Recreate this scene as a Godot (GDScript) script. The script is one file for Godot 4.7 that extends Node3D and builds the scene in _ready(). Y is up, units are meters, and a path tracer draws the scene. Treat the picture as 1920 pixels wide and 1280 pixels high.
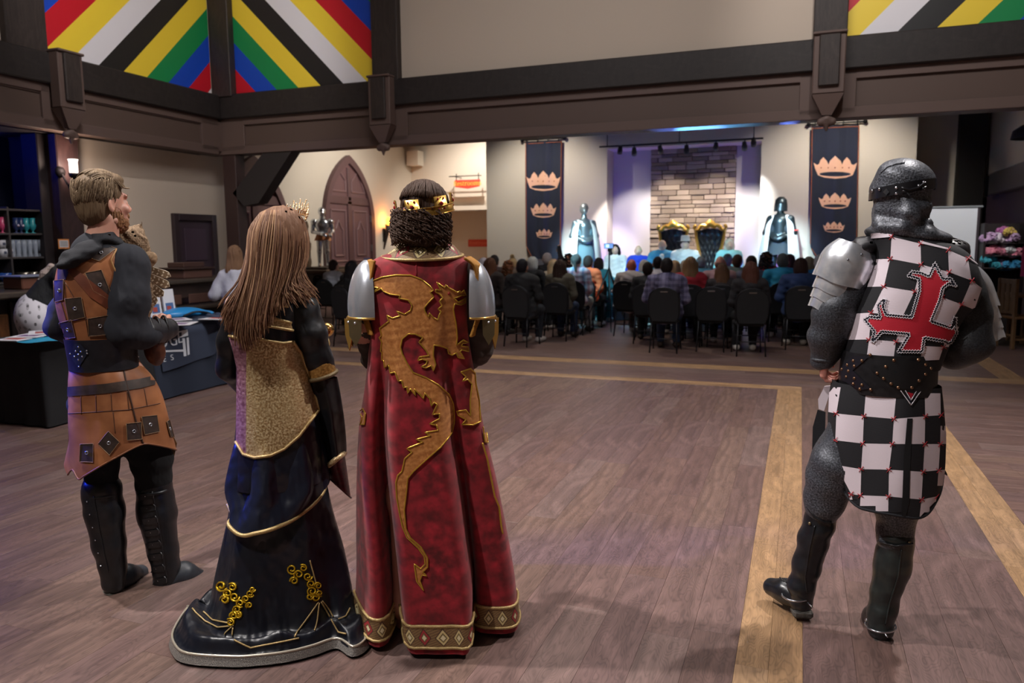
extends Node3D
# A medieval-style hall: four costumed players watch a seated audience and a lit stage.
# World: y up, -z runs from the camera into the hall, x to the right, metres.

const EYE := Vector3(0, 1.55, 0)
const CAM_R := Vector3(0.93580773, -0.00774827, -0.35242569)
const CAM_U := Vector3(-0.0378253, 0.99177908, -0.1222436)
const CAM_B := Vector3(0.3504756, 0.12772711, 0.92782145)
const FOCAL := 1426.9085

const ZB := -9.7      # face of the cross beam
const XL := -8.43     # face of the left beam
const XW := -8.9      # lower left wall
const ZW := -17.0     # stage wall

var rng := RandomNumberGenerator.new()
var mats := {}
var texs := {}
var meshes := {}
var used_names := {}

# ---------------------------------------------------------------- measuring
func ray(px: float, py: float) -> Vector3:
	var q := Vector3(px - 960.0, -(py - 640.0), -FOCAL)
	return CAM_R * q.x + CAM_U * q.y + CAM_B * q.z

func flo(px: float, py: float, h := 0.0) -> Vector3:
	var d := ray(px, py)
	return EYE + d * ((h - EYE.y) / d.y)

func onz(px: float, py: float, z: float) -> Vector3:
	var d := ray(px, py)
	return EYE + d * (z / d.z)

func onx(px: float, py: float, x: float) -> Vector3:
	var d := ray(px, py)
	return EYE + d * (x / d.x)

func project(p: Vector3) -> Vector2:
	var q := p - EYE
	var z := -q.dot(CAM_B)
	return Vector2(960.0 + FOCAL * q.dot(CAM_R) / z, 640.0 - FOCAL * q.dot(CAM_U) / z)

# a figure's own frame: origin at its feet, +z towards the viewer's side of the hall, x to the right
func frame_at(b: Vector3, turn := 0.0) -> Transform3D:
	var n := Vector3(EYE.x - b.x, 0, EYE.z - b.z).normalized().rotated(Vector3.UP, turn)
	return Transform3D(Basis(Vector3(n.z, 0, -n.x), Vector3.UP, n), b)

# point of a figure's frame that lies z metres in front of its middle plane
func loc(t: Transform3D, px: float, py: float, z := 0.0) -> Vector3:
	var d := ray(px, py)
	var n := t.basis.z
	var k := ((t.origin + n * z) - EYE).dot(n) / d.dot(n)
	return t.affine_inverse() * (EYE + d * k)

# ---------------------------------------------------------------- scene tree
func numbered(called: String) -> String:
	var n: int = used_names.get(called, 0)
	used_names[called] = n + 1
	return called if n == 0 else "%s_%03d" % [called, n]

func tag(o: Node, label: String, category: String, group := "") -> Node:
	o.set_meta("label", label)
	o.set_meta("category", category)
	if group != "":
		o.set_meta("group", group)
	return o

func thing(called: String, label: String, category: String, at := Vector3.ZERO, turn := 0.0, group := "") -> Node3D:
	var o := Node3D.new()
	o.name = numbered(called)
	add_child(o)
	o.position = at
	o.rotation.y = turn
	tag(o, label, category, group)
	return o

func part(parent: Node, called: String, mesh: Mesh, m: Material, at := Transform3D.IDENTITY) -> MeshInstance3D:
	var o := MeshInstance3D.new()
	o.name = called
	o.mesh = mesh
	o.material_override = m
	o.transform = at
	parent.add_child(o, true)
	return o

func single(called: String, label: String, category: String, mesh: Mesh, m: Material, at := Transform3D.IDENTITY, group := "") -> MeshInstance3D:
	var o := part(self, numbered(called), mesh, m, at)
	tag(o, label, category, group)
	return o

func setting(called: String) -> Node3D:
	var o := Node3D.new()
	o.name = numbered(called)
	o.set_meta("kind", "structure")
	add_child(o)
	return o

func at(x: float, y: float, z: float) -> Transform3D:
	return Transform3D(Basis.IDENTITY, Vector3(x, y, z))

func xf(p: Vector3, b := Basis.IDENTITY) -> Transform3D:
	return Transform3D(b, p)

func copy_of(o: Node3D, called: String, label: String, group := "") -> Node3D:
	var c: Node3D = o.duplicate()
	c.name = numbered(called)
	add_child(c)
	c.set_meta("label", label)
	if group != "":
		c.set_meta("group", group)
	return c

# ---------------------------------------------------------------- materials
func mt(c: Color, rough := 0.7, metal := 0.0, key := "") -> StandardMaterial3D:
	var k := "%s|%.3f|%.3f|%s" % [c.to_html(), rough, metal, key]
	if mats.has(k):
		return mats[k]
	var m := StandardMaterial3D.new()
	m.albedo_color = c
	m.roughness = rough
	m.metallic = metal
	mats[k] = m
	return m

func hx(s: String) -> Color:
	return Color.html(s)

func noise_tex(key: String, size: int, freq: float, lo: Color, hi: Color, octaves := 4, kind := FastNoiseLite.TYPE_SIMPLEX_SMOOTH, stretch := Vector2.ONE) -> ImageTexture:
	if texs.has(key):
		return texs[key]
	var n := FastNoiseLite.new()
	n.seed = hash(key) % 10000
	n.noise_type = kind
	n.frequency = freq
	n.fractal_octaves = octaves
	var im := Image.create(size, size, false, Image.FORMAT_RGB8)
	for y in size:
		for x in size:
			# four samples blended so that the tile repeats without a seam
			var fx := float(x) / size
			var fy := float(y) / size
			var a := n.get_noise_2d(x * stretch.x, y * stretch.y)
			var b := n.get_noise_2d((x - size) * stretch.x, y * stretch.y)
			var c := n.get_noise_2d(x * stretch.x, (y - size) * stretch.y)
			var d := n.get_noise_2d((x - size) * stretch.x, (y - size) * stretch.y)
			var v := lerpf(lerpf(a, b, fx), lerpf(c, d, fx), fy)
			im.set_pixel(x, y, lo.lerp(hi, clampf(v * 1.1 + 0.5, 0.0, 1.0)))
	var t := ImageTexture.create_from_image(im)
	texs[key] = t
	return t

func func_tex(key: String, w: int, h: int, f: Callable) -> ImageTexture:
	if texs.has(key):
		return texs[key]
	var im := Image.create(w, h, false, Image.FORMAT_RGB8)
	for y in h:
		for x in w:
			im.set_pixel(x, y, f.call(x, y))
	var t := ImageTexture.create_from_image(im)
	texs[key] = t
	return t

# a matt or glossy cloth, leather or paint with a fine relief
func cloth(c: Color, rough := 0.85, grain := "weave", depth := 0.12, scale := 9.0, sheen := 0.0) -> StandardMaterial3D:
	var k := "cloth%s%.2f%s%.2f%.1f%.2f" % [c.to_html(), rough, grain, depth, scale, sheen]
	if mats.has(k):
		return mats[k]
	var m := StandardMaterial3D.new()
	m.albedo_color = c
	m.roughness = rough
	m.uv1_triplanar = true
	m.uv1_scale = Vector3.ONE * scale
	m.heightmap_enabled = true
	m.heightmap_scale = depth
	m.heightmap_texture = relief(grain)
	if sheen > 0.0:
		m.rim_enabled = true
		m.rim = sheen
		m.rim_tint = 0.6
	mats[k] = m
	return m

func relief(grain: String) -> ImageTexture:
	match grain:
		"weave":
			return func_tex("weave", 128, 128, func(x: int, y: int) -> Color:
				var v := 0.5 + 0.25 * sin(x * TAU / 8.0) * signf(sin(y * TAU / 16.0)) + 0.25 * sin(y * TAU / 8.0)
				return Color(v, v, v))
		"leather":
			return noise_tex("leather", 256, 0.05, Color.BLACK, Color.WHITE, 4)
		"plaster":
			return noise_tex("plaster", 256, 0.06, Color(0.3, 0.3, 0.3), Color.WHITE, 3)
		"wrinkle":
			return noise_tex("wrinkle", 256, 0.012, Color.BLACK, Color.WHITE, 3, FastNoiseLite.TYPE_SIMPLEX_SMOOTH, Vector2(1.0, 0.6))
		"hair":
			return noise_tex("hairgrain", 256, 0.03, Color.BLACK, Color.WHITE, 3, FastNoiseLite.TYPE_SIMPLEX_SMOOTH, Vector2(6.0, 0.35))
	return relief("plaster")

func glow(c: Color, energy: float) -> StandardMaterial3D:
	var k := "glow%s%.2f" % [c.to_html(), energy]
	if mats.has(k):
		return mats[k]
	var m := StandardMaterial3D.new()
	m.albedo_color = c
	m.emission_enabled = true
	m.emission = c
	m.emission_energy_multiplier = energy
	mats[k] = m
	return m

func glass(c: Color, a := 0.2, rough := 0.05) -> StandardMaterial3D:
	var k := "glass%s%.2f%.2f" % [c.to_html(), a, rough]
	if mats.has(k):
		return mats[k]
	var m := StandardMaterial3D.new()
	m.albedo_color = Color(c.r, c.g, c.b, a)
	m.transparency = BaseMaterial3D.TRANSPARENCY_ALPHA
	m.roughness = rough
	mats[k] = m
	return m

# ---------------------------------------------------------------- meshes
func made(st: SurfaceTool) -> ArrayMesh:
	st.generate_normals()
	return st.commit()

func new_st(smooth := false) -> SurfaceTool:
	var st := SurfaceTool.new()
	st.begin(Mesh.PRIMITIVE_TRIANGLES)
	st.set_smooth_group(0 if smooth else -1)
	return st

func quad(st: SurfaceTool, a: Vector3, b: Vector3, c: Vector3, d: Vector3) -> void:
	# a b c d run clockwise seen from the front
	st.add_vertex(a); st.add_vertex(b); st.add_vertex(c)
	st.add_vertex(a); st.add_vertex(c); st.add_vertex(d)

func put_box(st: SurfaceTool, c: Vector3, s: Vector3, bev := 0.0, b := Basis.IDENTITY) -> void:
	var h := s * 0.5
	var e := minf(bev, minf(h.x, minf(h.y, h.z)) * 0.9)
	if e <= 0.0:
		var v := []
		for i in 8:
			v.append(c + b * Vector3(h.x if i & 1 else -h.x, h.y if i & 2 else -h.y, h.z if i & 4 else -h.z))
		quad(st, v[4], v[6], v[7], v[5])
		quad(st, v[1], v[3], v[2], v[0])
		quad(st, v[5], v[7], v[3], v[1])
		quad(st, v[0], v[2], v[6], v[4])
		quad(st, v[6], v[2], v[3], v[7])
		quad(st, v[0], v[4], v[5], v[1])
		return
	# chamfered: six faces, twelve edges, eight corners
	var P := func(sx: float, sy: float, sz: float, ax: int) -> Vector3:
		var p := Vector3(sx * (h.x - e), sy * (h.y - e), sz * (h.z - e))
		if ax == 0: p.x = sx * h.x
		elif ax == 1: p.y = sy * h.y
		else: p.z = sz * h.z
		return c + b * p
	for ax in 3:
		for s0 in [-1.0, 1.0]:
			var q := []
			for k in [[-1.0, -1.0], [-1.0, 1.0], [1.0, 1.0], [1.0, -1.0]]:
				var d := [0.0, 0.0, 0.0]
				d[ax] = s0
				d[(ax + 1) % 3] = k[0]
				d[(ax + 2) % 3] = k[1]
				q.append(P.call(d[0], d[1], d[2], ax))
			if s0 > 0.0:
				quad(st, q[0], q[1], q[2], q[3])
			else:
				quad(st, q[3], q[2], q[1], q[0])
	for ax in 3:   # edges along axis ax
		var a1 := (ax + 1) % 3
		var a2 := (ax + 2) % 3
		for s1 in [-1.0, 1.0]:
			for s2 in [-1.0, 1.0]:
				var lo := [0.0, 0.0, 0.0]
				lo[ax] = -1.0; lo[a1] = s1; lo[a2] = s2
				var hi := lo.duplicate()
				hi[ax] = 1.0
				var q0: Vector3 = P.call(lo[0], lo[1], lo[2], a1)
				var q1: Vector3 = P.call(lo[0], lo[1], lo[2], a2)
				var q2: Vector3 = P.call(hi[0], hi[1], hi[2], a2)
				var q3: Vector3 = P.call(hi[0], hi[1], hi[2], a1)
				if s1 * s2 < 0.0:
					quad(st, q0, q1, q2, q3)
				else:
					quad(st, q3, q2, q1, q0)
	for i in 8:
		var sx := 1.0 if i & 1 else -1.0
		var sy := 1.0 if i & 2 else -1.0
		var sz := 1.0 if i & 4 else -1.0
		var t := [P.call(sx, sy, sz, 0), P.call(sx, sy, sz, 1), P.call(sx, sy, sz, 2)]
		if sx * sy * sz > 0.0:
			t.reverse()
		for v in t:
			st.add_vertex(v)

func boxm(s: Vector3, bev := 0.0) -> ArrayMesh:
	var k := "box%.4f,%.4f,%.4f,%.4f" % [s.x, s.y, s.z, bev]
	if not meshes.has(k):
		var st := new_st()
		put_box(st, Vector3.ZERO, s, bev)
		meshes[k] = made(st)
	return meshes[k]

# box between two corners as a part
func block(parent: Node, called: String, lo: Vector3, hi: Vector3, m: Material, bev := 0.0) -> MeshInstance3D:
	var a := lo.min(hi)
	var b := lo.max(hi)
	return part(parent, called, boxm(b - a, bev), m, xf((a + b) * 0.5))

func side_of(d: Vector3) -> Basis:
	var up := Vector3.UP if absf(d.y) < 0.95 else Vector3.RIGHT
	var x := up.cross(d).normalized()
	return Basis(x, d.cross(x).normalized(), d)

# swept round tube through points; radii one number or one each
func put_tube(st: SurfaceTool, pts: PackedVector3Array, radii: Variant, seg := 8, caps := true, flat := 1.0) -> void:
	var n := pts.size()
	var rings := []
	var prev := Basis()
	for i in n:
		var d := (pts[mini(i + 1, n - 1)] - pts[maxi(i - 1, 0)]).normalized()
		var b := side_of(d)
		if i > 0:
			var x := (prev.x - d * prev.x.dot(d)).normalized()
			b = Basis(x, d.cross(x).normalized(), d)
		prev = b
		var r: float = radii[i] if radii is Array or radii is PackedFloat32Array else radii
		var ring := PackedVector3Array()
		for k in seg:
			var a := TAU * k / seg
			ring.append(pts[i] + b.x * cos(a) * r + b.y * sin(a) * r * flat)
		rings.append(ring)
	for i in n - 1:
		for k in seg:
			var k2 := (k + 1) % seg
			quad(st, rings[i][k], rings[i + 1][k], rings[i + 1][k2], rings[i][k2])
	if caps:
		for k in range(1, seg - 1):
			st.add_vertex(rings[0][0]); st.add_vertex(rings[0][k]); st.add_vertex(rings[0][k + 1])
			st.add_vertex(rings[n - 1][0]); st.add_vertex(rings[n - 1][k + 1]); st.add_vertex(rings[n - 1][k])

func tubem(pts: Array, radii: Variant, seg := 8, flat := 1.0) -> ArrayMesh:
	var st := new_st(true)
	put_tube(st, PackedVector3Array(pts), radii, seg, true, flat)
	return made(st)

# profile of (radius, height) turned round the y axis
func put_lathe(st: SurfaceTool, prof: Array, seg := 16, c := Vector3.ZERO, b := Basis.IDENTITY, squash := 1.0) -> void:
	for i in prof.size() - 1:
		for k in seg:
			var a := TAU * k / seg
			var a2 := TAU * (k + 1) / seg
			var p0: Vector2 = prof[i]
			var p1: Vector2 = prof[i + 1]
			quad(st, c + b * Vector3(cos(a2) * p0.x, p0.y, sin(a2) * p0.x * squash), c + b * Vector3(cos(a2) * p1.x, p1.y, sin(a2) * p1.x * squash),
				c + b * Vector3(cos(a) * p1.x, p1.y, sin(a) * p1.x * squash), c + b * Vector3(cos(a) * p0.x, p0.y, sin(a) * p0.x * squash))

func lathem(prof: Array, seg := 16, squash := 1.0) -> ArrayMesh:
	var st := new_st(true)
	put_lathe(st, prof, seg, Vector3.ZERO, Basis.IDENTITY, squash)
	return made(st)

# a flat outline (x, y) given thickness along z, from z0 to z1
func put_prism(st: SurfaceTool, poly: PackedVector2Array, z0: float, z1: float, b := Transform3D.IDENTITY) -> void:
	var p := poly
	if Geometry2D.is_polygon_clockwise(p):
		p = p.duplicate()
		p.reverse()
	var tri := Geometry2D.triangulate_polygon(p)
	for i in range(0, tri.size(), 3):
		var t := [p[tri[i]], p[tri[i + 1]], p[tri[i + 2]]]
		if (t[1] - t[0]).cross(t[2] - t[0]) > 0.0:
			t.reverse()
		for v: Vector2 in t:
			st.add_vertex(b * Vector3(v.x, v.y, z1))
		t.reverse()
		for v: Vector2 in t:
			st.add_vertex(b * Vector3(v.x, v.y, z0))
	for i in p.size():
		var v := p[i]
		var w := p[(i + 1) % p.size()]
		quad(st, b * Vector3(v.x, v.y, z1), b * Vector3(w.x, w.y, z1), b * Vector3(w.x, w.y, z0), b * Vector3(v.x, v.y, z0))

func prismm(poly: Array, z0: float, z1: float) -> ArrayMesh:
	var st := new_st()
	put_prism(st, PackedVector2Array(poly), z0, z1)
	return made(st)

func catmull(p0: Vector3, p1: Vector3, p2: Vector3, p3: Vector3, t: float) -> Vector3:
	return p1.cubic_interpolate(p2, p0, p3, t)

func smooth_line(pts: Array, n := 6, closed := false) -> PackedVector3Array:
	var out := PackedVector3Array()
	var m := pts.size()
	for i in (m if closed else m - 1):
		var a: Vector3 = pts[posmod(i - 1, m)] if closed else pts[maxi(i - 1, 0)]
		var b: Vector3 = pts[i]
		var c: Vector3 = pts[(i + 1) % m]
		var d: Vector3 = pts[(i + 2) % m] if closed else pts[mini(i + 2, m - 1)]
		for k in n:
			out.append(catmull(a, b, c, d, float(k) / n))
	if not closed:
		out.append(pts[m - 1])
	return out

# a smooth surface through a net of points; rows run down, columns run round (closed) or across
func net_grid(net: Array, closed: bool, su := 4, sv := 4) -> Array:
	var cols := []
	for row: Array in net:
		cols.append(smooth_line(row, su, closed))
	var grid := []
	var m: int = cols.size()
	var n: int = cols[0].size()
	for i in m - 1:
		for k in sv:
			var line := PackedVector3Array()
			for j in n:
				line.append(catmull(cols[maxi(i - 1, 0)][j], cols[i][j], cols[i + 1][j], cols[mini(i + 2, m - 1)][j], float(k) / sv))
			grid.append(line)
	grid.append(cols[m - 1])
	return grid

func grid_mesh(grid: Array, closed: bool, flip := false, uvs := Vector2.ONE) -> ArrayMesh:
	var st := SurfaceTool.new()
	st.begin(Mesh.PRIMITIVE_TRIANGLES)
	st.set_smooth_group(0)
	var m: int = grid.size()
	var n: int = grid[0].size()
	var w := n + 1 if closed else n
	for i in m:
		for j in w:
			st.set_uv(Vector2(float(j) / (w - 1), float(i) / (m - 1)) * uvs)
			st.add_vertex(grid[i][j % n])
	for i in m - 1:
		for j in w - 1:
			var a := i * w + j
			var q := [a, a + 1, a + w + 1, a + w]
			if not flip:
				q = [a, a + w, a + w + 1, a + 1]
			for k in [0, 1, 2, 0, 2, 3]:
				st.add_index(q[k])
	st.generate_normals()
	return st.commit()

func netm(net: Array, closed := true, su := 4, sv := 4, flip := false, uvs := Vector2.ONE) -> ArrayMesh:
	return grid_mesh(net_grid(net, closed, su, sv), closed, flip, uvs)

# an oval ring of points round the y axis, seen from above; sq > 1 squares it off
func oval(c: Vector3, rx: float, rz: float, n := 12, sq := 1.0, tilt := 0.0) -> Array:
	var out := []
	for k in n:
		var a := TAU * k / n
		var x := signf(cos(a)) * pow(absf(cos(a)), 1.0 / sq) * rx
		var z := signf(sin(a)) * pow(absf(sin(a)), 1.0 / sq) * rz
		out.append(c + Vector3(x, tilt * x, z))
	return out

# ---------------------------------------------------------------- smooth bodies from bones
# prims: [a, b, ra, rb] tapered capsule, or [centre, radii, basis] ellipsoid; add a last entry -1 to carve
func body_mesh(prims: Array, cell: float, k: float, wobble := 0.0, wfreq := Vector3(30, 60, 30)) -> ArrayMesh:
	var lo := Vector3.ONE * 1e9
	var hi := -lo
	for p: Array in prims:
		if p[1] is Vector3 and p.size() >= 4 and not (p[2] is Basis):
			var r := maxf(p[2], p[3])
			lo = lo.min(p[0] - Vector3.ONE * r).min(p[1] - Vector3.ONE * r)
			hi = hi.max(p[0] + Vector3.ONE * r).max(p[1] + Vector3.ONE * r)
		else:
			var r3: float = maxf(p[1].x, maxf(p[1].y, p[1].z))
			lo = lo.min(p[0] - Vector3.ONE * r3)
			hi = hi.max(p[0] + Vector3.ONE * r3)
	var pad := k * 0.3 + cell * 2.5 + wobble
	lo -= Vector3.ONE * pad
	hi += Vector3.ONE * pad
	var nx := int((hi.x - lo.x) / cell) + 2
	var ny := int((hi.y - lo.y) / cell) + 2
	var nz := int((hi.z - lo.z) / cell) + 2
	var f := PackedFloat32Array()
	f.resize(nx * ny * nz)
	f.fill(1.0)
	var sxy := nx * ny
	for p: Array in prims:
		var capsule: bool = p.size() >= 4 and not (p[2] is Basis)
		var carve: bool = p[p.size() - 1] is int and p[p.size() - 1] == -1
		var a: Vector3 = p[0]
		var b: Vector3 = p[1]
		var ra := 0.0
		var rb := 0.0
		var blo: Vector3
		var bhi: Vector3
		var inv := Basis.IDENTITY
		var minr := 0.0
		if capsule:
			ra = p[2]
			rb = p[3]
			var r := maxf(ra, rb)
			blo = a.min(b) - Vector3.ONE * r
			bhi = a.max(b) + Vector3.ONE * r
		else:
			if p.size() > 2 and p[2] is Basis:
				inv = (p[2] as Basis).inverse()
			minr = minf(b.x, minf(b.y, b.z))
			var r2 := maxf(b.x, maxf(b.y, b.z))
			blo = a - Vector3.ONE * r2
			bhi = a + Vector3.ONE * r2
		var g := k * 0.6 + cell * 2.0 + wobble
		var i0 := maxi(int((blo.x - g - lo.x) / cell), 0)
		var i1 := mini(int((bhi.x + g - lo.x) / cell) + 1, nx - 1)
		var j0 := maxi(int((blo.y - g - lo.y) / cell), 0)
		var j1 := mini(int((bhi.y + g - lo.y) / cell) + 1, ny - 1)
		var k0 := maxi(int((blo.z - g - lo.z) / cell), 0)
		var k1 := mini(int((bhi.z + g - lo.z) / cell) + 1, nz - 1)
		var ba := b - a
		var bb := maxf(ba.length_squared(), 1e-9)
		for kz in range(k0, k1 + 1):
			for jy in range(j0, j1 + 1):
				var at0 := kz * sxy + jy * nx
				var q := Vector3(lo.x + i0 * cell, lo.y + jy * cell, lo.z + kz * cell)
				for ix in range(i0, i1 + 1):
					var d: float
					if capsule:
						var pa := q - a
						var h := clampf(pa.dot(ba) / bb, 0.0, 1.0)
						d = (pa - ba * h).length() - (ra + (rb - ra) * h)
					else:
						var e := inv * (q - a)
						var e1 := e / b
						var l := e1.length()
						if l < 1e-5:
							d = -minr
						else:
							d = l * (l - 1.0) / maxf((e1 / b).length(), 1e-6)
					var o := f[at0 + ix]
					if carve:
						var hc := maxf(k - absf(o + d), 0.0) / k
						f[at0 + ix] = maxf(o, -d) + hc * hc * k * 0.25
					else:
						var hh := maxf(k - absf(o - d), 0.0) / k
						f[at0 + ix] = minf(o, d) - hh * hh * k * 0.25
					q.x += cell
	if wobble > 0.0:
		var at1 := 0
		for kz in nz:
			for jy in ny:
				for ix in nx:
					if absf(f[at1]) < wobble + cell * 3.0:
						var w := Vector3(lo.x + ix * cell, lo.y + jy * cell, lo.z + kz * cell) * wfreq
						f[at1] += wobble * (sin(w.x + sin(w.y * 0.7) * 1.7) * sin(w.y + sin(w.z) * 1.3 + sin(w.x * 0.6)) + 0.5 * sin(w.y * 1.9 + w.x * 1.3 + w.z))
					at1 += 1
	# surface nets
	var verts := PackedVector3Array()
	var norms := PackedVector3Array()
	var idx := PackedInt32Array()
	var cellv := {}
	var off := [0, 1, nx, nx + 1, sxy, sxy + 1, sxy + nx, sxy + nx + 1]
	for kz in nz - 1:
		for jy in ny - 1:
			var row := kz * sxy + jy * nx
			for ix in nx - 1:
				var c := row + ix
				var v0 := f[c]
				if absf(v0) > cell * 2.0:
					continue
				var v1 := f[c + 1]
				var v2 := f[c + nx]
				var v3 := f[c + nx + 1]
				var v4 := f[c + sxy]
				var v5 := f[c + sxy + 1]
				var v6 := f[c + sxy + nx]
				var v7 := f[c + sxy + nx + 1]
				var s := int(v0 < 0.0) + int(v1 < 0.0) + int(v2 < 0.0) + int(v3 < 0.0) + int(v4 < 0.0) + int(v5 < 0.0) + int(v6 < 0.0) + int(v7 < 0.0)
				if s == 0 or s == 8:
					continue
				var sum := Vector3.ZERO
				var cnt := 0
				if (v0 < 0.0) != (v1 < 0.0): sum += Vector3(v0 / (v0 - v1), 0, 0); cnt += 1
				if (v2 < 0.0) != (v3 < 0.0): sum += Vector3(v2 / (v2 - v3), 1, 0); cnt += 1
				if (v4 < 0.0) != (v5 < 0.0): sum += Vector3(v4 / (v4 - v5), 0, 1); cnt += 1
				if (v6 < 0.0) != (v7 < 0.0): sum += Vector3(v6 / (v6 - v7), 1, 1); cnt += 1
				if (v0 < 0.0) != (v2 < 0.0): sum += Vector3(0, v0 / (v0 - v2), 0); cnt += 1
				if (v1 < 0.0) != (v3 < 0.0): sum += Vector3(1, v1 / (v1 - v3), 0); cnt += 1
				if (v4 < 0.0) != (v6 < 0.0): sum += Vector3(0, v4 / (v4 - v6), 1); cnt += 1
				if (v5 < 0.0) != (v7 < 0.0): sum += Vector3(1, v5 / (v5 - v7), 1); cnt += 1
				if (v0 < 0.0) != (v4 < 0.0): sum += Vector3(0, 0, v0 / (v0 - v4)); cnt += 1
				if (v1 < 0.0) != (v5 < 0.0): sum += Vector3(1, 0, v1 / (v1 - v5)); cnt += 1
				if (v2 < 0.0) != (v6 < 0.0): sum += Vector3(0, 1, v2 / (v2 - v6)); cnt += 1
				if (v3 < 0.0) != (v7 < 0.0): sum += Vector3(1, 1, v3 / (v3 - v7)); cnt += 1
				cellv[c] = verts.size()
				verts.append(lo + (Vector3(ix, jy, kz) + sum / cnt) * cell)
				norms.append(Vector3(v1 + v3 + v5 + v7 - v0 - v2 - v4 - v6, v2 + v3 + v6 + v7 - v0 - v1 - v4 - v5, v4 + v5 + v6 + v7 - v0 - v1 - v2 - v3).normalized())
	for c: int in cellv:
		var inside := f[c] < 0.0
		for ax in 3:
			var step: int = [1, nx, sxy][ax]
			if inside == (f[c + step] < 0.0):
				continue
			var u: int = [nx, sxy, 1][ax]
			var w: int = [sxy, 1, nx][ax]
			if not (cellv.has(c - u) and cellv.has(c - w) and cellv.has(c - u - w)):
				continue
			var q0: int = cellv[c]
			var q1: int = cellv[c - u]
			var q2: int = cellv[c - u - w]
			var q3: int = cellv[c - w]
			if inside:
				idx.append_array([q0, q2, q1, q0, q3, q2])
			else:
				idx.append_array([q0, q1, q2, q0, q2, q3])
	var arr := []
	arr.resize(Mesh.ARRAY_MAX)
	arr[Mesh.ARRAY_VERTEX] = verts
	arr[Mesh.ARRAY_NORMAL] = norms
	arr[Mesh.ARRAY_INDEX] = idx
	var am := ArrayMesh.new()
	if idx.size():
		am.add_surface_from_arrays(Mesh.PRIMITIVE_TRIANGLES, arr)
	return am

# ---------------------------------------------------------------- sewing pieces on to a garment
# where the lines of sight through a garment meet it: bins of its triangles
class Sewn:
	var tri := []
	var bins := {}
	const B := 24
	func add(mesh: Mesh, t: Transform3D, host: Node3D) -> void:
		for s in mesh.get_surface_count():
			var a := mesh.surface_get_arrays(s)
			var v: PackedVector3Array = a[Mesh.ARRAY_VERTEX]
			var n: PackedVector3Array = a[Mesh.ARRAY_NORMAL]
			var ix: PackedInt32Array = a[Mesh.ARRAY_INDEX] if a[Mesh.ARRAY_INDEX] != null else PackedInt32Array(range(v.size()))
			for i in range(0, ix.size(), 3):
				var p := [t * v[ix[i]], t * v[ix[i + 1]], t * v[ix[i + 2]]]
				var face: Vector3 = t.basis * (n[ix[i]] + n[ix[i + 1]] + n[ix[i + 2]])
				if face.dot(host.EYE - p[0]) <= 0.0:
					continue
				var q := [host.project(p[0]), host.project(p[1]), host.project(p[2])]
				var at := tri.size()
				tri.append([q, p, [t.basis * n[ix[i]], t.basis * n[ix[i + 1]], t.basis * n[ix[i + 2]]]])
				var lo: Vector2 = q[0].min(q[1]).min(q[2])
				var hi: Vector2 = q[0].max(q[1]).max(q[2])
				for bx in range(int(floor(lo.x / B)), int(floor(hi.x / B)) + 1):
					for by in range(int(floor(lo.y / B)), int(floor(hi.y / B)) + 1):
						var key := Vector2i(bx, by)
						if not bins.has(key):
							bins[key] = []
						bins[key].append(at)
	func hit(p: Vector2, host: Node3D) -> Array:
		var best := []
		var near := 1e9
		for k: int in bins.get(Vector2i(int(floor(p.x / B)), int(floor(p.y / B))), []):
			var q: Array = tri[k][0]
			var e0: Vector2 = q[1] - q[0]
			var e1: Vector2 = q[2] - q[0]
			var den := e0.cross(e1)
			if absf(den) < 1e-9:
				continue
			var d: Vector2 = p - q[0]
			var u := d.cross(e1) / den
			var v := e0.cross(d) / den
			if u < -0.02 or v < -0.02 or u + v > 1.02:
				continue
			var w: Array = tri[k][1]
			var at: Vector3 = w[0] * (1.0 - u - v) + w[1] * u + w[2] * v
			var far: float = at.distance_squared_to(host.EYE)
			if far < near:
				near = far
				var n: Array = tri[k][2]
				best = [at, (n[0] * (1.0 - u - v) + n[1] * u + n[2] * v).normalized()]
		return best

# a flat cut-out laid on a garment: clipped into small cells so that it follows the folds
func sew(parent: Node3D, called: String, outlines: Array, on: Sewn, m: Material, lift := 0.003, cell := 9.0) -> MeshInstance3D:
	var inv := parent.global_transform.affine_inverse()
	var st := new_st(true)
	var any := false
	for o: PackedVector2Array in outlines:
		var lo := o[0]
		var hi := o[0]
		for p in o:
			lo = lo.min(p)
			hi = hi.max(p)
		var y := lo.y
		while y < hi.y:
			var x := lo.x
			while x < hi.x:
				var c := PackedVector2Array([Vector2(x, y), Vector2(x + cell, y), Vector2(x + cell, y + cell), Vector2(x, y + cell)])
				for piece in Geometry2D.intersect_polygons(o, c):
					if Geometry2D.is_polygon_clockwise(piece):
						continue
					var t := Geometry2D.triangulate_polygon(piece)
					for i in range(0, t.size(), 3):
						var tri := [piece[t[i]], piece[t[i + 1]], piece[t[i + 2]]]
						if (tri[1] - tri[0]).cross(tri[2] - tri[0]) < 0.0:
							tri.reverse()
						var h := [on.hit(tri[0], self), on.hit(tri[1], self), on.hit(tri[2], self)]
						if h[0].is_empty() or h[1].is_empty() or h[2].is_empty():
							continue
						if h[0][0].distance_to(h[1][0]) + h[1][0].distance_to(h[2][0]) > maxf(0.12, cell * 0.0012 * h[0][0].distance_to(EYE) * 2.2):
							continue
						any = true
						for v: Array in h:
							st.set_uv(Vector2(v[0].x, v[0].y) * 6.0)
							st.add_vertex(inv * (v[0] + v[1] * lift))
				x += cell
			y += cell
	if not any:
		return null
	st.index()
	return part(parent, called, made(st), m)

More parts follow.
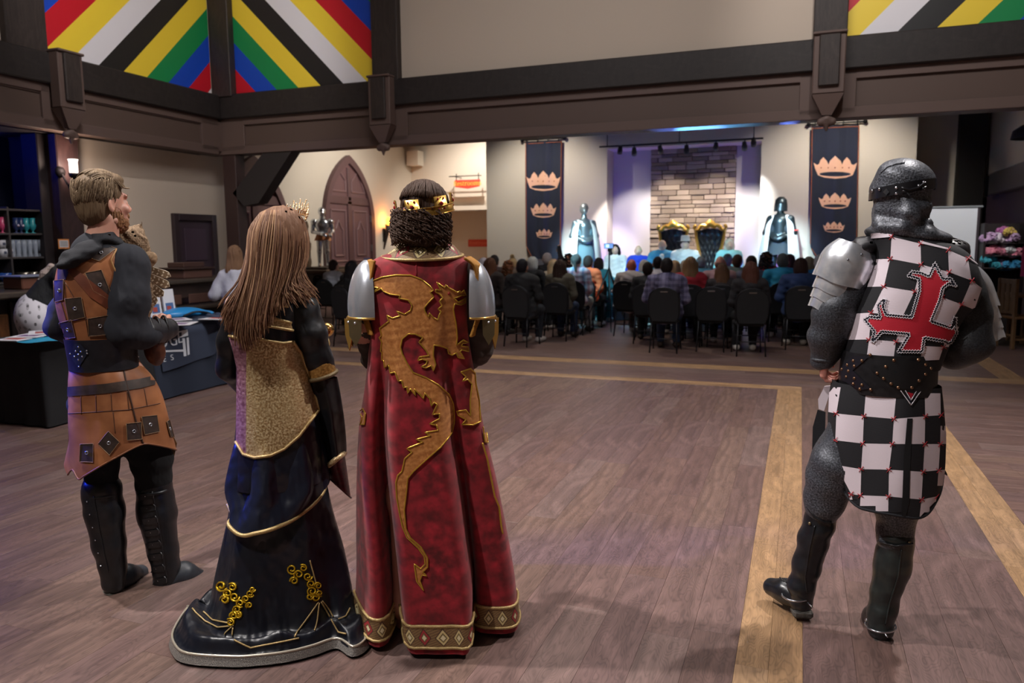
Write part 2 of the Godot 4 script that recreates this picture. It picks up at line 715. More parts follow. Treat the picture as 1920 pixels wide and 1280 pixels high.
# a cord or braid stitched along a line of a garment
func cord(parent: Node3D, called: String, line: Array, on: Sewn, m: Material, r := 0.004, closed := false, lift := 0.003, flat := 1.0, step := 4.0) -> MeshInstance3D:
	var inv := parent.global_transform.affine_inverse()
	var pts := []
	var n := line.size()
	for i in (n if closed else n - 1):
		var a: Vector2 = line[i]
		var b: Vector2 = line[(i + 1) % n]
		var k := maxi(int(a.distance_to(b) / step), 1)
		for j in k:
			pts.append(a.lerp(b, float(j) / k))
	pts.append(line[0] if closed else line[n - 1])
	var run := PackedVector3Array()
	var made_one: MeshInstance3D = null
	for i in pts.size() + 1:
		var h := on.hit(pts[i], self) if i < pts.size() else []
		var v := Vector3.ZERO
		if not h.is_empty():
			v = inv * (h[0] + h[1] * lift)
		if h.is_empty() or (run.size() and run[run.size() - 1].distance_to(v) > 0.06):
			if run.size() > 2:
				var st := new_st(true)
				put_tube(st, run, r, 6, true, flat)
				made_one = part(parent, called, made(st), m)
			run = PackedVector3Array()
		if not h.is_empty() and (run.is_empty() or run[run.size() - 1].distance_to(v) > 0.0015):
			run.append(v)
	return made_one

func pv(a: Array) -> PackedVector2Array:
	var o := PackedVector2Array()
	for i in range(0, a.size(), 2):
		o.append(Vector2(a[i], a[i + 1]))
	if Geometry2D.is_polygon_clockwise(o):
		o.reverse()
	return o

func px_list(a: Array, scale := 1.0, origin := Vector2.ZERO) -> Array:
	var o := []
	for i in range(0, a.size(), 2):
		o.append(Vector2(a[i], a[i + 1]) / scale + origin)
	return o

# ================================================================ camera, air, lamps
func _ready() -> void:
	rng.seed = 7
	var cam := Camera3D.new()
	cam.name = "camera"
	cam.transform = Transform3D(Basis(CAM_R, CAM_U, CAM_B), EYE)
	cam.fov = rad_to_deg(2.0 * atan(640.0 / FOCAL))
	cam.near = 0.05
	cam.far = 100.0
	var ca := CameraAttributesPhysical.new()
	ca.frustum_focal_length = 12.0 * FOCAL / 640.0
	ca.frustum_focus_distance = 3.15
	ca.exposure_aperture = 3.2
	cam.attributes = ca
	add_child(cam)
	cam.current = true

	var we := WorldEnvironment.new()
	we.name = "environment"
	var env := Environment.new()
	env.background_mode = Environment.BG_COLOR
	env.background_color = Color(0.01, 0.01, 0.012)
	env.tonemap_mode = Environment.TONE_MAPPER_LINEAR
	env.tonemap_exposure = 1.0
	env.sdfgi_enabled = true
	env.ssao_enabled = true
	env.ssil_enabled = true
	we.environment = env
	add_child(we)

	house_lights()
	stage_lights()
	build_floor()
	build_hall()
	build_stage()
	build_left()
	build_right()
	build_all()

func spot(parent: Node3D, p: Vector3, to: Vector3, c: Color, e: float, angle: float, soft := 0.5, size := 0.05) -> SpotLight3D:
	var l := SpotLight3D.new()
	l.name = "beam"
	parent.add_child(l, true)
	l.position = p
	var d := (to - p).normalized()
	l.basis = Basis.looking_at(d, Vector3.UP if absf(d.y) < 0.98 else Vector3.RIGHT)
	l.light_color = c
	l.light_energy = e
	l.spot_angle = angle
	l.spot_angle_attenuation = soft
	l.spot_range = 40.0
	l.spot_attenuation = 2.0
	l.light_size = size
	l.shadow_enabled = true
	return l

# a can-shaped lamp head with a glowing lens; the light leaves just before the lens
func lamp_head(parent: Node3D, p: Vector3, to: Vector3, r: float, length: float, body: Material, lens: Color, lens_e: float) -> Vector3:
	var d := (to - p).normalized()
	var x := (Vector3.UP if absf(d.y) < 0.95 else Vector3.RIGHT).cross(d).normalized()
	var b := Basis(x, d, x.cross(d))
	part(parent, "can", lathem([Vector2(0.001, -length), Vector2(r * 0.7, -length), Vector2(r * 0.85, -length * 0.6), Vector2(r, -length * 0.5), Vector2(r, 0.0), Vector2(r * 0.9, 0.0), Vector2(r * 0.85, -0.02)], 16), body, Transform3D(b, p))
	part(parent, "lens", lathem([Vector2(0.001, -0.02), Vector2(r * 0.86, -0.018)], 16), glow(lens, lens_e), Transform3D(b, p))
	return p + d * 0.02

const WARM := Color(1.0, 0.975, 0.96)

func house_lights() -> void:
	var black := mt(hx("17171a"), 0.5)
	# unseen spots hung from the hall ceiling, some of them added as fill
	var heads := [
		[Vector3(-4.6, 6.3, -1.9), Vector3(-0.3, 0.4, -3.0), 40.0, 27.0, "over the left aisle"],
		[Vector3(1.9, 6.4, -5.6), Vector3(-1.0, 0.0, -4.6), 30.0, 50.0, "added as fill over the open floor on the right"],
		[Vector3(-2.6, 6.4, 1.2), Vector3(-1.6, 1.1, -3.4), 20.0, 26.0, "added as fill behind the four players"],
		[Vector3(-4.6, 6.4, -5.5), Vector3(-5.4, 0.0, -6.0), 8.0, 46.0, "added as fill over the cloth-covered tables"],
		[Vector3(-5.2, 6.5, -5.6), Vector3(-8.3, 4.6, -8.6), 9.0, 34.0, "turned to the corner mural"],
		[Vector3(0.5, 6.5, -6.0), Vector3(1.4, 4.4, ZB), 8.0, 34.0, "turned to the right-hand mural"],
	]
	for h: Array in heads:
		var t := thing("ceiling_spotlight", "black ceiling spotlight " + h[4], "spotlight", Vector3.ZERO, 0.0, "spotlights on the hall ceiling")
		var p: Vector3 = h[0]
		part(t, "stem", tubem([Vector3(p.x, 7.0, p.z), p + Vector3(0, 0.1, 0)], 0.02), black)
		var o := lamp_head(t, p, h[1], 0.12, 0.3, black, WARM, 6.0)
		spot(t, o, h[1], WARM, h[2], h[3], 0.6, 0.09)
	# two soft panels out of view, added as general fill
	for q: Array in [[Vector3(-2.0, 6.96, -5.2), Vector2(4.0, 3.0), 21.0, "over the middle of the hall"], [Vector3(-1.5, 6.96, 1.6), Vector2(3.0, 2.0), 2.0, "over the near end of the hall"]]:
		var t := thing("added_fill_panel", "large square light panel added as soft fill " + q[3], "ceiling light", Vector3.ZERO, 0.0, "added fill panels on the hall ceiling")
		var s: Vector2 = q[1]
		part(t, "frame", boxm(Vector3(s.x + 0.1, 0.05, s.y + 0.1), 0.01), mt(hx("c9c4bc"), 0.6), xf(q[0] + Vector3(0, 0.015, 0)))
		part(t, "diffuser", boxm(Vector3(s.x, 0.012, s.y), 0.0), glow(Color(1.0, 0.98, 0.975), 0.9), xf(q[0] + Vector3(0, -0.012, 0)))
		var a := AreaLight3D.new()
		a.name = "panel_light"
		t.add_child(a, true)
		a.position = q[0] + Vector3(0, -0.03, 0)
		a.basis = Basis.looking_at(Vector3.DOWN, Vector3.RIGHT)
		a.area_size = Vector2(s.y, s.x)
		a.area_range = 30.0
		a.light_color = Color(1.0, 0.98, 0.975)
		a.light_energy = q[2]
		a.shadow_enabled = true
	# blue bar lamps along the left wall, outside the picture
	var t2 := thing("blue_bar_lamp", "blue spotlight hung above the left end of the bar", "spotlight")
	var p2 := Vector3(-7.4, 2.75, -0.9)
	part(t2, "stem", tubem([Vector3(-7.4, 3.0, -0.9), p2], 0.015), black)
	var o2 := lamp_head(t2, p2, Vector3(-2.6, 1.1, -2.5), 0.07, 0.2, black, Color(0.2, 0.35, 1.0), 5.0)
	spot(t2, o2, Vector3(-3.0, 1.0, -2.5), Color(0.16, 0.26, 1.0), 60.0, 6.0, 0.8, 0.05)

func stage_lights() -> void:
	var black := mt(hx("141417"), 0.45)
	# the track across the niche and its lamps
	var za := ZW + 0.9
	var ya := 3.46
	var tr := thing("lighting_track", "thin black lighting track across the top of the stage niche", "lighting track")
	part(tr, "rail", boxm(Vector3(3.3, 0.035, 0.035), 0.005), black, at(-2.42, ya + 0.1, za))
	for x in [-3.9, -2.4, -0.95]:
		part(tr, "hanger", tubem([Vector3(x, 5.5, za), Vector3(x, ya + 0.1, za)], 0.01), black)
	var heads := [
		[1162, 288, Vector3(-4.12, 1.2, ZW - 0.3), 12.0, 20.0, Color(1, 0.97, 0.95), 14.0, "at the left end of the stage track"],
		[1189, 290, Vector3(-3.6, 1.9, ZW - 0.55), 4.5, 26.0, Color(1, 0.97, 0.96), 0.4, "second from the left on the stage track"],
		[1239, 286, Vector3(-2.75, 2.15, ZW - 0.5), 5.0, 30.0, Color(1, 0.95, 0.92), 0.4, "third from the left on the stage track"],
		[1287, 288, Vector3(-2.3, 0.9, ZW + 0.4), 14.0, 30.0, Color(1, 0.95, 0.9), 16.0, "with a bright lens in the middle of the stage track"],
		[1342, 281, Vector3(-1.85, 2.15, ZW - 0.5), 5.0, 30.0, Color(1, 0.95, 0.92), 0.4, "third from the right on the stage track"],
		[1396, 280, Vector3(-1.1, 1.9, ZW - 0.55), 4.5, 26.0, Color(1, 0.98, 0.96), 0.4, "second from the right on the stage track"],
		[1413, 273, Vector3(-0.95, 1.9, ZW - 0.5), 4.0, 22.0, Color(0.93, 0.97, 1), 14.0, "at the right end of the stage track"],
	]
	for h: Array in heads:
		var p := onz(h[0], h[1], za)
		var t := thing("track_lamp", "black track lamp " + h[7], "stage lamp", Vector3.ZERO, 0.0, "lamps on the stage track")
		part(t, "yoke", tubem([Vector3(p.x, ya + 0.1, za), p + Vector3(0, 0.06, 0)], 0.012), black)
		var o := lamp_head(t, p, h[2], 0.055, 0.17, black, h[5], h[6])
		spot(t, o, h[2], h[5], h[3], h[4], 0.75, 0.04)
	# strong lamps on the back of the cross beam that flood the panel and the two mannequins
	for h: Array in [[-4.2, Vector3(-4.65, 1.5, ZW + 0.7), 120.0, 7.0, Color(0.82, 0.96, 1.0), "aimed at the left mannequin"], [-0.8, Vector3(-0.4, 1.6, ZW + 0.7), 110.0, 7.0, Color(0.82, 0.95, 1.0), "aimed at the right mannequin"], [-2.9, Vector3(-3.3, 1.2, ZW + 1.5), 42.0, 8.0, Color(0.8, 0.97, 1.0), "aimed at the seated speakers"], [-1.6, Vector3(-1.8, 1.2, ZW + 1.5), 42.0, 8.0, Color(0.78, 0.96, 1.0), "aimed at the stage edge"], [-4.6, Vector3(-3.2, 0.0, -14.2), 60.0, 10.0, Color(0.55, 0.9, 1.0), "aimed at the aisle"]]:
		var p := Vector3(h[0], 3.95, ZB - 0.8)
		var t := thing("flood_lamp", "black flood lamp behind the cross beam " + h[5], "stage lamp", Vector3.ZERO, 0.0, "flood lamps behind the cross beam")
		part(t, "yoke", tubem([Vector3(p.x, 5.5, p.z), p + Vector3(0, 0.08, 0)], 0.015), black)
		var o := lamp_head(t, p, h[1], 0.1, 0.26, black, h[4], 4.0)
		spot(t, o, h[1], h[4], h[2], h[3], 1.0, 0.12)
	# violet lamps standing on the stage behind the mannequins
	for h: Array in [[Vector3(-3.95, 0.42, ZW + 0.35), Vector3(-4.3, 1.6, ZW), "beside the left mannequin"], [Vector3(-0.75, 0.42, ZW + 0.4), Vector3(-0.7, 1.9, ZW), "beside the right mannequin"]]:
		var t := thing("violet_uplight", "small violet uplight on the stage floor " + h[2], "stage lamp", Vector3.ZERO, 0.0, "violet uplights on the stage")
		var o := lamp_head(t, h[0], h[1], 0.07, 0.14, black, Color(0.5, 0.3, 1.0), 5.0)
		spot(t, o, h[1], Color(0.42, 0.26, 1.0), 3.2, 48.0, 0.9, 0.05)
	# blue lamps at the foot of the stage that strike the underside of the beam
	for h: Array in [[-4.4, Color(0.4, 0.75, 1.0), "left"], [-2.6, Color(0.4, 0.75, 1.0), "middle"], [-0.5, Color(0.42, 0.55, 1.0), "right"]]:
		var p := Vector3(h[0], 0.42, -15.1)
		var q := Vector3(h[0] + 0.1, 2.95, ZB - 0.2)
		var t := thing("blue_floor_lamp", "%s of the small blue floor lamps at the stage edge" % h[2], "stage lamp", Vector3.ZERO, 0.0, "blue floor lamps at the stage edge")
		var o := lamp_head(t, p, q, 0.06, 0.12, black, h[1], 3.0)
		spot(t, o, q, h[1], 110.0, 22.0, 1.0, 0.04)
	# downlights over the audience and restroom passage, with one added to brighten the screen
	for h: Array in [[Vector3(-9.0, 5.0, -20.2), Vector3(-9.3, 2.2, -22.6), 17.0, 60.0, "over the restroom sign"], [Vector3(-5.6, 4.5, -15.0), Vector3(-5.6, 1.6, ZW), 8.0, 50.0, "before the left crown banner"], [Vector3(0.7, 4.5, -14.8), Vector3(0.6, 1.8, ZW), 9.0, 50.0, "before the right crown banner"], [Vector3(-8.6, 5.0, -17.4), Vector3(-12.0, 1.4, -18.2), 15.0, 55.0, "before the arched doors"], [Vector3(-3.4, 4.5, -12.2), Vector3(-3.4, 0.0, -12.2), 5.0, 60.0, "over the audience"], [Vector3(2.0, 4.9, -11.6), Vector3(2.35, 1.6, -14.2), 14.0, 16.0, "added to brighten the projection screen"]]:
		var t := thing("downlight", "round ceiling downlight " + h[4], "ceiling light", Vector3.ZERO, 0.0, "downlights behind the beam")
		part(t, "stem", tubem([h[0] + Vector3(0, 0.05, 0), Vector3(h[0].x, 5.5, h[0].z)], 0.015), mt(hx("c8c4bd"), 0.5))
		var o := lamp_head(t, h[0], h[1], 0.08, 0.14, mt(hx("c8c4bd"), 0.5), Color(1, 0.96, 0.92), 4.0)
		spot(t, o, h[1], Color(1.0, 0.96, 0.91), h[2], h[3], 0.8, 0.06)

# ================================================================ floor
func wood_tex() -> ImageTexture:
	var n := FastNoiseLite.new()
	n.seed = 5
	n.frequency = 1.0
	n.fractal_octaves = 3
	return func_tex("wood", 512, 512, func(x: int, y: int) -> Color:
		var u := x / 512.0
		var v := y / 512.0
		# seamless along and across by circling through the noise
		var cu := cos(u * TAU)
		var su := sin(u * TAU)
		var w := n.get_noise_3d(cu * 0.55, su * 0.55, sin(v * TAU) * 0.5) + 0.5 * n.get_noise_3d(cu * 0.5 + 9.0, su * 0.5, cos(v * TAU) * 0.6)
		var ring := 0.5 + 0.5 * sin((w * 7.0 + su * 0.6) * TAU)
		var fib := n.get_noise_3d(cu * 14.0, su * 14.0, sin(v * TAU) * 1.4)
		var blot := n.get_noise_3d(cu * 1.2, su * 1.2 + 4.0, sin(v * TAU + 1.0) * 0.9)
		var g := 0.78 - 0.09 * pow(ring, 3.0) + 0.07 * fib + 0.16 * blot
		return Color(clampf(g * 1.02, 0, 1), clampf(g * 0.99, 0, 1), clampf(g * 0.97, 0, 1)))

func wood_mat(c: Color, rough: float, off: Vector3, scale := Vector3(2.4, 2.4, 0.8), key := "") -> StandardMaterial3D:
	var k := "wood%s%.2f%s%s%s" % [c.to_html(), rough, off, scale, key]
	if mats.has(k):
		return mats[k]
	var m := StandardMaterial3D.new()
	m.albedo_color = c
	m.albedo_texture = wood_tex()
	m.roughness = rough
	m.uv1_triplanar = true
	m.uv1_scale = scale
	m.uv1_offset = off
	m.heightmap_enabled = true
	m.heightmap_scale = 0.03
	m.heightmap_texture = wood_tex()
	mats[k] = m
	return m

func build_floor() -> void:
	var f := setting("floor")
	block(f, "slab", Vector3(-12.8, -0.3, -24.4), Vector3(7.6, -0.02, 5.2), mt(hx("2a2220"), 0.9))
	var dark := []
	var tones := ["8d7470", "876e69", "91786f", "836a66", "8a706a", "8e7874", "866e6c"]
	for i in tones.size():
		dark.append(wood_mat(hx(tones[i]), 0.42, Vector3(0.13 * i, 0, 0.29 * i)))
	var light := []
	for i in 4:
		light.append(wood_mat(hx(["c9a680", "d0ad87", "bd9a74", "c6a27a"][i]), 0.45, Vector3(0.21 * i, 0, 0.37 * i)))
	var todo := []   # [centre, size across, length, along z?, material]
	var lay := func(x0: float, x1: float, z0: float, z1: float, along_z: bool, width: float, length: float, pool: Array) -> void:
		var a0 := x0 if along_z else z0
		var a1 := x1 if along_z else z1
		var l0 := z0 if along_z else x0
		var l1 := z1 if along_z else x1
		var rows := maxi(1, int(round((a1 - a0) / width)))
		var w := (a1 - a0) / rows
		for r in rows:
			var p := l0 - rng.randf() * length
			while p < l1:
				var s := maxf(p, l0)
				var e := minf(p + length, l1)
				if e - s > 0.02:
					var ca := a0 + (r + 0.5) * w
					var cl := (s + e) * 0.5
					todo.append([Vector3(ca, 0, cl) if along_z else Vector3(cl, 0, ca), w, e - s, along_z, pool[rng.randi() % pool.size()]])
				p += length
	lay.call(-10.0, -0.17, -8.39, 1.0, true, 0.18, 1.22, dark)
	lay.call(0.065, 0.97, -8.61, 1.0, true, 0.18, 1.22, dark)
	lay.call(-0.17, 0.065, -8.39, 1.0, true, 0.118, 1.22, light)
	lay.call(0.97, 1.2, -9.5, 1.0, true, 0.115, 1.22, light)
	lay.call(-10.0, 0.065, -8.61, -8.39, false, 0.11, 1.22, light)
	lay.call(-10.0, 7.4, -9.82, -9.5, false, 0.16, 1.22, light)
	lay.call(-10.0, 0.97, -9.5, -8.61, false, 0.18, 1.22, dark)
	lay.call(1.2, 7.4, -9.5, 1.0, false, 0.18, 1.22, dark)
	lay.call(2.15, 2.4, -13.0, -9.82, true, 0.125, 1.22, light)
	lay.call(-12.4, 2.15, -24.0, -9.82, false, 0.18, 1.22, dark)
	lay.call(2.4, 7.4, -19.2, -9.82, false, 0.18, 1.22, dark)
	# the planks that show largest are parts of their own
	var order := []
	for i in todo.size():
		var c: Vector3 = todo[i][0]
		var size := 0.0
		var d := -(c - EYE).dot(CAM_B)
		if d > 0.6:
			var q := project(c)
			if q.x > -120 and q.x < 2040 and q.y > 0 and q.y < 1420:
				size = todo[i][2] / (d * d)
		order.append([size, i])
	order.sort_custom(func(a: Array, b: Array) -> bool: return a[0] > b[0])
	var rest := {}
	for n in order.size():
		var e: Array = todo[order[n][1]]
		var size := Vector3(e[1] - 0.0008, 0.02, e[2] - 0.0008)
		var t := Transform3D(Basis.IDENTITY if e[3] else Basis(Vector3.UP, PI / 2), e[0] + Vector3(0, -0.01, 0))
		if n < 300 and order[n][0] > 0.0:
			part(f, "plank", boxm(size.snapped(Vector3(0.0002, 0.0002, 0.0002)), 0.0006), e[4], t)
		else:
			if not rest.has(e[4]):
				rest[e[4]] = {true: new_st(), false: new_st()}
			# joined planks keep their own grain direction: one mesh for each direction
			put_box(rest[e[4]][e[3]], e[0] + Vector3(0, -0.01, 0) if e[3] else Vector3(-e[0].z, -0.01, e[0].x), size, 0.0)
	for m: Material in rest:
		for dir: bool in rest[m]:
			var mesh := made(rest[m][dir])
			if mesh.get_surface_count():
				var o := part(f, "planks", mesh, m, Transform3D.IDENTITY if dir else Transform3D(Basis(Vector3.UP, PI / 2), Vector3.ZERO))
				o.set_meta("kind", "stuff")

# ================================================================ the hall's beams, posts and upper walls
func wall_mat(c: String, key := "") -> StandardMaterial3D:
	return cloth(hx(c), 0.9, "plaster", 0.05, 1.3)

func build_hall() -> void:
	var beige := wall_mat("c3b5a6")
	var black_wood := wood_mat(hx("332d2d"), 0.6, Vector3(0.3, 0.1, 0.2), Vector3(1.2, 3.0, 3.0), "bx")
	var black_wood_z := wood_mat(hx("332d2d"), 0.6, Vector3(0.3, 0.1, 0.2), Vector3(3.0, 3.0, 1.2), "bz")
	var post_wood := wood_mat(hx("443b39"), 0.6, Vector3(0.6, 0.1, 0.2), Vector3(3.0, 1.0, 3.0), "by")
	var brown := mt(hx("5f4d47"), 0.62)
	var brown2 := mt(hx("57463f"), 0.6)
	var ceil_m := wall_mat("8a7f76")

	var c := setting("ceiling")
	block(c, "slab", Vector3(-10.5, 7.0, ZB - 0.6), Vector3(7.6, 7.2, 5.2), ceil_m)
	block(c, "slab", Vector3(-12.8, 5.5, -24.4), Vector3(7.6, 5.7, ZB - 0.4), ceil_m)

	# upper walls over the beams
	var w := setting("wall_front")
	block(w, "plaster", Vector3(-10.5, 3.7, ZB - 0.4), Vector3(7.6, 7.0, ZB - 0.12), beige)
	var wl := setting("wall_left")
	block(wl, "plaster", Vector3(XL - 0.4, 3.7, ZB - 0.12), Vector3(XL - 0.12, 7.0, 5.2), beige)
	var wn := setting("wall_near")
	block(wn, "plaster", Vector3(-10.5, 0.0, 5.0), Vector3(7.6, 7.0, 5.2), beige)
	var wr := setting("wall_right")
	block(wr, "plaster", Vector3(7.4, 0.0, -24.4), Vector3(7.6, 7.0, 5.2), beige)

	# painted chevron boards: blue, red, yellow, white, black, yellow, green and so on
	var paint := {"w": mt(hx("e6e4ea"), 0.55), "r": mt(hx("cc1428"), 0.5), "b": mt(hx("0f48c2"), 0.5), "g": mt(hx("0c8a4c"), 0.5), "y": mt(hx("f4d53c"), 0.5), "k": mt(hx("1b1a1c"), 0.5)}
	var bands := "wrbgykwyrbgykwyrbg"
	var board := func(owner: Node3D, rect: PackedVector2Array, corner: float, towards: float, t: Transform3D) -> void:
		# bands rise at 45 degrees away from the corner
		for i in bands.length():
			var lo := corner + 0.388 * (i - 1)
			var hi := lo + 0.388
			# points with y - 3.8 + (s - s0) * towards in [lo, hi]
			var strip := PackedVector2Array([Vector2(-20, lo + 20 * towards), Vector2(20, lo - 20 * towards), Vector2(20, hi - 20 * towards), Vector2(-20, hi + 20 * towards)])
			for p in Geometry2D.intersect_polygons(rect, strip):
				var st := new_st()
				put_prism(st, p, 0.0, 0.012, t)
				part(owner, "stripe", made(st), paint[bands[i]])
	# left wall: s runs along -z
	var sl := thing("chevron_mural", "striped chevron mural board on the left wall above the bar, left of the corner post", "mural", Vector3.ZERO, 0.0, "striped chevron murals above the beams")
	var tl := Transform3D(Basis(Vector3(0, 0, -1), Vector3.UP, Vector3(1, 0, 0)), Vector3(XL - 0.12, 0, 0))
	# y + z = const, s = -z: y - s
	board.call(sl, PackedVector2Array([Vector2(6.8, 3.8), Vector2(9.66, 3.8), Vector2(9.66, 6.6), Vector2(6.8, 6.6)]), -5.72, -1.0, tl)
	var sf := thing("chevron_mural", "striped chevron mural board between the corner post and the second post", "mural", Vector3.ZERO, 0.0, "striped chevron murals above the beams")
	var tf := Transform3D(Basis.IDENTITY, Vector3(0, 0, ZB - 0.12))
	board.call(sf, PackedVector2Array([Vector2(-8.4, 3.8), Vector2(-5.66, 3.8), Vector2(-5.66, 6.6), Vector2(-8.4, 6.6)]), -4.36, 1.0, tf)
	var sr := thing("chevron_mural", "striped chevron mural board at the right end above the cross beam", "mural", Vector3.ZERO, 0.0, "striped chevron murals above the beams")
	board.call(sr, PackedVector2Array([Vector2(0.36, 3.8), Vector2(3.2, 3.8), Vector2(3.2, 6.6), Vector2(0.36, 6.6)]), 0.64 + 0.36, -1.0, tf)

	# posts
	var posts := setting("trim_1")
	block(posts, "post", Vector3(XL - 0.14, 3.8, -6.87), Vector3(XL - 0.02, 7.0, -6.36), post_wood, 0.01)
	block(posts, "post", Vector3(XL - 0.14, 3.8, ZB - 0.14), Vector3(XL + 0.24, 7.0, ZB + 0.02), post_wood, 0.01)
	block(posts, "post", Vector3(-5.74, 3.8, ZB - 0.14), Vector3(-5.33, 7.0, ZB + 0.0), post_wood, 0.01)
	block(posts, "post", Vector3(0.04, 3.8, ZB - 0.14), Vector3(0.4, 7.0, ZB - 0.0), post_wood, 0.01)
	# raking braces at the heads of the posts
	for s: Array in [[-5.72, -1.0], [0.05, -1.0]]:
		var stb := new_st()
		put_prism(stb, PackedVector2Array([Vector2(s[0], 4.55), Vector2(s[0] + 0.02, 4.2), Vector2(s[0] + 1.5 , 6.9), Vector2(s[0] + 1.2, 6.9)]), 0.0, 0.1, at(0, 0, ZB + 0.02))
	# beams
	var bm := setting("trim_2")
	block(bm, "beam", Vector3(XL, 3.48, ZB - 0.3), Vector3(7.4, 3.84, ZB), black_wood, 0.015)
	block(bm, "beam", Vector3(XL - 0.3, 3.48, ZB - 0.3), Vector3(XL, 3.84, 5.0), black_wood_z, 0.015)
	# fascia of the cross beam: boards, rails and sunk panels
	var zf := ZB - 0.06
	block(bm, "fascia", Vector3(XL - 0.2, 2.96, ZB - 0.4), Vector3(7.4, 3.5, zf - 0.035), brown2)
	block(bm, "top_rail", Vector3(XL - 0.2, 3.38, zf - 0.04), Vector3(7.4, 3.485, zf), brown, 0.004)
	block(bm, "bottom_rail", Vector3(XL - 0.2, 2.95, zf - 0.04), Vector3(7.4, 3.07, zf), brown, 0.004)
	for x in [-8.35, -5.53, 0.22, 3.4]:
		block(bm, "stile", Vector3(x - 0.3, 3.0, zf - 0.04), Vector3(x + 0.3, 3.45, zf), brown, 0.004)
	# fascia of the left beam
	var xff := XL - 0.06
	block(bm, "fascia", Vector3(XL - 0.4, 2.96, ZB - 0.3), Vector3(xff - 0.035, 3.5, 5.0), brown2)
	block(bm, "top_rail", Vector3(xff - 0.04, 3.38, ZB), Vector3(xff, 3.485, 5.0), brown, 0.004)
	block(bm, "bottom_rail", Vector3(xff - 0.04, 2.95, ZB), Vector3(xff, 3.07, 5.0), brown, 0.004)
	for z in [-9.6, -7.0, -3.8, -0.6]:
		block(bm, "stile", Vector3(xff - 0.04, 3.0, z - 0.24), Vector3(xff, 3.45, z + 0.24), brown, 0.004)
	# thin bead mouldings round the sunk panels
	for seg: Array in [[-8.05, -5.83], [-5.23, -0.08], [0.52, 3.1]]:
		for y in [3.385, 3.065]:
			block(bm, "bead", Vector3(seg[0], y - 0.008, zf - 0.034), Vector3(seg[1], y + 0.008, zf - 0.022), brown2)
	for seg: Array in [[-9.36, -7.24], [-6.76, -4.04]]:
		for y in [3.375, 3.075]:
			block(bm, "bead", Vector3(xff - 0.034, y - 0.01, seg[0]), Vector3(xff - 0.018, y + 0.01, seg[1]), brown)
	# hanging corbels with a carved finial
	bracket(Transform3D(Basis.IDENTITY, Vector3(-5.56, 0, ZB)), brown, "dark carved corbel on the cross beam below the second post", post_wood)
	bracket(Transform3D(Basis.IDENTITY, Vector3(0.22, 0, ZB)), brown, "dark carved corbel on the cross beam above the right banner", post_wood)
	bracket(Transform3D(Basis(Vector3.UP, PI / 2), Vector3(XL, 0, -7.02)), brown, "dark carved corbel on the left beam above the wall lamp", post_wood)
	# corner column and its raking brace
	var col := setting("trim_3")
	block(col, "column", Vector3(XL - 0.08, 0.0, ZB - 0.3), Vector3(XL + 0.17, 2.96, ZB - 0.08), mt(hx("3c2a28"), 0.5), 0.01)
	var st := new_st()
	put_prism(st, PackedVector2Array([Vector2(-8.34, 2.36), Vector2(-8.14, 2.16), Vector2(-7.86, 2.2), Vector2(-7.2, 2.96), Vector2(-7.72, 2.96)]), -0.3, -0.08, at(0, 0, ZB))
	part(col, "brace", made(st), mt(hx("2b2627"), 0.6))

func bracket(t: Transform3D, m: Material, label: String, m2: Material) -> void:
	var o := thing("carved_corbel", label, "corbel", Vector3.ZERO, 0.0, "carved corbels on the beams")
	o.transform = t
	var w := 0.17
	part(o, "backing", boxm(Vector3(w * 2.0, 0.66, 0.16), 0.012), m, at(0, 3.53, 0.06))
	part(o, "face_panel", boxm(Vector3(w * 1.3, 0.56, 0.05), 0.012), m2, at(0, 3.56, 0.155))
	part(o, "cap", boxm(Vector3(w * 2.1, 0.03, 0.2), 0.008), m, at(0, 3.862, 0.07))
	var st := new_st()
	# the tapering foot
	var top := [Vector3(-w, 3.2, 0.14), Vector3(w, 3.2, 0.14), Vector3(w, 3.2, -0.03), Vector3(-w, 3.2, -0.03)]
	var bot := [Vector3(-0.05, 2.97, 0.09), Vector3(0.05, 2.97, 0.09), Vector3(0.05, 2.97, 0.01), Vector3(-0.05, 2.97, 0.01)]
	for i in 4:
		quad(st, bot[i], top[i], top[(i + 1) % 4], bot[(i + 1) % 4])
	quad(st, bot[3], bot[2], bot[1], bot[0])
	part(o, "foot", made(st), m)
	# finial: a ball, two curled side leaves and a drop
	part(o, "finial", body_mesh([[Vector3(0, 2.93, 0.05), Vector3(0.055, 0.045, 0.05), Basis.IDENTITY], [Vector3(-0.06, 2.9, 0.05), Vector3(0.045, 0.045, 0.04), Basis.IDENTITY], [Vector3(0.06, 2.9, 0.05), Vector3(0.045, 0.045, 0.04), Basis.IDENTITY], [Vector3(0, 2.88, 0.05), Vector3(0, 2.8, 0.05), 0.035, 0.012]], 0.012, 0.03), m)

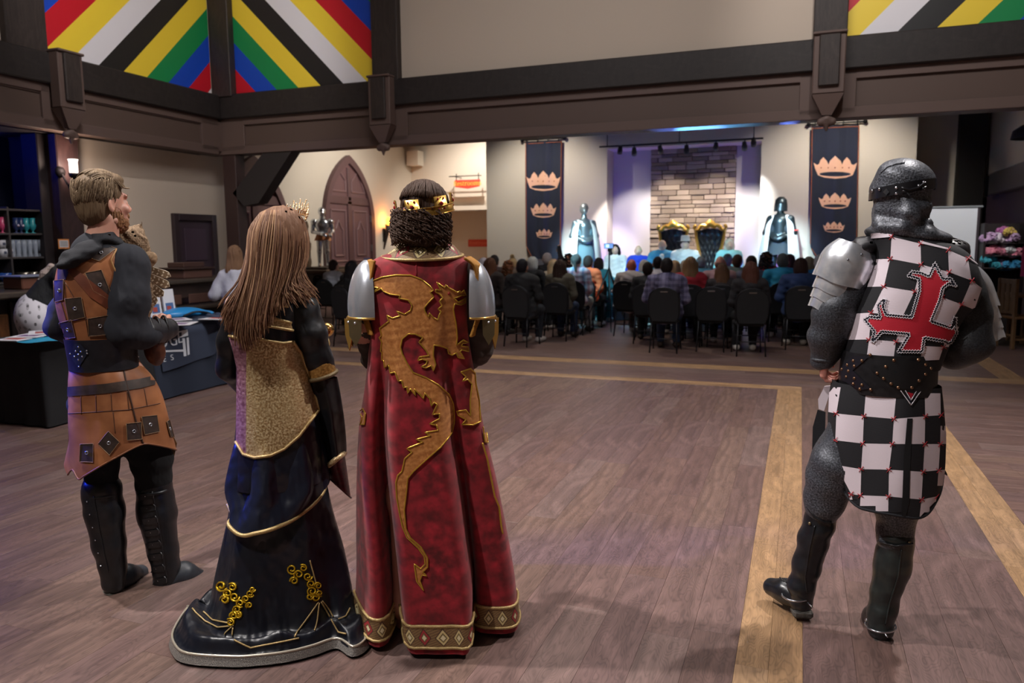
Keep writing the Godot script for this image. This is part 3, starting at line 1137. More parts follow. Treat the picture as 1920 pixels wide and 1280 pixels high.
# ================================================================ stage wall, niche, banners, thrones
func build_stage() -> void:
	var cream := wall_mat("cfc6b8")
	var grey := wall_mat("c4bfbd")
	var w := setting("wall_back")
	# wall on both sides of the niche and over it
	var nx0 := -4.12
	var nx1 := -0.84
	var ny := 3.62
	block(w, "plaster", Vector3(-7.04, 0, ZW - 0.9), Vector3(nx0, 5.5, ZW), cream)
	block(w, "plaster", Vector3(nx1, 0, ZW - 0.9), Vector3(2.04, 5.5, ZW), cream)
	block(w, "plaster", Vector3(nx0, ny, ZW - 0.9), Vector3(nx1, 5.5, ZW), cream)
	block(w, "niche_plaster", Vector3(nx0, 0, ZW - 0.9), Vector3(-3.25, ny, ZW - 0.62), grey)
	block(w, "niche_plaster", Vector3(-1.38, 0, ZW - 0.9), Vector3(nx1, ny, ZW - 0.62), grey)
	block(w, "stone_backing", Vector3(-3.25, 0, ZW - 0.9), Vector3(-1.38, ny, ZW - 0.66), mt(hx("5d534b"), 0.95))
	# split-faced stones laid in uneven courses
	var tones := []
	for c in ["9a8a7a", "8d7d6e", "a89888", "83746a", "b0a08e"]:
		tones.append(cloth(hx(c), 0.95, "plaster", 0.6, 3.0))
	var y := 0.3
	while y < ny:
		var hgt := rng.randf_range(0.07, 0.13)
		var x := -3.25 + rng.randf_range(-0.25, 0.0)
		while x < -1.38:
			var l := rng.randf_range(0.24, 0.5)
			var x0 := maxf(x, -3.25)
			var x1 := minf(x + l, -1.38)
			if x1 - x0 > 0.03:
				var s := Vector3(x1 - x0 - 0.008, minf(hgt, ny - y) - 0.008, rng.randf_range(0.05, 0.11)).snapped(Vector3(0.01, 0.01, 0.01))
				part(w, "stone", boxm(s, 0.012), tones[rng.randi() % tones.size()], at((x0 + x1) / 2, y + hgt / 2, ZW - 0.66 + s.z / 2))
			x += l
		y += hgt
	# stage platform
	var sp := thing("stage_platform", "low carpeted stage platform in front of the stone niche", "stage")
	part(sp, "deck", boxm(Vector3(6.0, 0.3, 2.0), 0.01), mt(hx("2b2a30"), 0.9), at(-2.5, 0.15, -15.98))
	part(sp, "nosing", boxm(Vector3(6.02, 0.03, 0.03), 0.008), mt(hx("6b6a70"), 0.4, 0.6), at(-2.5, 0.285, -14.975))

	banner([985, 267, 1054, 263], [979, 1058], [998, 486, 1048, 484], [986, 1052], 462, [[987, 320, 1051, 358], [995, 380, 1043, 408], [1005, 429, 1036, 447]], "long dark blue crown banner left of the stage, beside the restroom passage", 0)
	banner([1522, 238, 1611, 234], [1516, 1622], [1537, 492, 1596, 490], [1518, 1607], 462, [[1525, 292, 1607, 335], [1535, 361, 1596, 392], [1543, 415, 1584, 436]], "long dark blue crown banner right of the stage, under the beam corbel", 1)

	throne(onz(1263, 420, -16.35).x, "left of the two gold-framed black tufted thrones")
	throne(onz(1332, 420, -16.35).x, "right of the two gold-framed black tufted thrones")

	# far left wall with its two arched doors and the torch, and the restroom passage
	var fl := setting("wall_left")
	var pts := [Vector2(9.9, 0), Vector2(21.2, 0), Vector2(23.6, 0), Vector2(23.4, 1.6), Vector2(23.2, 2.6), Vector2(22.96, 3.44), Vector2(22.6, 4.0), Vector2(22.1, 4.59), Vector2(21.2, 5.1), Vector2(20.4, 5.5), Vector2(9.9, 5.5)]
	var st := new_st()
	put_prism(st, PackedVector2Array(pts), -0.5, 0.0, Transform3D(Basis(Vector3(0, 0, -1), Vector3.UP, Vector3(1, 0, 0)), Vector3(-12.0, 0, 0)))
	part(fl, "plaster", made(st), cream)
	block(fl, "plaster", Vector3(-12.8, 0, -24.4), Vector3(-12.5, 5.5, -9.7), cream)
	block(fl, "corbel", Vector3(-11.9, 4.05, -22.5), Vector3(-11.5, 4.5, -22.1), cream)
	var bw := setting("wall_back")
	block(bw, "plaster", Vector3(-12.5, 2.72, -22.9), Vector3(-7.2, 5.5, -22.6), wall_mat("cfc6b8"))
	block(bw, "ledge", Vector3(-11.2, 2.6, -22.9), Vector3(-7.2, 2.74, -22.2), wall_mat("cfc6b8"))
	block(bw, "plaster", Vector3(-12.5, 0, -24.4), Vector3(-7.0, 2.72, -24.1), wall_mat("cfc6b8"))
	block(bw, "plaster", Vector3(-7.2, 0, -24.4), Vector3(-7.04, 5.5, ZW - 0.5), cream)
	arched_door(1, 606, 698, 292, -12.0)
	arched_door(2, 452, 540, 296, -12.0)
	restroom_signs()
	torch()
	armour(Vector3(-11.55, 0, 0), 603, 388, 500)
	mannequin(onz(1095, 440, -16.25), onz(1095, 381, -16.25).y, 0, "silver mannequin knight with a white cape left of the stage")
	mannequin(onz(1462, 440, -16.25), onz(1462, 369, -16.25).y, 1, "mannequin knight in a tall helmet and white cape right of the stage")

func crown_outline(l: float, t: float, r: float, b: float) -> Array:
	# five leaf points on a curved band, cut in two halves round the open ring
	var o := [0.0, 0.3, 0.08, 0.40, 0.13, 0.36, 0.16, 0.2, 0.23, 0.06, 0.31, 0.22, 0.345, 0.38, 0.38, 0.22, 0.5, 0.0, 0.62, 0.22, 0.655, 0.38, 0.69, 0.22, 0.77, 0.06, 0.84, 0.2, 0.87, 0.36, 0.92, 0.40, 1.0, 0.3, 0.965, 0.55, 0.9, 0.84, 0.75, 0.95, 0.5, 1.0, 0.25, 0.95, 0.1, 0.84, 0.035, 0.55]
	var p := PackedVector2Array()
	for i in range(0, o.size(), 2):
		p.append(Vector2(l + o[i] * (r - l), t + o[i + 1] * (b - t)))
	var hole := PackedVector2Array()
	for k in 24:
		hole.append(Vector2(l + (0.5 + 0.36 * cos(TAU * k / 24)) * (r - l), t + (0.8 + 0.1 * sin(TAU * k / 24)) * (b - t)))
	var out := []
	var mid := (l + r) / 2
	for half in [PackedVector2Array([Vector2(l - 9, t - 9), Vector2(mid, t - 9), Vector2(mid, b + 9), Vector2(l - 9, b + 9)]), PackedVector2Array([Vector2(mid, t - 9), Vector2(r + 9, t - 9), Vector2(r + 9, b + 9), Vector2(mid, b + 9)])]:
		for q in Geometry2D.intersect_polygons(p, half):
			for s in Geometry2D.clip_polygons(q, hole):
				out.append(s)
	return out

func banner(top: Array, rod: Array, bot: Array, low: Array, ylow: float, crowns: Array, label: String, kind: int) -> void:
	var z := ZW + 0.1
	var o := thing("crown_banner", label, "banner", Vector3.ZERO, 0.0, "crown banners beside the stage")
	var a := onz(top[0], top[1], z)
	var b := onz(top[2], top[3], z)
	var c := onz(low[0], ylow, z)
	var d := onz(low[1], ylow, z)
	var e := onz(bot[0], bot[1], z)
	var f := onz(bot[2], bot[3], z)
	var iron := mt(hx("18171a"), 0.4, 0.7)
	var ra := onz(rod[0], top[1] + 1, z)
	var rb := onz(rod[1], top[3] - 1, z)
	ra.y = a.y + 0.05
	rb.y = a.y + 0.05
	part(o, "rod", tubem([ra, rb], 0.016), iron)
	for p: Vector3 in [ra, rb]:
		part(o, "finial", lathem([Vector2(0.005, -0.05), Vector2(0.04, -0.02), Vector2(0.045, 0.01), Vector2(0.02, 0.04), Vector2(0.004, 0.06)], 10), iron, xf(p))
	for p: Vector3 in [ra.lerp(rb, 0.08), ra.lerp(rb, 0.92)]:
		part(o, "wall_bracket", tubem([p, Vector3(p.x, p.y, ZW)], 0.012), iron)
	for k in 4:
		var p := ra.lerp(rb, 0.12 + 0.25 * k)
		part(o, "ring", tubem([p + Vector3(0, 0.04, 0.01), p + Vector3(0, -0.06, 0.01)], 0.012), iron)
	var cloth_m := cloth(hx("1c2236"), 0.75, "weave", 0.2, 14.0, 0.4)
	# hanging cloth with soft upright folds, pointed at the foot
	var net := []
	for i in 9:
		var t := i / 8.0
		var row := []
		for j in 13:
			var u := j / 12.0
			var l: Vector3 = a.lerp(c, t / 0.86) if t < 0.86 else c.lerp(e, (t - 0.86) / 0.14)
			var r: Vector3 = b.lerp(d, t / 0.86) if t < 0.86 else d.lerp(f, (t - 0.86) / 0.14)
			var p := l.lerp(r, u)
			p.z += 0.022 * sin(u * 13.0 + t * 1.5 + kind) * (1.0 - 0.6 * t) + 0.012 * sin(u * 23.0 + t * 4.0)
			row.append(p)
		net.append(row)
	var mesh := netm(net, false, 3, 3, true)
	part(o, "cloth", mesh, cloth_m)
	var on := Sewn.new()
	on.add(mesh, Transform3D.IDENTITY, self)
	var gold := cloth(hx("e6b396"), 0.6, "weave", 0.1, 14.0)
	# border band
	for q: Array in [[top[0] + 1, top[1] + 1, low[0] + 1, ylow], [top[2] - 1, top[3] + 1, low[1] - 1, ylow], [low[0] + 1, ylow, bot[0] + 1, bot[1] - 1], [low[1] - 1, ylow, bot[2] - 1, bot[3] - 1], [top[0] + 1, top[1] + 3, top[2] - 1, top[3] + 3]]:
		cord(o, "border", [Vector2(q[0], q[1]), Vector2(q[2], q[3])], on, cloth(hx("b8683f"), 0.7, "weave", 0.1, 14.0), 0.022, false, 0.006, 0.3)
	for cr: Array in crowns:
		sew(o, "crown_emblem", crown_outline(cr[0], cr[1], cr[2], cr[3]), on, gold, 0.008, 6.0)
		# jewels along the band
		for k in 5:
			var h := on.hit(Vector2(lerpf(cr[0], cr[2], 0.18 + 0.16 * k), lerpf(cr[1], cr[3], 0.52)), self)
			if h.size():
				part(o, "jewel", lathem([Vector2(0.001, -0.004), Vector2(0.014, 0.0), Vector2(0.001, 0.008)], 6), mt(hx("a3423a"), 0.4), Transform3D(Basis(Vector3.RIGHT, PI / 2), h[0] + h[1] * 0.012))

func throne(x: float, label: String) -> void:
	var z := -16.35
	var base := 0.3
	var o := thing("throne", label, "throne", Vector3(x, base, z), 0.0, "thrones on the stage")
	var gold := mt(hx("d6a850"), 0.35, 0.75)
	var black := mt(hx("1c1d27"), 0.35)
	var top := onz(1263, 416, z).y - base
	var h := top
	# tufted back: narrow waist, wide shoulders
	var half := func(t: float) -> float:
		return 0.16 + 0.10 * smoothstep(0.25, 1.0, t) - 0.02 * sin(t * PI)
	var net := []
	for i in 25:
		var t := 1.0 - i / 24.0
		var row := []
		for j in 15:
			var u := j / 14.0 * 2.0 - 1.0
			var y := 0.52 + t * (h - 0.72) + (0.05 * (1.0 - u * u) if i == 0 else 0.0)
			var bump := 0.035 * absf(sin(u * 7.0 + t * 13.0)) * absf(sin(u * 7.0 - t * 13.0))
			row.append(Vector3(u * float(half.call(t)), y, 0.03 + bump - 0.02 * absf(u)))
		net.append(row)
	part(o, "tufted_back", netm(net, false, 2, 2, true), black)
	part(o, "back_board", boxm(Vector3(0.34, h - 0.75, 0.05), 0.02), black, at(0, 0.52 + (h - 0.75) / 2, 0.0))
	for s in [-1.0, 1.0]:
		var line := []
		for i in 9:
			var t := i / 8.0
			line.append(Vector3(s * (float(half.call(t)) + 0.03), 0.4 + t * (h - 0.58), 0.03))
		line.append(Vector3(s * 0.32, h - 0.12, 0.05))
		line.append(Vector3(s * 0.28, h - 0.07, 0.05))
		part(o, "frame_side", tubem(Array(smooth_line(line, 3)), 0.032), gold)
	var crest := []
	for i in 13:
		var u := i / 12.0 * 2.0 - 1.0
		crest.append(Vector3(u * 0.29, h - 0.17 + 0.1 * cos(u * PI / 2) + 0.025 * cos(u * 11.0), 0.05))
	part(o, "carved_crest", tubem(crest, [0.03, 0.04, 0.045, 0.04, 0.05, 0.06, 0.075, 0.06, 0.05, 0.04, 0.045, 0.04, 0.03], 8), gold)
	part(o, "crest_shell", body_mesh([[Vector3(0, h - 0.04, 0.05), Vector3(0.1, 0.06, 0.04), Basis.IDENTITY], [Vector3(0, h - 0.0, 0.05), Vector3(0.045, 0.045, 0.03), Basis.IDENTITY], [Vector3(-0.12, h - 0.08, 0.05), Vector3(0.07, 0.035, 0.03), Basis.IDENTITY], [Vector3(0.12, h - 0.08, 0.05), Vector3(0.07, 0.035, 0.03), Basis.IDENTITY]], 0.014, 0.03), gold)
	part(o, "seat", boxm(Vector3(0.52, 0.16, 0.54), 0.04), black, at(0, 0.45, 0.3))
	for s in [-1.0, 1.0]:
		part(o, "armrest", tubem([Vector3(s * 0.24, 0.72, 0.02), Vector3(s * 0.28, 0.74, 0.3), Vector3(s * 0.28, 0.68, 0.52), Vector3(s * 0.28, 0.4, 0.56)], 0.03), gold)
		for zz in [0.04, 0.55]:
			part(o, "leg", tubem([Vector3(s * 0.23, 0.42, zz), Vector3(s * 0.25, 0.2, zz + 0.02), Vector3(s * 0.24, 0.0, zz)], [0.04, 0.03, 0.035]), gold)

# a pointed-arch double door in a wall of constant x
func arched_door(n: int, l: float, r: float, top: float, x: float) -> void:
	var o := setting("door_%d" % n)
	var a := onx(l, 480, x)
	var b := onx(r, 480, x)
	var z0 := -a.z
	var z1 := -b.z
	if n == 2:
		z0 = z1 - 2.5
	var hgt := onx((l + r) / 2, top, x).y
	var w := z1 - z0
	var spring := hgt - w * 0.72
	var wood := mt(hx("6d4f52"), 0.55)
	var frame_m := mt(hx("5d4245"), 0.5)
	var t := Transform3D(Basis(Vector3(0, 0, -1), Vector3.UP, Vector3(1, 0, 0)), Vector3(x, 0, -z0))
	var arch := func(inset: float, y0: float) -> PackedVector2Array:
		var p := PackedVector2Array([Vector2(inset, y0)])
		for k in 13:
			var q := k / 12.0
			p.append(Vector2(inset + (w / 2 - inset) * (1.0 - cos(q * 1.12)) / (1.0 - cos(1.12)), spring + (hgt - inset * 1.3 - spring) * sin(q * 1.12) / sin(1.12)))
		for k in 13:
			var q := 1.0 - k / 12.0
			if k == 0:
				continue
			p.append(Vector2(w - inset - (w / 2 - inset) * (1.0 - cos(q * 1.12)) / (1.0 - cos(1.12)), spring + (hgt - inset * 1.3 - spring) * sin(q * 1.12) / sin(1.12)))
		p.append(Vector2(w - inset, y0))
		return p
	var outer: PackedVector2Array = arch.call(0.0, 0.0)
	var inner: PackedVector2Array = arch.call(0.17, 0.0)
	var st := new_st()
	put_prism(st, inner, 0.0, 0.05, t)
	part(o, "leaf_board", made(st), wood)
	# frame: strips between the outer and inner arch
	var sf := new_st()
	for i in outer.size() - 1:
		var p := [outer[i], outer[i + 1], inner[i + 1], inner[i]]
		put_prism(sf, PackedVector2Array(p), 0.0, 0.13, t)
	part(o, "door_frame", made(sf), frame_m)
	var mid := w / 2
	var rail := onx((l + r) / 2, 377, x).y
	for q: Array in [[0.17, w - 0.17, rail - 0.1, rail + 0.12], [mid - 0.1, mid + 0.1, 0.0, rail], [mid - 0.07, mid + 0.07, rail, hgt - 0.35]]:
		var sb := new_st()
		put_box(sb, Vector3((q[0] + q[1]) / 2, (q[2] + q[3]) / 2, 0.06), Vector3(q[1] - q[0], q[3] - q[2], 0.06), 0.012)
		part(o, "rail", made(sb), frame_m, t)
	# sunk panels with raised mouldings: tall ones below, pointed ones above
	for s in [0, 1]:
		var p0 := 0.34 if s == 0 else mid + 0.2
		var p1 := mid - 0.2 if s == 0 else w - 0.34
		var pm := (p0 + p1) / 2
		var loops := [[Vector2(p0, 1.1), Vector2(p0, rail - 0.28), Vector2(p1, rail - 0.28), Vector2(p1, 1.1)], [Vector2(p0 + 0.16, 1.25), Vector2(p0 + 0.16, rail - 0.78), Vector2(pm - 0.15, rail - 0.78), Vector2(pm, rail - 0.55), Vector2(pm + 0.15, rail - 0.78), Vector2(p1 - 0.16, rail - 0.78), Vector2(p1 - 0.16, 1.25)], [Vector2(p0, 0.2), Vector2(p0, 0.95), Vector2(p1, 0.95), Vector2(p1, 0.2)]]
		if s == 0:
			loops.append([Vector2(0.42, rail + 0.25), Vector2(0.75, rail + 0.85), Vector2(mid - 0.15, hgt - 0.7), Vector2(mid - 0.15, rail + 0.25)])
		else:
			loops.append([Vector2(w - 0.42, rail + 0.25), Vector2(w - 0.75, rail + 0.85), Vector2(mid + 0.15, hgt - 0.7), Vector2(mid + 0.15, rail + 0.25)])
		for lp: Array in loops:
			var sm := new_st()
			for i in lp.size():
				var u: Vector2 = lp[i]
				var v: Vector2 = lp[(i + 1) % lp.size()]
				put_tube(sm, PackedVector3Array([Vector3(u.x, u.y, 0.055), Vector3(v.x, v.y, 0.055)]), 0.03, 6)
			part(o, "moulding", made(sm), mt(hx("7d6265"), 0.5), t)
	for k in 3:
		var sh := new_st()
		put_box(sh, Vector3(w - 0.17, 0.6 + k * 0.85, 0.09), Vector3(0.03, 0.2, 0.06), 0.008)
		part(o, "hinge", made(sh), mt(hx("8d8a8c"), 0.35, 0.8), t)

func lettering(parent: Node3D, called: String, words: String, height: float, m: Material, t: Transform3D, depth := 0.01, serif := true) -> void:
	var tm := TextMesh.new()
	var f := SystemFont.new()
	f.font_names = PackedStringArray(["Droid Serif"] if serif else ["Droid Sans"])
	tm.font = f
	tm.text = words
	tm.font_size = 64
	tm.pixel_size = height / 64.0
	tm.depth = depth
	part(parent, called, tm, m, t)

func restroom_signs() -> void:
	var z := -22.0
	var red := mt(hx("d23a2b"), 0.6)
	var gold := mt(hx("f0b23e"), 0.5)
	var o := thing("hanging_sign", "red scroll-edged sign reading Restrooms hanging from an iron rod", "sign")
	var a := onz(853, 338, z)
	var b := onz(900, 333, z)
	var y1 := onz(876, 350, z).y
	var y0 := a.y
	var st := new_st()
	var mx := (a.x + b.x) / 2
	put_prism(st, PackedVector2Array([Vector2(a.x, y0), Vector2(b.x, y0), Vector2(b.x - 0.02, y1), Vector2(mx, y1 - 0.06), Vector2(a.x + 0.02, y1)]), z - 0.02, z + 0.02)
	part(o, "board", made(st), red)
	lettering(o, "lettering", "Restrooms", 0.19, gold, at(mx, (y0 + y1) / 2 - 0.005, z + 0.022))
	part(o, "rod", tubem([Vector3(a.x - 0.2, y0 + 0.12, z), Vector3(b.x + 0.05, y0 + 0.12, z)], 0.015), mt(hx("2a2522"), 0.5, 0.6))
	part(o, "wall_arm", tubem([Vector3(a.x - 0.05, y0 + 0.12, z), Vector3(a.x - 0.05, y0 + 0.12, -22.6)], 0.012), mt(hx("2a2522"), 0.5, 0.6))
	for x in [a.x + 0.05, b.x - 0.05]:
		part(o, "hook", tubem([Vector3(x, y0 + 0.2, z), Vector3(x, y0 - 0.01, z)], 0.014), mt(hx("2a2522"), 0.5, 0.6))
	var o2 := thing("wall_sign", "flat red sign reading Restrooms on the passage wall under the ledge", "sign")
	var z2 := -24.07
	var c := onz(878, 449, z2)
	var d := onz(925, 462, z2)
	part(o2, "board", boxm(Vector3(d.x - c.x, c.y - d.y, 0.03), 0.004), mt(hx("c8402e"), 0.6), xf((c + d) / 2))
	lettering(o2, "lettering", "Restrooms", 0.17, mt(hx("e2785a"), 0.6), xf((c + d) / 2 + Vector3(0, 0, 0.017)))

func torch() -> void:
	var p := onx(718, 422, -12.0)
	var o := thing("torch_lamp", "wall torch with a glowing flame bulb right of the arched door", "wall lamp", p)
	var iron := mt(hx("2c2624"), 0.5, 0.4)
	part(o, "cone", lathem([Vector2(0.02, -0.75), Vector2(0.04, -0.5), Vector2(0.06, -0.2), Vector2(0.11, 0.0), Vector2(0.1, 0.0)], 12), iron, xf(Vector3(0.2, 0, 0), Basis(Vector3(0, 0, 1), -0.25)))
	part(o, "wall_plate", boxm(Vector3(0.04, 0.4, 0.12), 0.01), iron, at(0.03, -0.3, 0))
	part(o, "wall_arm", tubem([Vector3(0.03, -0.3, 0), Vector3(0.15, -0.2, 0)], 0.025), iron)
	part(o, "flame_bulb", lathem([Vector2(0.04, 0.0), Vector2(0.085, 0.08), Vector2(0.07, 0.17), Vector2(0.002, 0.26)], 12), glow(Color(1.0, 0.62, 0.2), 6.0), at(0.2, 0, 0))
	var l := OmniLight3D.new()
	l.name = "flame_light"
	o.add_child(l, true)
	l.position = Vector3(0.2, 0.12, 0)
	l.light_color = Color(1.0, 0.6, 0.25)
	l.light_energy = 0.7
	l.light_size = 0.08
	l.omni_range = 30.0
	l.omni_attenuation = 2.0
	l.shadow_enabled = true

# ---------------------------------------------------------------- suits of armour
func armour(at0: Vector3, px: float, ytop: float, ybot: float) -> void:
	var top := onx(px, ytop, at0.x)
	var bot := onx(px, ybot, at0.x)
	var s := (top.y - bot.y) / 1.86
	var o := thing("suit_of_armour", "polished suit of plate armour on a dark pedestal beside the arched door", "armour", Vector3(at0.x, bot.y, top.z))
	var n := Vector3(-top.x, 0, -top.z).normalized()
	o.basis = Basis(Vector3(n.z, 0, -n.x), Vector3.UP, n).scaled(Vector3.ONE * s)
	var steel := mt(hx("c3c8cf"), 0.2, 0.95)
	part(o, "helmet", body_mesh([[Vector3(0, 1.72, 0), Vector3(0.12, 0.145, 0.14), Basis.IDENTITY], [Vector3(0, 1.66, 0.08), Vector3(0.08, 0.07, 0.09), Basis.IDENTITY], [Vector3(0, 1.58, 0.0), Vector3(0, 1.5, 0.0), 0.08, 0.1]], 0.014, 0.03), steel)
	part(o, "visor_slit", boxm(Vector3(0.16, 0.015, 0.02), 0.003), mt(hx("101012"), 0.8), at(0, 1.735, 0.135))
	part(o, "breastplate", body_mesh([[Vector3(0, 1.3, 0), Vector3(0.23, 0.22, 0.16), Basis.IDENTITY], [Vector3(0, 1.1, 0), Vector3(0.17, 0.16, 0.12), Basis.IDENTITY]], 0.016, 0.05), steel)
	part(o, "tasset", lathem([Vector2(0.27, 0.0), Vector2(0.2, 0.16), Vector2(0.16, 0.22)], 16, 0.75), mt(hx("9a5a2c"), 0.6), at(0, 0.82, 0))
	for sd in [-1.0, 1.0]:
		part(o, "pauldron", body_mesh([[Vector3(sd * 0.25, 1.4, 0), Vector3(0.11, 0.1, 0.12), Basis.IDENTITY]], 0.016, 0.03), steel)
		part(o, "arm_plate", body_mesh([[Vector3(sd * 0.28, 1.36, 0), Vector3(sd * 0.3, 1.1, 0.02), 0.07, 0.06], [Vector3(sd * 0.3, 1.1, 0.02), Vector3(sd * 0.1 + 0.12, 1.0, 0.24), 0.06, 0.05], [Vector3(sd * 0.1 + 0.12, 1.0, 0.24), Vector3(sd * 0.08 + 0.16, 0.96, 0.28), 0.055, 0.05]], 0.015, 0.03), steel)
		part(o, "leg_plate", body_mesh([[Vector3(sd * 0.1, 0.86, 0), Vector3(sd * 0.12, 0.5, 0.02), 0.1, 0.07], [Vector3(sd * 0.12, 0.48, 0.03), Vector3(0.08, 0.08, 0.08), Basis.IDENTITY], [Vector3(sd * 0.12, 0.46, 0), Vector3(sd * 0.13, 0.1, 0.0), 0.07, 0.05], [Vector3(sd * 0.13, 0.05, 0.0), Vector3(sd * 0.15, 0.04, 0.16), 0.05, 0.035]], 0.016, 0.03), steel)
	part(o, "sword", tubem([Vector3(0.22, 1.02, 0.3), Vector3(0.2, 0.06, 0.26)], 0.02, 6, 0.4), mt(hx("b98a5b"), 0.4, 0.4))
	var pd := thing("pedestal", "dark wooden pedestal carrying the suit of armour", "pedestal", Vector3(at0.x, 0, top.z))
	var dark := mt(hx("33281f"), 0.5)
	part(pd, "plinth", boxm(Vector3(0.8, bot.y - 0.16, 0.9), 0.02), dark, at(0, (bot.y - 0.16) / 2, 0))
	part(pd, "cornice", boxm(Vector3(0.9, 0.1, 1.1), 0.02), mt(hx("4a3a2c"), 0.5), at(0, bot.y - 0.11, 0))
	part(pd, "top", boxm(Vector3(0.84, 0.06, 1.0), 0.01), dark, at(0, bot.y - 0.03, 0))

func mannequin(p: Vector3, top: float, kind: int, label: String) -> void:
	var s := 1.0
	var base := top - 1.86
	var o := thing("mannequin_knight", label, "mannequin", Vector3(p.x, base, p.z), 0.0, "mannequin knights on the stage")
	var n := Vector3(-p.x, 0, -p.z).normalized()
	o.basis = Basis(Vector3(n.z, 0, -n.x), Vector3.UP, n).rotated(Vector3.UP, -0.15 if kind else 0.2)
	var steel := mt(hx("8fa0a8"), 0.3, 0.8) if kind == 0 else mt(hx("4b565c"), 0.35, 0.8)
	var tunic := cloth(hx("6f8f9c"), 0.8, "weave", 0.2, 10.0) if kind == 0 else cloth(hx("3d4750"), 0.8, "weave", 0.2, 10.0)
	# one continuous figure
	var bones := [[Vector3(0, 1.02, 0), Vector3(0, 1.36, 0), 0.15, 0.17], [Vector3(-0.15, 1.42, 0), Vector3(0.15, 1.42, 0), 0.085, 0.085], [Vector3(0, 1.45, 0), Vector3(0, 1.6, 0), 0.07, 0.06]]
	for sd in [-1.0, 1.0]:
		bones.append_array([[Vector3(sd * 0.2, 1.42, 0), Vector3(sd * 0.27, 1.15, 0.02), 0.07, 0.055], [Vector3(sd * 0.27, 1.15, 0.02), Vector3(sd * 0.06, 1.05, 0.2), 0.055, 0.045], [Vector3(sd * 0.06, 1.05, 0.2), Vector3(sd * 0.02, 1.03, 0.22), 0.045, 0.04], [Vector3(sd * 0.09, 0.98, 0), Vector3(sd * 0.12, 0.5, 0.02), 0.1, 0.065], [Vector3(sd * 0.12, 0.5, 0.02), Vector3(sd * 0.14, 0.08, 0), 0.065, 0.045], [Vector3(sd * 0.14, 0.05, 0), Vector3(sd * 0.17, 0.04, 0.14), 0.045, 0.035]])
	part(o, "body", body_mesh(bones, 0.02, 0.05), steel)
	if kind == 0:
		part(o, "helmet", body_mesh([[Vector3(0, 1.74, 0), Vector3(0.1, 0.13, 0.115), Basis.IDENTITY], [Vector3(0, 1.68, 0.06), Vector3(0.06, 0.07, 0.07), Basis.IDENTITY]], 0.014, 0.03), mt(hx("c9d4d8"), 0.3, 0.6))
	else:
		part(o, "helmet", lathem([Vector2(0.13, 1.58), Vector2(0.125, 1.7), Vector2(0.11, 1.8), Vector2(0.05, 1.86), Vector2(0.002, 1.865)], 16), steel)
		part(o, "visor_slit", boxm(Vector3(0.15, 0.012, 0.02), 0.002), mt(hx("0c0c0e"), 0.8), at(0, 1.74, 0.118))
	part(o, "tunic", netm([oval(Vector3(0, 1.42, 0), 0.19, 0.12, 16), oval(Vector3(0, 1.25, 0), 0.2, 0.15, 16), oval(Vector3(0, 1.03, 0), 0.165, 0.13, 16), oval(Vector3(0, 0.8, 0), 0.22, 0.17, 16), oval(Vector3(0, 0.5 if kind == 0 else 0.72, 0), 0.24, 0.19, 16)], true, 2, 4), tunic)
	part(o, "belt", netm([oval(Vector3(0, 1.06, 0), 0.175, 0.14, 16), oval(Vector3(0, 1.0, 0), 0.178, 0.143, 16)], true, 2, 2), mt(hx("3a3f52"), 0.5))
	# cape hung from the shoulders, open in front
	var white := cloth(hx("e9edf0"), 0.85, "weave", 0.15, 10.0, 0.2)
	for sd in [-1.0, 1.0]:
		var net := []
		for i in 7:
			var t := i / 6.0
			var row := []
			for j in 9:
				var u := j / 8.0
				var a := lerpf(0.55, 2.9, u)
				var rx := lerpf(0.2, 0.42, sqrt(t)) + 0.02 * sin(u * 19.0) * t
				var rz := lerpf(0.12, 0.3, sqrt(t)) + 0.02 * sin(u * 19.0) * t
				row.append(Vector3(sd * sin(a) * rx, 1.5 - 1.12 * t, cos(a) * rz - 0.02))
			net.append(row)
		part(o, "cape", netm(net, false, 2, 2, sd < 0.0), white)
	if kind == 1:
		part(o, "cape_badge", boxm(Vector3(0.08, 0.03, 0.01), 0.002), mt(hx("c2352e"), 0.6), at(0.33, 1.2, 0.16))
	var pl := thing("plinth", "low plinth under the " + ("left" if kind == 0 else "right") + " stage mannequin", "plinth", Vector3(p.x, 0, p.z), 0.0, "plinths under the mannequins")
	part(pl, "block", boxm(Vector3(0.7, maxf(base - 0.3, 0.05), 0.7), 0.01), mt(hx("3a3940"), 0.7), at(0, 0.3 + maxf(base - 0.3, 0.05) / 2 - 0.001, 0))
	part(pl, "edge", boxm(Vector3(0.74, 0.03, 0.74), 0.008), mt(hx("55545c"), 0.6), at(0, maxf(base, 0.35) - 0.014, 0))

# ================================================================ the bar side on the left
const TL := Basis(Vector3(0, 0, -1), Vector3.UP, Vector3(1, 0, 0))   # local x runs into the hall, local z faces right

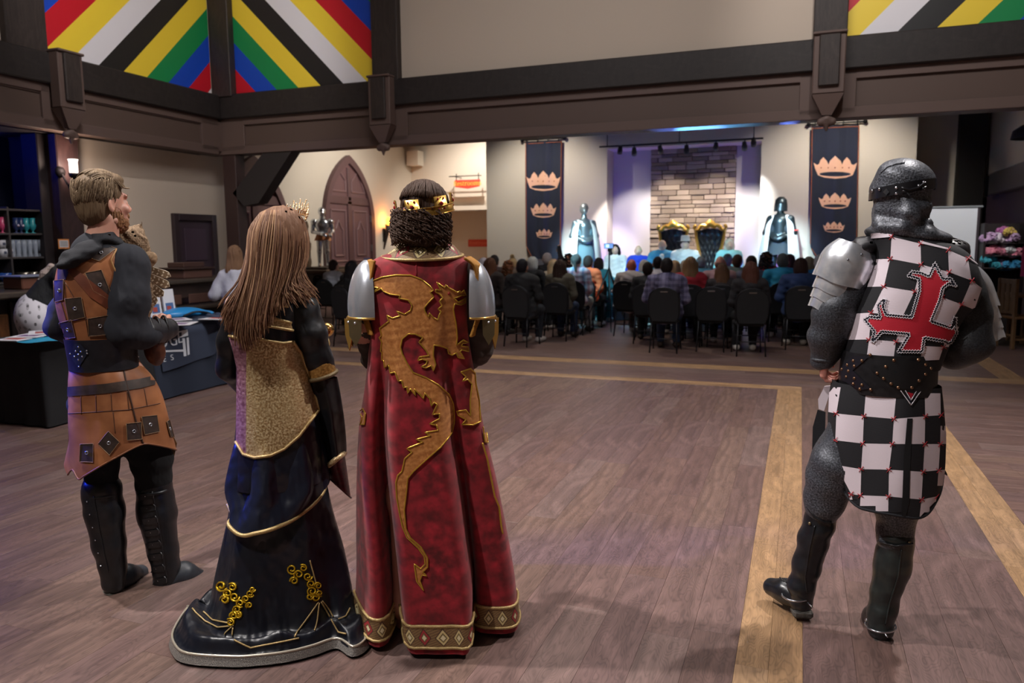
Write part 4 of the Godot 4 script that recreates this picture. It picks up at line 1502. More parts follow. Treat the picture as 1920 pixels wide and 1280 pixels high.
func build_left() -> void:
	var beige := wall_mat("c3b5a6")
	var wine := wood_mat(hx("4a3638"), 0.45, Vector3(0.1, 0.3, 0.2), Vector3(3.0, 1.0, 3.0), "wine")
	var wl := setting("wall_left")
	block(wl, "plaster", Vector3(XW - 0.25, 0, -10.75), Vector3(XW, 3.0, -7.12), beige)
	block(wl, "bar_back", Vector3(-9.95, 0, -7.2), Vector3(-9.7, 3.0, 5.0), mt(hx("1c2336"), 0.7))
	block(wl, "return_wall", Vector3(-12.5, 0, -10.0), Vector3(XW - 0.2, 5.5, -9.75), beige)
	block(wl, "return_wall", Vector3(-9.95, 0, -7.3), Vector3(XW - 0.2, 3.0, -7.16), mt(hx("241d22"), 0.7))
	block(wl, "bar_ceiling", Vector3(-9.95, 2.96, -9.7), Vector3(XL - 0.3, 3.1, 5.0), mt(hx("2a2526"), 0.8))
	var tr := setting("trim_4")
	block(tr, "pilaster", Vector3(XW - 0.05, 0, -7.42), Vector3(XW + 0.16, 2.96, -7.1), wine, 0.012)
	block(tr, "pilaster", Vector3(XW - 0.3, 0, -7.12), Vector3(XW - 0.02, 2.96, -6.98), mt(hx("231a1d"), 0.6), 0.012)

	# service door
	var d := setting("door_3")
	var dz0 := -9.05
	var dz1 := -9.95
	var dt := 2.04
	block(d, "leaf", Vector3(XW, 0, dz1 + 0.09), Vector3(XW + 0.03, dt - 0.1, dz0 - 0.09), mt(hx("3a2c38"), 0.5), 0.004)
	block(d, "jamb", Vector3(XW, 0, dz0 - 0.1), Vector3(XW + 0.07, dt, dz0), mt(hx("2f2328"), 0.5), 0.006)
	block(d, "jamb", Vector3(XW, 0, dz1), Vector3(XW + 0.07, dt, dz1 + 0.1), mt(hx("2f2328"), 0.5), 0.006)
	block(d, "head", Vector3(XW, dt - 0.1, dz1 + 0.1), Vector3(XW + 0.07, dt, dz0 - 0.1), mt(hx("2f2328"), 0.5), 0.006)
	for y in [1.32, 0.4]:
		block(d, "sunk_panel", Vector3(XW + 0.028, y, dz1 + 0.22), Vector3(XW + 0.042, y + 0.5, dz0 - 0.22), mt(hx("433342"), 0.5), 0.006)
	block(d, "knob", Vector3(XW + 0.03, 0.98, dz0 - 0.2), Vector3(XW + 0.09, 1.04, dz0 - 0.14), mt(hx("8b7b6a"), 0.3, 0.8), 0.02)

	sconce()
	notices()
	shelves()
	bar()
	tables()

func sconce() -> void:
	var x := XW + 0.16
	var p := onx(112, 322, x)
	var o := thing("wall_sconce", "dark iron wall lamp with a glowing frosted glass cup on the wine-red pilaster", "wall lamp", p)
	var iron := mt(hx("2c2729"), 0.4, 0.7)
	part(o, "rosette", lathem([Vector2(0.07, 0.0), Vector2(0.06, 0.03), Vector2(0.02, 0.05), Vector2(0.002, 0.055)], 16), iron, xf(Vector3.ZERO, Basis(Vector3(0, 0, 1), -PI / 2)))
	part(o, "arm", tubem(Array(smooth_line([Vector3(0.03, -0.02, 0), Vector3(0.1, -0.16, -0.02), Vector3(0.17, -0.16, -0.04), Vector3(0.18, -0.08, -0.05)], 5)), 0.012), iron)
	part(o, "scroll", tubem(Array(smooth_line([Vector3(0.1, -0.16, -0.02), Vector3(0.12, -0.22, -0.03), Vector3(0.2, -0.2, -0.05), Vector3(0.19, -0.15, -0.05)], 5)), 0.009), iron)
	part(o, "cup_holder", lathem([Vector2(0.015, -0.1), Vector2(0.055, -0.06), Vector2(0.062, -0.02), Vector2(0.058, -0.02)], 12), iron, at(0.18, 0, -0.05))
	var cup := glow(Color(1.0, 0.93, 0.88), 2.6)
	part(o, "glass_shade", lathem([Vector2(0.04, -0.05), Vector2(0.05, 0.0), Vector2(0.05, 0.12), Vector2(0.06, 0.15)], 16), cup, at(0.18, 0, -0.05))
	var l := OmniLight3D.new()
	l.name = "lamp_light"
	o.add_child(l, true)
	l.position = Vector3(0.18, 0.05, -0.05)
	l.light_color = Color(1.0, 0.9, 0.82)
	l.light_energy = 0.35
	l.light_size = 0.05
	l.omni_range = 30.0
	l.omni_attenuation = 2.0
	l.shadow_enabled = true

func notices() -> void:
	var white := mt(hx("cfd2da"), 0.6)
	var n := 0
	for q: Array in [[131, 374, 145, 396, "unframed white notice on the wall at the top, beside the pilaster"], [130, 402, 145, 437, "black-framed white notice on the wall behind the leather-clad man's head"], [132, 441, 146, 458, "black-framed white notice on the wall below the taller framed one"]]:
		var a := onx(q[0], q[1], XW)
		var b := onx(q[2], q[3], XW)
		var o := thing("wall_notice", q[4], "notice", (a + b) / 2, 0.0, "notices beside the pilaster")
		var w := absf(a.z - b.z)
		var h := a.y - b.y
		if n > 0:
			part(o, "frame", boxm(Vector3(0.02, h, w), 0.004), mt(hx("1b1a1d"), 0.5), at(0.01, 0, 0))
		part(o, "sheet", boxm(Vector3(0.006, h - 0.04, w - 0.03), 0.0), white, at(0.021, 0, 0))
		for k in 4:
			part(o, "text_line", boxm(Vector3(0.002, 0.006, w * 0.6), 0.0), mt(hx("6f7380"), 0.7), at(0.0245, h * (0.28 - 0.16 * k), 0))
		n += 1
	var c := onx(108, 448, XW + 0.16)
	var e := onx(130, 466, XW + 0.16)
	var s := thing("paper_notice", "small orange-edged paper notice on the wine-red pilaster", "notice", (c + e) / 2)
	part(s, "border", boxm(Vector3(0.004, c.y - e.y, absf(c.z - e.z)), 0.0), mt(hx("d98a4a"), 0.6), at(0.003, 0, 0))
	part(s, "sheet", boxm(Vector3(0.004, (c.y - e.y) * 0.72, absf(c.z - e.z) * 0.8), 0.0), white, at(0.006, 0, 0))
	for k in 4:
		part(s, "text_line", boxm(Vector3(0.002, 0.007, absf(c.z - e.z) * 0.65), 0.0), mt(hx("7a6a60"), 0.7), at(0.009, (c.y - e.y) * (0.22 - 0.14 * k), 0))

func shelves() -> void:
	var steel := mt(hx("4a4648"), 0.45, 0.3)
	var x0 := XW - 0.42
	var x1 := XW - 0.06
	var o := thing("bar_shelf", "dark cubby shelf behind the bar holding cups and glasses", "shelf")
	var ys := [2.0, 1.71, 1.42, 1.12]
	var zs := [-7.06, -6.56, -6.06, -5.56]
	for y: float in ys:
		part(o, "shelf_board", boxm(Vector3(x1 - x0, 0.025, 1.55), 0.004), steel, at((x0 + x1) / 2, y, -6.31))
	for z: float in zs:
		part(o, "upright", boxm(Vector3(x1 - x0, 0.95, 0.025), 0.004), steel, at((x0 + x1) / 2, 1.56, z))
	part(o, "back_board", boxm(Vector3(0.01, 0.95, 1.5), 0.0), mt(hx("14151c"), 0.6), at(x0 - 0.01, 1.56, -6.31))
	part(o, "cabinet_base", boxm(Vector3(0.5, 1.1, 1.7), 0.01), mt(hx("241d1e"), 0.6), at((x0 + x1) / 2, 0.55, -6.3))
	# wire rack of waved rods above and its bright upright
	var w := thing("wire_rack", "tall wire wall rack of waved dark rods above the bar shelf", "rack")
	for k in 15:
		var y := 2.1 + 0.055 * k
		var line := []
		for j in 13:
			line.append(Vector3(-9.62, y + (0.05 if j % 2 else 0.0), -5.4 - 0.13 * j))
		part(w, "waved_rod", tubem(line, 0.005, 5), mt(hx("3b4157"), 0.35, 0.6))
	part(w, "upright", tubem([onx(52, 245, -9.3), onx(63, 392, -9.3)], 0.011, 6), mt(hx("9aa3b5"), 0.35, 0.5))
	part(w, "back_panel", boxm(Vector3(0.03, 0.9, 1.75), 0.0), mt(hx("0e1430"), 0.5), at(-9.67, 2.5, -6.28))  # blue tint of the LED light is put into this colour
	var led := part(w, "led_strip", boxm(Vector3(0.02, 0.02, 1.6), 0.0), glow(Color(0.1, 0.25, 1.0), 3.0), at(-9.5, 2.92, -6.1))
	var ll := OmniLight3D.new()
	ll.name = "led_light"
	led.add_child(ll, true)
	ll.position = Vector3(0.0, -0.04, 0.3)
	ll.light_color = Color(0.1, 0.25, 1.0)
	ll.light_energy = 0.5
	ll.light_size = 0.05
	ll.omni_range = 20.0
	ll.omni_attenuation = 2.0
	ll.shadow_enabled = true
	# cups: painted goblets on the top shelf
	var goblet := lathem([Vector2(0.034, 0.0), Vector2(0.034, 0.006), Vector2(0.01, 0.014), Vector2(0.012, 0.03), Vector2(0.036, 0.06), Vector2(0.042, 0.1), Vector2(0.032, 0.125), Vector2(0.034, 0.19), Vector2(0.03, 0.19), Vector2(0.028, 0.125)], 14)
	var n := 0
	for q: Array in [[3, "d04a78", "pink"], [10, "d04a78", "pink"], [29, "22335f", "navy"], [38, "22335f", "navy"], [48, "2b8f9a", "teal"], [60, "2b8f9a", "teal"], [71, "4d2a54", "plum"], [81, "4d2a54", "plum"]]:
		var p := onx(q[0], 415, XW - 0.16)
		var g := thing("goblet", "%s %s plastic goblet on the top bar shelf" % [["left", "right"][n % 2], q[2]], "goblet", Vector3(p.x, 2.0 + 0.0125 - 0.29, p.z), 0.0, "goblets on the top bar shelf")
		part(g, "cup", goblet, mt(hx(q[1]), 0.25))
		if q[2] == "navy" or q[2] == "plum":
			part(g, "heart_badge", lathem([Vector2(0.002, 0.0), Vector2(0.018, 0.004), Vector2(0.002, 0.01)], 8), mt(hx("cdc6dd"), 0.4), xf(Vector3(0.042, 0.09, 0), Basis(Vector3(0, 0, 1), -PI / 2)))
		n += 1
	# white mugs
	var mug := lathem([Vector2(0.002, 0.0), Vector2(0.045, 0.0), Vector2(0.046, 0.1), Vector2(0.042, 0.1), Vector2(0.04, 0.01)], 14)
	n = 0
	for q: Array in [[4, 0.105], [5, 0.0], [16, 0.0]]:
		var p := onx(q[0], 470, XW - 0.14)
		var g := thing("mug", ["white mug stacked on top of another mug on the bar shelf", "lower left white mug on the bar shelf", "white mug with its handle to the right, at the end of the mug row"][n], "mug", Vector3(p.x, 1.42 + 0.0125 + q[1], p.z), 0.0, "mugs on the bar shelf")
		part(g, "cup", mug, mt(hx("c9c9d2"), 0.3))
		part(g, "handle", tubem(Array(smooth_line([Vector3(0, 0.085, -0.044), Vector3(0, 0.08, -0.075), Vector3(0, 0.03, -0.075), Vector3(0, 0.02, -0.044)], 4)), 0.008, 6), mt(hx("c9c9d2"), 0.3))
		part(g, "print", boxm(Vector3(0.003, 0.03, 0.035), 0.0), mt(hx("4a5068"), 0.5), at(0.046, 0.055, 0))
		n += 1
	# clear beer glasses
	var tall := lathem([Vector2(0.03, 0.0), Vector2(0.032, 0.015), Vector2(0.024, 0.05), Vector2(0.034, 0.15), Vector2(0.036, 0.21), Vector2(0.034, 0.21), Vector2(0.03, 0.14), Vector2(0.02, 0.05), Vector2(0.002, 0.02)], 14)
	n = 0
	for row in 2:
		for k in 6:
			var z := -6.63 - 0.075 * k - 0.03 * row
			var g := thing("beer_glass", "%s clear beer glass from the left in the %s row on the bar shelf" % [["first", "second", "third", "fourth", "fifth", "sixth"][k], ["front", "back"][row]], "glass", Vector3(XW - 0.13 - 0.12 * row, 1.4325, z), 0.0, "clear glasses on the middle bar shelf")
			part(g, "glass_body", tall, glass(hx("c8d4e6"), 0.35, 0.08))
	# steel-rimmed bowls on the low shelf
	for k in 3:
		var p := onx([44.0, 60.0, 8.0][k], [502.0, 496.0, 499.0][k], XW - 0.15)
		var g := thing("metal_bowl", ["left steel bowl on the lowest bar shelf", "right steel bowl on the lowest bar shelf", "blue glass bowl on the lowest bar shelf"][k], "bowl", Vector3(p.x, 1.1325, p.z), 0.0, "bowls on the lowest bar shelf")
		part(g, "bowl", lathem([Vector2(0.03, 0.0), Vector2(0.07, 0.05), Vector2(0.085, 0.11), Vector2(0.08, 0.11), Vector2(0.065, 0.055), Vector2(0.002, 0.01)], 16), mt(hx("8f8a80"), 0.25, 0.9) if k < 2 else mt(hx("2b4f9a"), 0.2))

func bar() -> void:
	var granite := cloth(hx("4a423c"), 0.25, "plaster", 0.02, 4.0)
	var amber := wood_mat(hx("8a5a34"), 0.5, Vector3(0.2, 0.4, 0.1), Vector3(2.0, 1.0, 2.0), "amber")
	var dark := mt(hx("221a19"), 0.5)
	var b := thing("bar_counter", "long dark bar counter with amber wood panels behind the cloth-covered tables", "bar counter")
	part(b, "worktop", boxm(Vector3(0.62, 0.07, 5.6), 0.015), granite, at(-7.85, 1.06, -4.4))
	part(b, "carcass", boxm(Vector3(0.4, 1.0, 5.4), 0.0), dark, at(-7.95, 0.5, -4.4))
	for k in 8:
		part(b, "panel", boxm(Vector3(0.03, 0.62, 0.52), 0.012), amber, at(-7.735, 0.55, -1.9 - 0.68 * k))
		part(b, "mullion", boxm(Vector3(0.05, 0.86, 0.12), 0.01), dark, at(-7.73, 0.56, -2.24 - 0.68 * k))
	part(b, "foot_rail", tubem([Vector3(-7.5, 0.2, -1.7), Vector3(-7.5, 0.2, -7.1)], 0.035), mt(hx("31384a"), 0.35, 0.7))
	# the far section behind the tables
	var c := thing("back_counter", "dark tiered service counter in front of the service door", "bar counter")
	part(c, "worktop", boxm(Vector3(0.8, 0.06, 2.3), 0.015), granite, at(-8.15, 1.07, -8.5))
	part(c, "apron", boxm(Vector3(0.5, 0.2, 2.2), 0.01), mt(hx("3a2b28"), 0.5), at(-8.1, 0.94, -8.5))
	part(c, "low_ledge", boxm(Vector3(0.72, 0.05, 2.3), 0.012), granite, at(-7.98, 0.72, -8.5))
	part(c, "carcass", boxm(Vector3(0.6, 0.7, 2.2), 0.0), mt(hx("161314"), 0.6), at(-8.1, 0.35, -8.5))
	for k in 3:
		part(c, "drawer_front", boxm(Vector3(0.02, 0.13, 0.55), 0.01), mt(hx("5a3f37"), 0.5), at(-7.84, 0.83, -7.8 - 0.68 * k))
	var p := onx(352, 515, -8.2)
	var o := thing("wooden_box", "low dark wooden box with a stepped lid on the service counter", "box", Vector3(-8.2, 1.1, p.z))
	part(o, "case", boxm(Vector3(0.4, 0.12, 0.55), 0.01), mt(hx("5d4038"), 0.5), at(0, 0.06, 0))
	part(o, "lid", boxm(Vector3(0.46, 0.03, 0.62), 0.008), mt(hx("3b2a26"), 0.5), at(0, 0.135, 0))
	part(o, "riser", boxm(Vector3(0.3, 0.07, 0.4), 0.008), mt(hx("4c352f"), 0.5), at(-0.02, 0.185, 0))
	var p2 := onx(52, 525, -8.0)
	var o2 := thing("card_reader", "small wooden till box on the bar behind the stooping woman", "till", Vector3(-8.0, 1.095, p2.z))
	part(o2, "case", boxm(Vector3(0.3, 0.13, 0.36), 0.012), mt(hx("6a4335"), 0.5), at(0, 0.065, 0))
	part(o2, "lid", boxm(Vector3(0.36, 0.02, 0.42), 0.006), mt(hx("8f97ad"), 0.4, 0.4), at(0, 0.14, 0))

func tables() -> void:
	# near table under a black cloth
	var black := cloth(hx("17171b"), 0.9, "weave", 0.2, 12.0)
	var navy := cloth(hx("1d2638"), 0.85, "weave", 0.2, 12.0)
	for k in 2:
		var z0: float = [-4.62, -5.82][k]
		var z1: float = [-5.76, -7.35][k]
		var t := thing("folding_table", ["folding table under the black cloth nearest the leather-clad man", "folding table under the dark blue printed cloth"][k], "table", Vector3(-6.4, 0, (z0 + z1) / 2), 0.0, "folding tables by the bar")
		part(t, "tabletop", boxm(Vector3(0.62, 0.03, z0 - z1 - 0.06), 0.006), mt(hx("8c8c8c"), 0.6), at(0, 0.72, 0))
		for sx in [-1.0, 1.0]:
			for sz in [-1.0, 1.0]:
				part(t, "leg", tubem([Vector3(sx * 0.26, 0.705, sz * (z0 - z1 - 0.2) / 2), Vector3(sx * 0.27, 0.0, sz * (z0 - z1 - 0.2) / 2)], 0.014), mt(hx("55565a"), 0.4, 0.7))
		# cloth: a closed skirt flaring to the floor with a rounded top edge
		var net := []
		var rows := [[0.0, 0.742, 0.0], [0.02, 0.738, 0.335], [0.3, 0.72, 0.352], [0.5, 0.5, 0.36], [0.8, 0.25, 0.385], [1.0, 0.015, 0.41]]
		for r: Array in rows:
			var row := []
			var hx2: float = r[2]
			var hz: float = (z0 - z1) / 2 - (0.34 - minf(hx2, 0.34)) + maxf(hx2 - 0.34, 0.0) * 0.6
			if hx2 == 0.0:
				hz = 0.15
				hx2 = 0.02
			for j in 40:
				var u := j / 40.0 * 4.0
				var p := Vector2.ZERO
				if u < 1.0: p = Vector2(1, lerpf(-1, 1, u))
				elif u < 2.0: p = Vector2(lerpf(1, -1, u - 1.0), 1)
				elif u < 3.0: p = Vector2(-1, lerpf(1, -1, u - 2.0))
				else: p = Vector2(lerpf(-1, 1, u - 3.0), -1)
				var fold: float = 0.012 * sin(j * 2.1 + k) * maxf(0.0, 0.72 - r[1]) * 1.4
				row.append(Vector3(p.x * (hx2 + fold), r[1], p.y * (hz + fold)))
			net.append(row)
		var o := thing("tablecloth", ["plain black floor-length cloth on the near table", "dark blue floor-length cloth on the far table"][k], "tablecloth", Vector3(-6.4, 0, (z0 + z1) / 2), 0.0, "tablecloths by the bar")
		part(o, "cloth", netm(net, true, 2, 3), [black, navy][k])
	# printed runner over the second table
	var rz0 := -5.86
	var rz1 := onx(418, 600, -6.0).z
	var o2 := thing("printed_table_runner", "dark blue draped runner with white letters and a tower mark on the far table", "table runner")
	var net2 := []
	for i in 9:
		var row := []
		for j in 17:
			var u := j / 16.0
			var z := lerpf(rz0, rz1, u)
			var drop := 0.46 - 0.1 * u - 0.22 * smoothstep(0.7, 1.0, u)
			var t := i / 8.0
			var p := Vector3(-6.62, 0.752, z)
			if t < 0.4:
				p = Vector3(lerpf(-6.66, -6.075, t / 0.4), 0.757, z)
			else:
				var v := (t - 0.4) / 0.6
				p = Vector3(-6.035 + 0.045 * v + 0.012 * sin(u * 9.0) * v, 0.748 - drop * v, z - 0.08 * v * u)
			if t < 0.4 and j > 12:
				p.y += 0.02 * sin(j * 1.9)
			row.append(p)
		net2.append(row)
	var mesh := netm(net2, false, 2, 3, true)
	part(o2, "cloth", mesh, cloth(hx("2a3347"), 0.85, "weave", 0.2, 12.0))
	# hanging folds at its far end
	for k in 2:
		var fz := rz1 + 0.05 - 0.14 * k
		part(o2, "fold", body_mesh([[Vector3(-6.15, 0.77, fz), Vector3(-6.0, 0.74, fz), 0.035, 0.04], [Vector3(-6.0, 0.74, fz), Vector3(-5.96, 0.42 + 0.1 * k, fz - 0.04), 0.04, 0.015]], 0.016, 0.04), cloth(hx("333c52"), 0.85, "weave", 0.2, 12.0))
	var white := mt(hx("c9ced8"), 0.7)
	var on := Sewn.new()
	on.add(mesh, Transform3D.IDENTITY, self)
	# letters and the two-legged tower mark, printed on the cloth
	for q: Array in [["D", 306, 641, 30], ["G", 324, 637, 30], ["E", 337, 632, 30], ["T", 296, 676, 14], ["E", 308, 673, 14], ["S", 322, 670, 14]]:
		var h := on.hit(Vector2(q[1], q[2]), self)
		if h.size():
			var n: Vector3 = h[1]
			var bx := Vector3(0, 0, -1)
			bx = (bx - n * bx.dot(n)).normalized()
			lettering(o2, "lettering", q[0], q[3] * 0.0056, white, Transform3D(Basis(bx, n.cross(bx), n), h[0] + n * 0.004), 0.004, false)
	sew(o2, "tower_mark", [pv([340, 620, 351, 618, 352, 629, 340, 632]), pv([341, 634, 346, 634, 349, 667, 344, 668]), pv([349, 633, 353, 632, 355, 664, 351, 666])], on, white, 0.005, 6.0)
	sew(o2, "underline", [pv([304, 657, 343, 655, 343, 659, 304, 660])], on, white, 0.005, 6.0)

	# papers, leaflets and the blue cap
	var paper := mt(hx("d6d6dc"), 0.6)
	var prints := [mt(hx("a8473b"), 0.6), mt(hx("4a6a9a"), 0.6), mt(hx("7a5a86"), 0.6)]
	var put_sheet := func(px: float, py: float, w: float, l: float, turn: float, lift: float, label: String) -> void:
		var p := flo(px, py, 0.76 + lift)
		var o := thing("leaflet", label, "leaflet", Vector3(p.x, 0.757 + lift, p.z), turn, "papers on the tables")
		part(o, "sheet", boxm(Vector3(w, 0.006, l), 0.0), paper)
		part(o, "picture", boxm(Vector3(w * 0.6, 0.002, l * 0.35), 0.0), prints[rng.randi() % 3], at(0, 0.004, l * 0.1))
		part(o, "text_block", boxm(Vector3(w * 0.6, 0.002, l * 0.12), 0.0), mt(hx("8a8c96"), 0.7), at(0, 0.004, -l * 0.25))
	put_sheet.call(335, 606, 0.3, 0.34, 0.5, 0.004, "white printed sheet at the front edge of the blue cloth")
	put_sheet.call(330, 598, 0.26, 0.3, 1.0, 0.014, "white printed sheet partly under the man's leather bracer")
	put_sheet.call(415, 595, 0.3, 0.42, 0.15, 0.004, "stack of white printed sheets at the far end of the blue cloth")
	put_sheet.call(60, 628, 0.26, 0.34, 0.4, 0.02, "white printed sheet with a coloured picture on the near table")
	put_sheet.call(85, 622, 0.26, 0.34, 0.9, 0.03, "white printed sheet fanned to the right on the near table")
	put_sheet.call(34, 634, 0.24, 0.3, 0.2, 0.012, "white printed sheet at the left corner of the near table")
	# turquoise cloth under the sheets
	var pn := flo(48, 640, 0.76)
	var tc := thing("turquoise_cloth", "crumpled turquoise cloth under the sheets on the near table", "cloth", Vector3(pn.x - 0.02, 0.757, pn.z - 0.05))
	var nt := []
	for i in 5:
		var row := []
		for j in 8:
			row.append(Vector3(-0.3 + 0.13 * i, 0.006 + 0.008 * sin(i * 1.7 + j * 2.3), 0.1 - 0.11 * j))
		nt.append(row)
	part(tc, "cloth", netm(nt, false, 3, 3), cloth(hx("1c8fb5"), 0.7, "weave", 0.1, 12.0))
	# stand-up brochure cards
	for q: Array in [[318, 578, "upright white brochure card in the holder behind the man's bracer"], [292, 583, "upright white brochure card half hidden behind the owl's feathers"]]:
		var p := onx(q[0], q[1] + 24, -6.55)
		var o := thing("brochure_card", q[2], "brochure", Vector3(-6.55, 0.757, p.z), 0.0, "brochure cards on the far table")
		part(o, "card", boxm(Vector3(0.02, 0.3, 0.16), 0.0), paper, xf(Vector3(0, 0.17, 0), Basis(Vector3(0, 0, 1), 0.1)))
		part(o, "picture", boxm(Vector3(0.004, 0.1, 0.11), 0.0), prints[1], xf(Vector3(0.0135, 0.12, 0), Basis(Vector3(0, 0, 1), 0.1)))
		part(o, "picture", boxm(Vector3(0.004, 0.05, 0.06), 0.0), prints[0], xf(Vector3(0.0155, 0.11, 0.01), Basis(Vector3(0, 0, 1), 0.1)))
		part(o, "holder", boxm(Vector3(0.1, 0.03, 0.18), 0.006), mt(hx("2a5f6c"), 0.4), at(0, 0.016, 0))
	var pc := flo(362, 592, 0.78)
	var cap := thing("blue_bag", "rounded bright blue drawstring bag beside the black strap on the far table", "bag", Vector3(pc.x - 0.15, 0.757, pc.z))
	part(cap, "bag", body_mesh([[Vector3(0, 0.05, 0.0), Vector3(0.15, 0.065, 0.26), Basis.IDENTITY], [Vector3(0.08, 0.03, -0.2), Vector3(0.12, 0.035, 0.16), Basis.IDENTITY]], 0.014, 0.05), mt(hx("1f7fbf"), 0.35))
	part(cap, "strap", tubem(Array(smooth_line([Vector3(0.13, 0.03, 0.12), Vector3(0.2, 0.07, 0.02), Vector3(0.2, 0.05, -0.14), Vector3(0.15, 0.02, -0.26)], 5)), 0.03, 6, 0.4), cloth(hx("1a1c24"), 0.8, "weave", 0.2, 12.0))

# ================================================================ the right-hand side
func build_right() -> void:
	var right_plaster := wall_mat("cfc6b8")  # same cream plaster as the walls around it
	var w := setting("wall_right")
	block(w, "plaster", Vector3(2.0, 0, -18.6), Vector3(3.15, 5.5, -18.3), right_plaster)
	block(w, "plaster", Vector3(2.04, 0, -18.6), Vector3(2.1, 5.5, ZW - 0.8), wall_mat("cfc6b8"))
	var plum := mt(hx("4a3848"), 0.6)
	block(w, "plum_wall", Vector3(3.5, 0, -18.6), Vector3(3.7, 2.42, -10.6), plum)
	block(w, "seam", Vector3(3.49, 0, -14.6), Vector3(3.5, 2.42, -14.57), mt(hx("2e2330"), 0.6))
	block(w, "plaster", Vector3(3.5, 2.85, -18.6), Vector3(3.7, 5.5, -10.6), wall_mat("cfc6b8"))
	block(w, "plaster", Vector3(3.15, 2.4, -18.6), Vector3(3.5, 5.5, -18.35), wall_mat("cfc6b8"))
	var tr := setting("trim_5")
	block(tr, "dark_column", Vector3(2.93, 0, -18.3), Vector3(3.42, 5.5, -18.0), mt(hx("17130f"), 0.7), 0.01)
	# brushed steel canopy over the counter
	var st := thing("steel_canopy", "brushed steel canopy edge on the right wall above the plum panel", "canopy")
	var steel := mt(hx("a9a3ab"), 0.32, 0.9)
	part(st, "fascia", boxm(Vector3(0.05, 0.42, 6.6), 0.008), steel, at(3.42, 2.62, -14.2))
	part(st, "soffit", boxm(Vector3(0.14, 0.03, 6.6), 0.004), mt(hx("6b6470"), 0.4, 0.7), at(3.46, 2.42, -14.2))
	# a dark lamp shade at the frame's upper right
	var lp := onz(1919, 205, -11.5)
	var lam := thing("pendant_shade", "dark drum lamp shade hanging at the right edge under the beam", "pendant lamp", Vector3(lp.x + 0.1, 2.86, -11.5))
	part(lam, "shade", lathem([Vector2(0.22, -0.05), Vector2(0.2, 0.05), Vector2(0.1, 0.12), Vector2(0.01, 0.14)], 20), mt(hx("151722"), 0.5))
	part(lam, "rod", tubem([Vector3(0, 0.13, 0), Vector3(0, 2.64, 0)], 0.012), mt(hx("151722"), 0.5))
	# projection screen on a stand
	var z := -14.2
	var a := onz(1730, 392, z)
	var b := onz(1836, 386, z)
	var s := thing("projection_screen", "pale blue portable projection screen behind the chequered knight's shoulder", "projection screen")
	var cx := (a.x + b.x) / 2
	var wd := 1.5
	cx = b.x - wd / 2
	part(s, "fabric", boxm(Vector3(wd, 1.35, 0.012), 0.0), mt(hx("dbe4f2"), 0.8), at(cx, b.y - 0.7, z))
	part(s, "top_bar", boxm(Vector3(wd + 0.12, 0.035, 0.04), 0.008), mt(hx("9aa3ad"), 0.4, 0.5), at(cx, b.y - 0.01, z))
	part(s, "edge_strip", boxm(Vector3(0.035, 1.35, 0.014), 0.0), mt(hx("37303a"), 0.7), at(cx + wd / 2, b.y - 0.7, z))
	part(s, "edge_strip", boxm(Vector3(0.035, 1.35, 0.014), 0.0), mt(hx("37303a"), 0.7), at(cx - wd / 2, b.y - 0.7, z))
	part(s, "case", tubem([Vector3(cx - wd / 2 - 0.06, b.y - 1.4, z), Vector3(cx + wd / 2 + 0.06, b.y - 1.4, z)], 0.045), mt(hx("2b2a2e"), 0.5))
	part(s, "mast", tubem([Vector3(cx, 0.02, z - 0.06), Vector3(cx, b.y + 0.02, z - 0.06)], 0.018), mt(hx("3a3a3e"), 0.4, 0.6))
	for k in 3:
		var an := TAU * k / 3.0 + 0.4
		part(s, "leg", tubem([Vector3(cx, 0.35, z - 0.06), Vector3(cx + cos(an) * 0.45, 0.015, z - 0.06 + sin(an) * 0.45)], 0.012), mt(hx("3a3a3e"), 0.4, 0.6))
	# display shelves of tulle flower crowns
	var d := thing("display_rack", "dark display rack of flower crowns on the plum wall", "rack")
	var rz := -14.0
	var ra := onz(1846, 500, rz)
	var rb := onz(1912, 430, rz)
	for k in 3:
		var y := lerpf(ra.y, rb.y, k / 3.0) - 0.02
		part(d, "shelf_board", boxm(Vector3(rb.x - ra.x + 0.1, 0.02, 0.3), 0.004), mt(hx("221a20"), 0.6), at((ra.x + rb.x) / 2, y, rz))
	for x in [ra.x - 0.05, rb.x + 0.05]:
		part(d, "upright", boxm(Vector3(0.03, rb.y + 0.1, 0.3), 0.004), mt(hx("221a20"), 0.6), at(x, (rb.y + 0.1) / 2, rz))
	part(d, "back_board", boxm(Vector3(rb.x - ra.x + 0.1, rb.y + 0.1, 0.02), 0.0), mt(hx("1d161b"), 0.7), at((ra.x + rb.x) / 2, (rb.y + 0.1) / 2, rz - 0.16))
	var puff := body_mesh([[Vector3(0, 0.07, 0), Vector3(0.07, 0.05, 0.07), Basis.IDENTITY], [Vector3(0.08, 0.08, 0.03), Vector3(0.06, 0.06, 0.05), Basis.IDENTITY], [Vector3(-0.07, 0.06, 0.03), Vector3(0.06, 0.06, 0.05), Basis.IDENTITY], [Vector3(0.02, 0.12, 0.02), Vector3(0.06, 0.04, 0.05), Basis.IDENTITY], [Vector3(-0.03, 0.03, 0.07), Vector3(0.06, 0.035, 0.05), Basis.IDENTITY]], 0.012, 0.02, 0.012, Vector3(90, 110, 90))
	var names := {"b79ac6": "lilac", "c9c2d4": "pale grey", "b06aa8": "purple", "c9b45e": "yellow", "cf7f9a": "pink", "c2c6cf": "white", "3a9fb5": "turquoise", "2f86b8": "blue", "7f6a90": "mauve"}
	var nn := 0
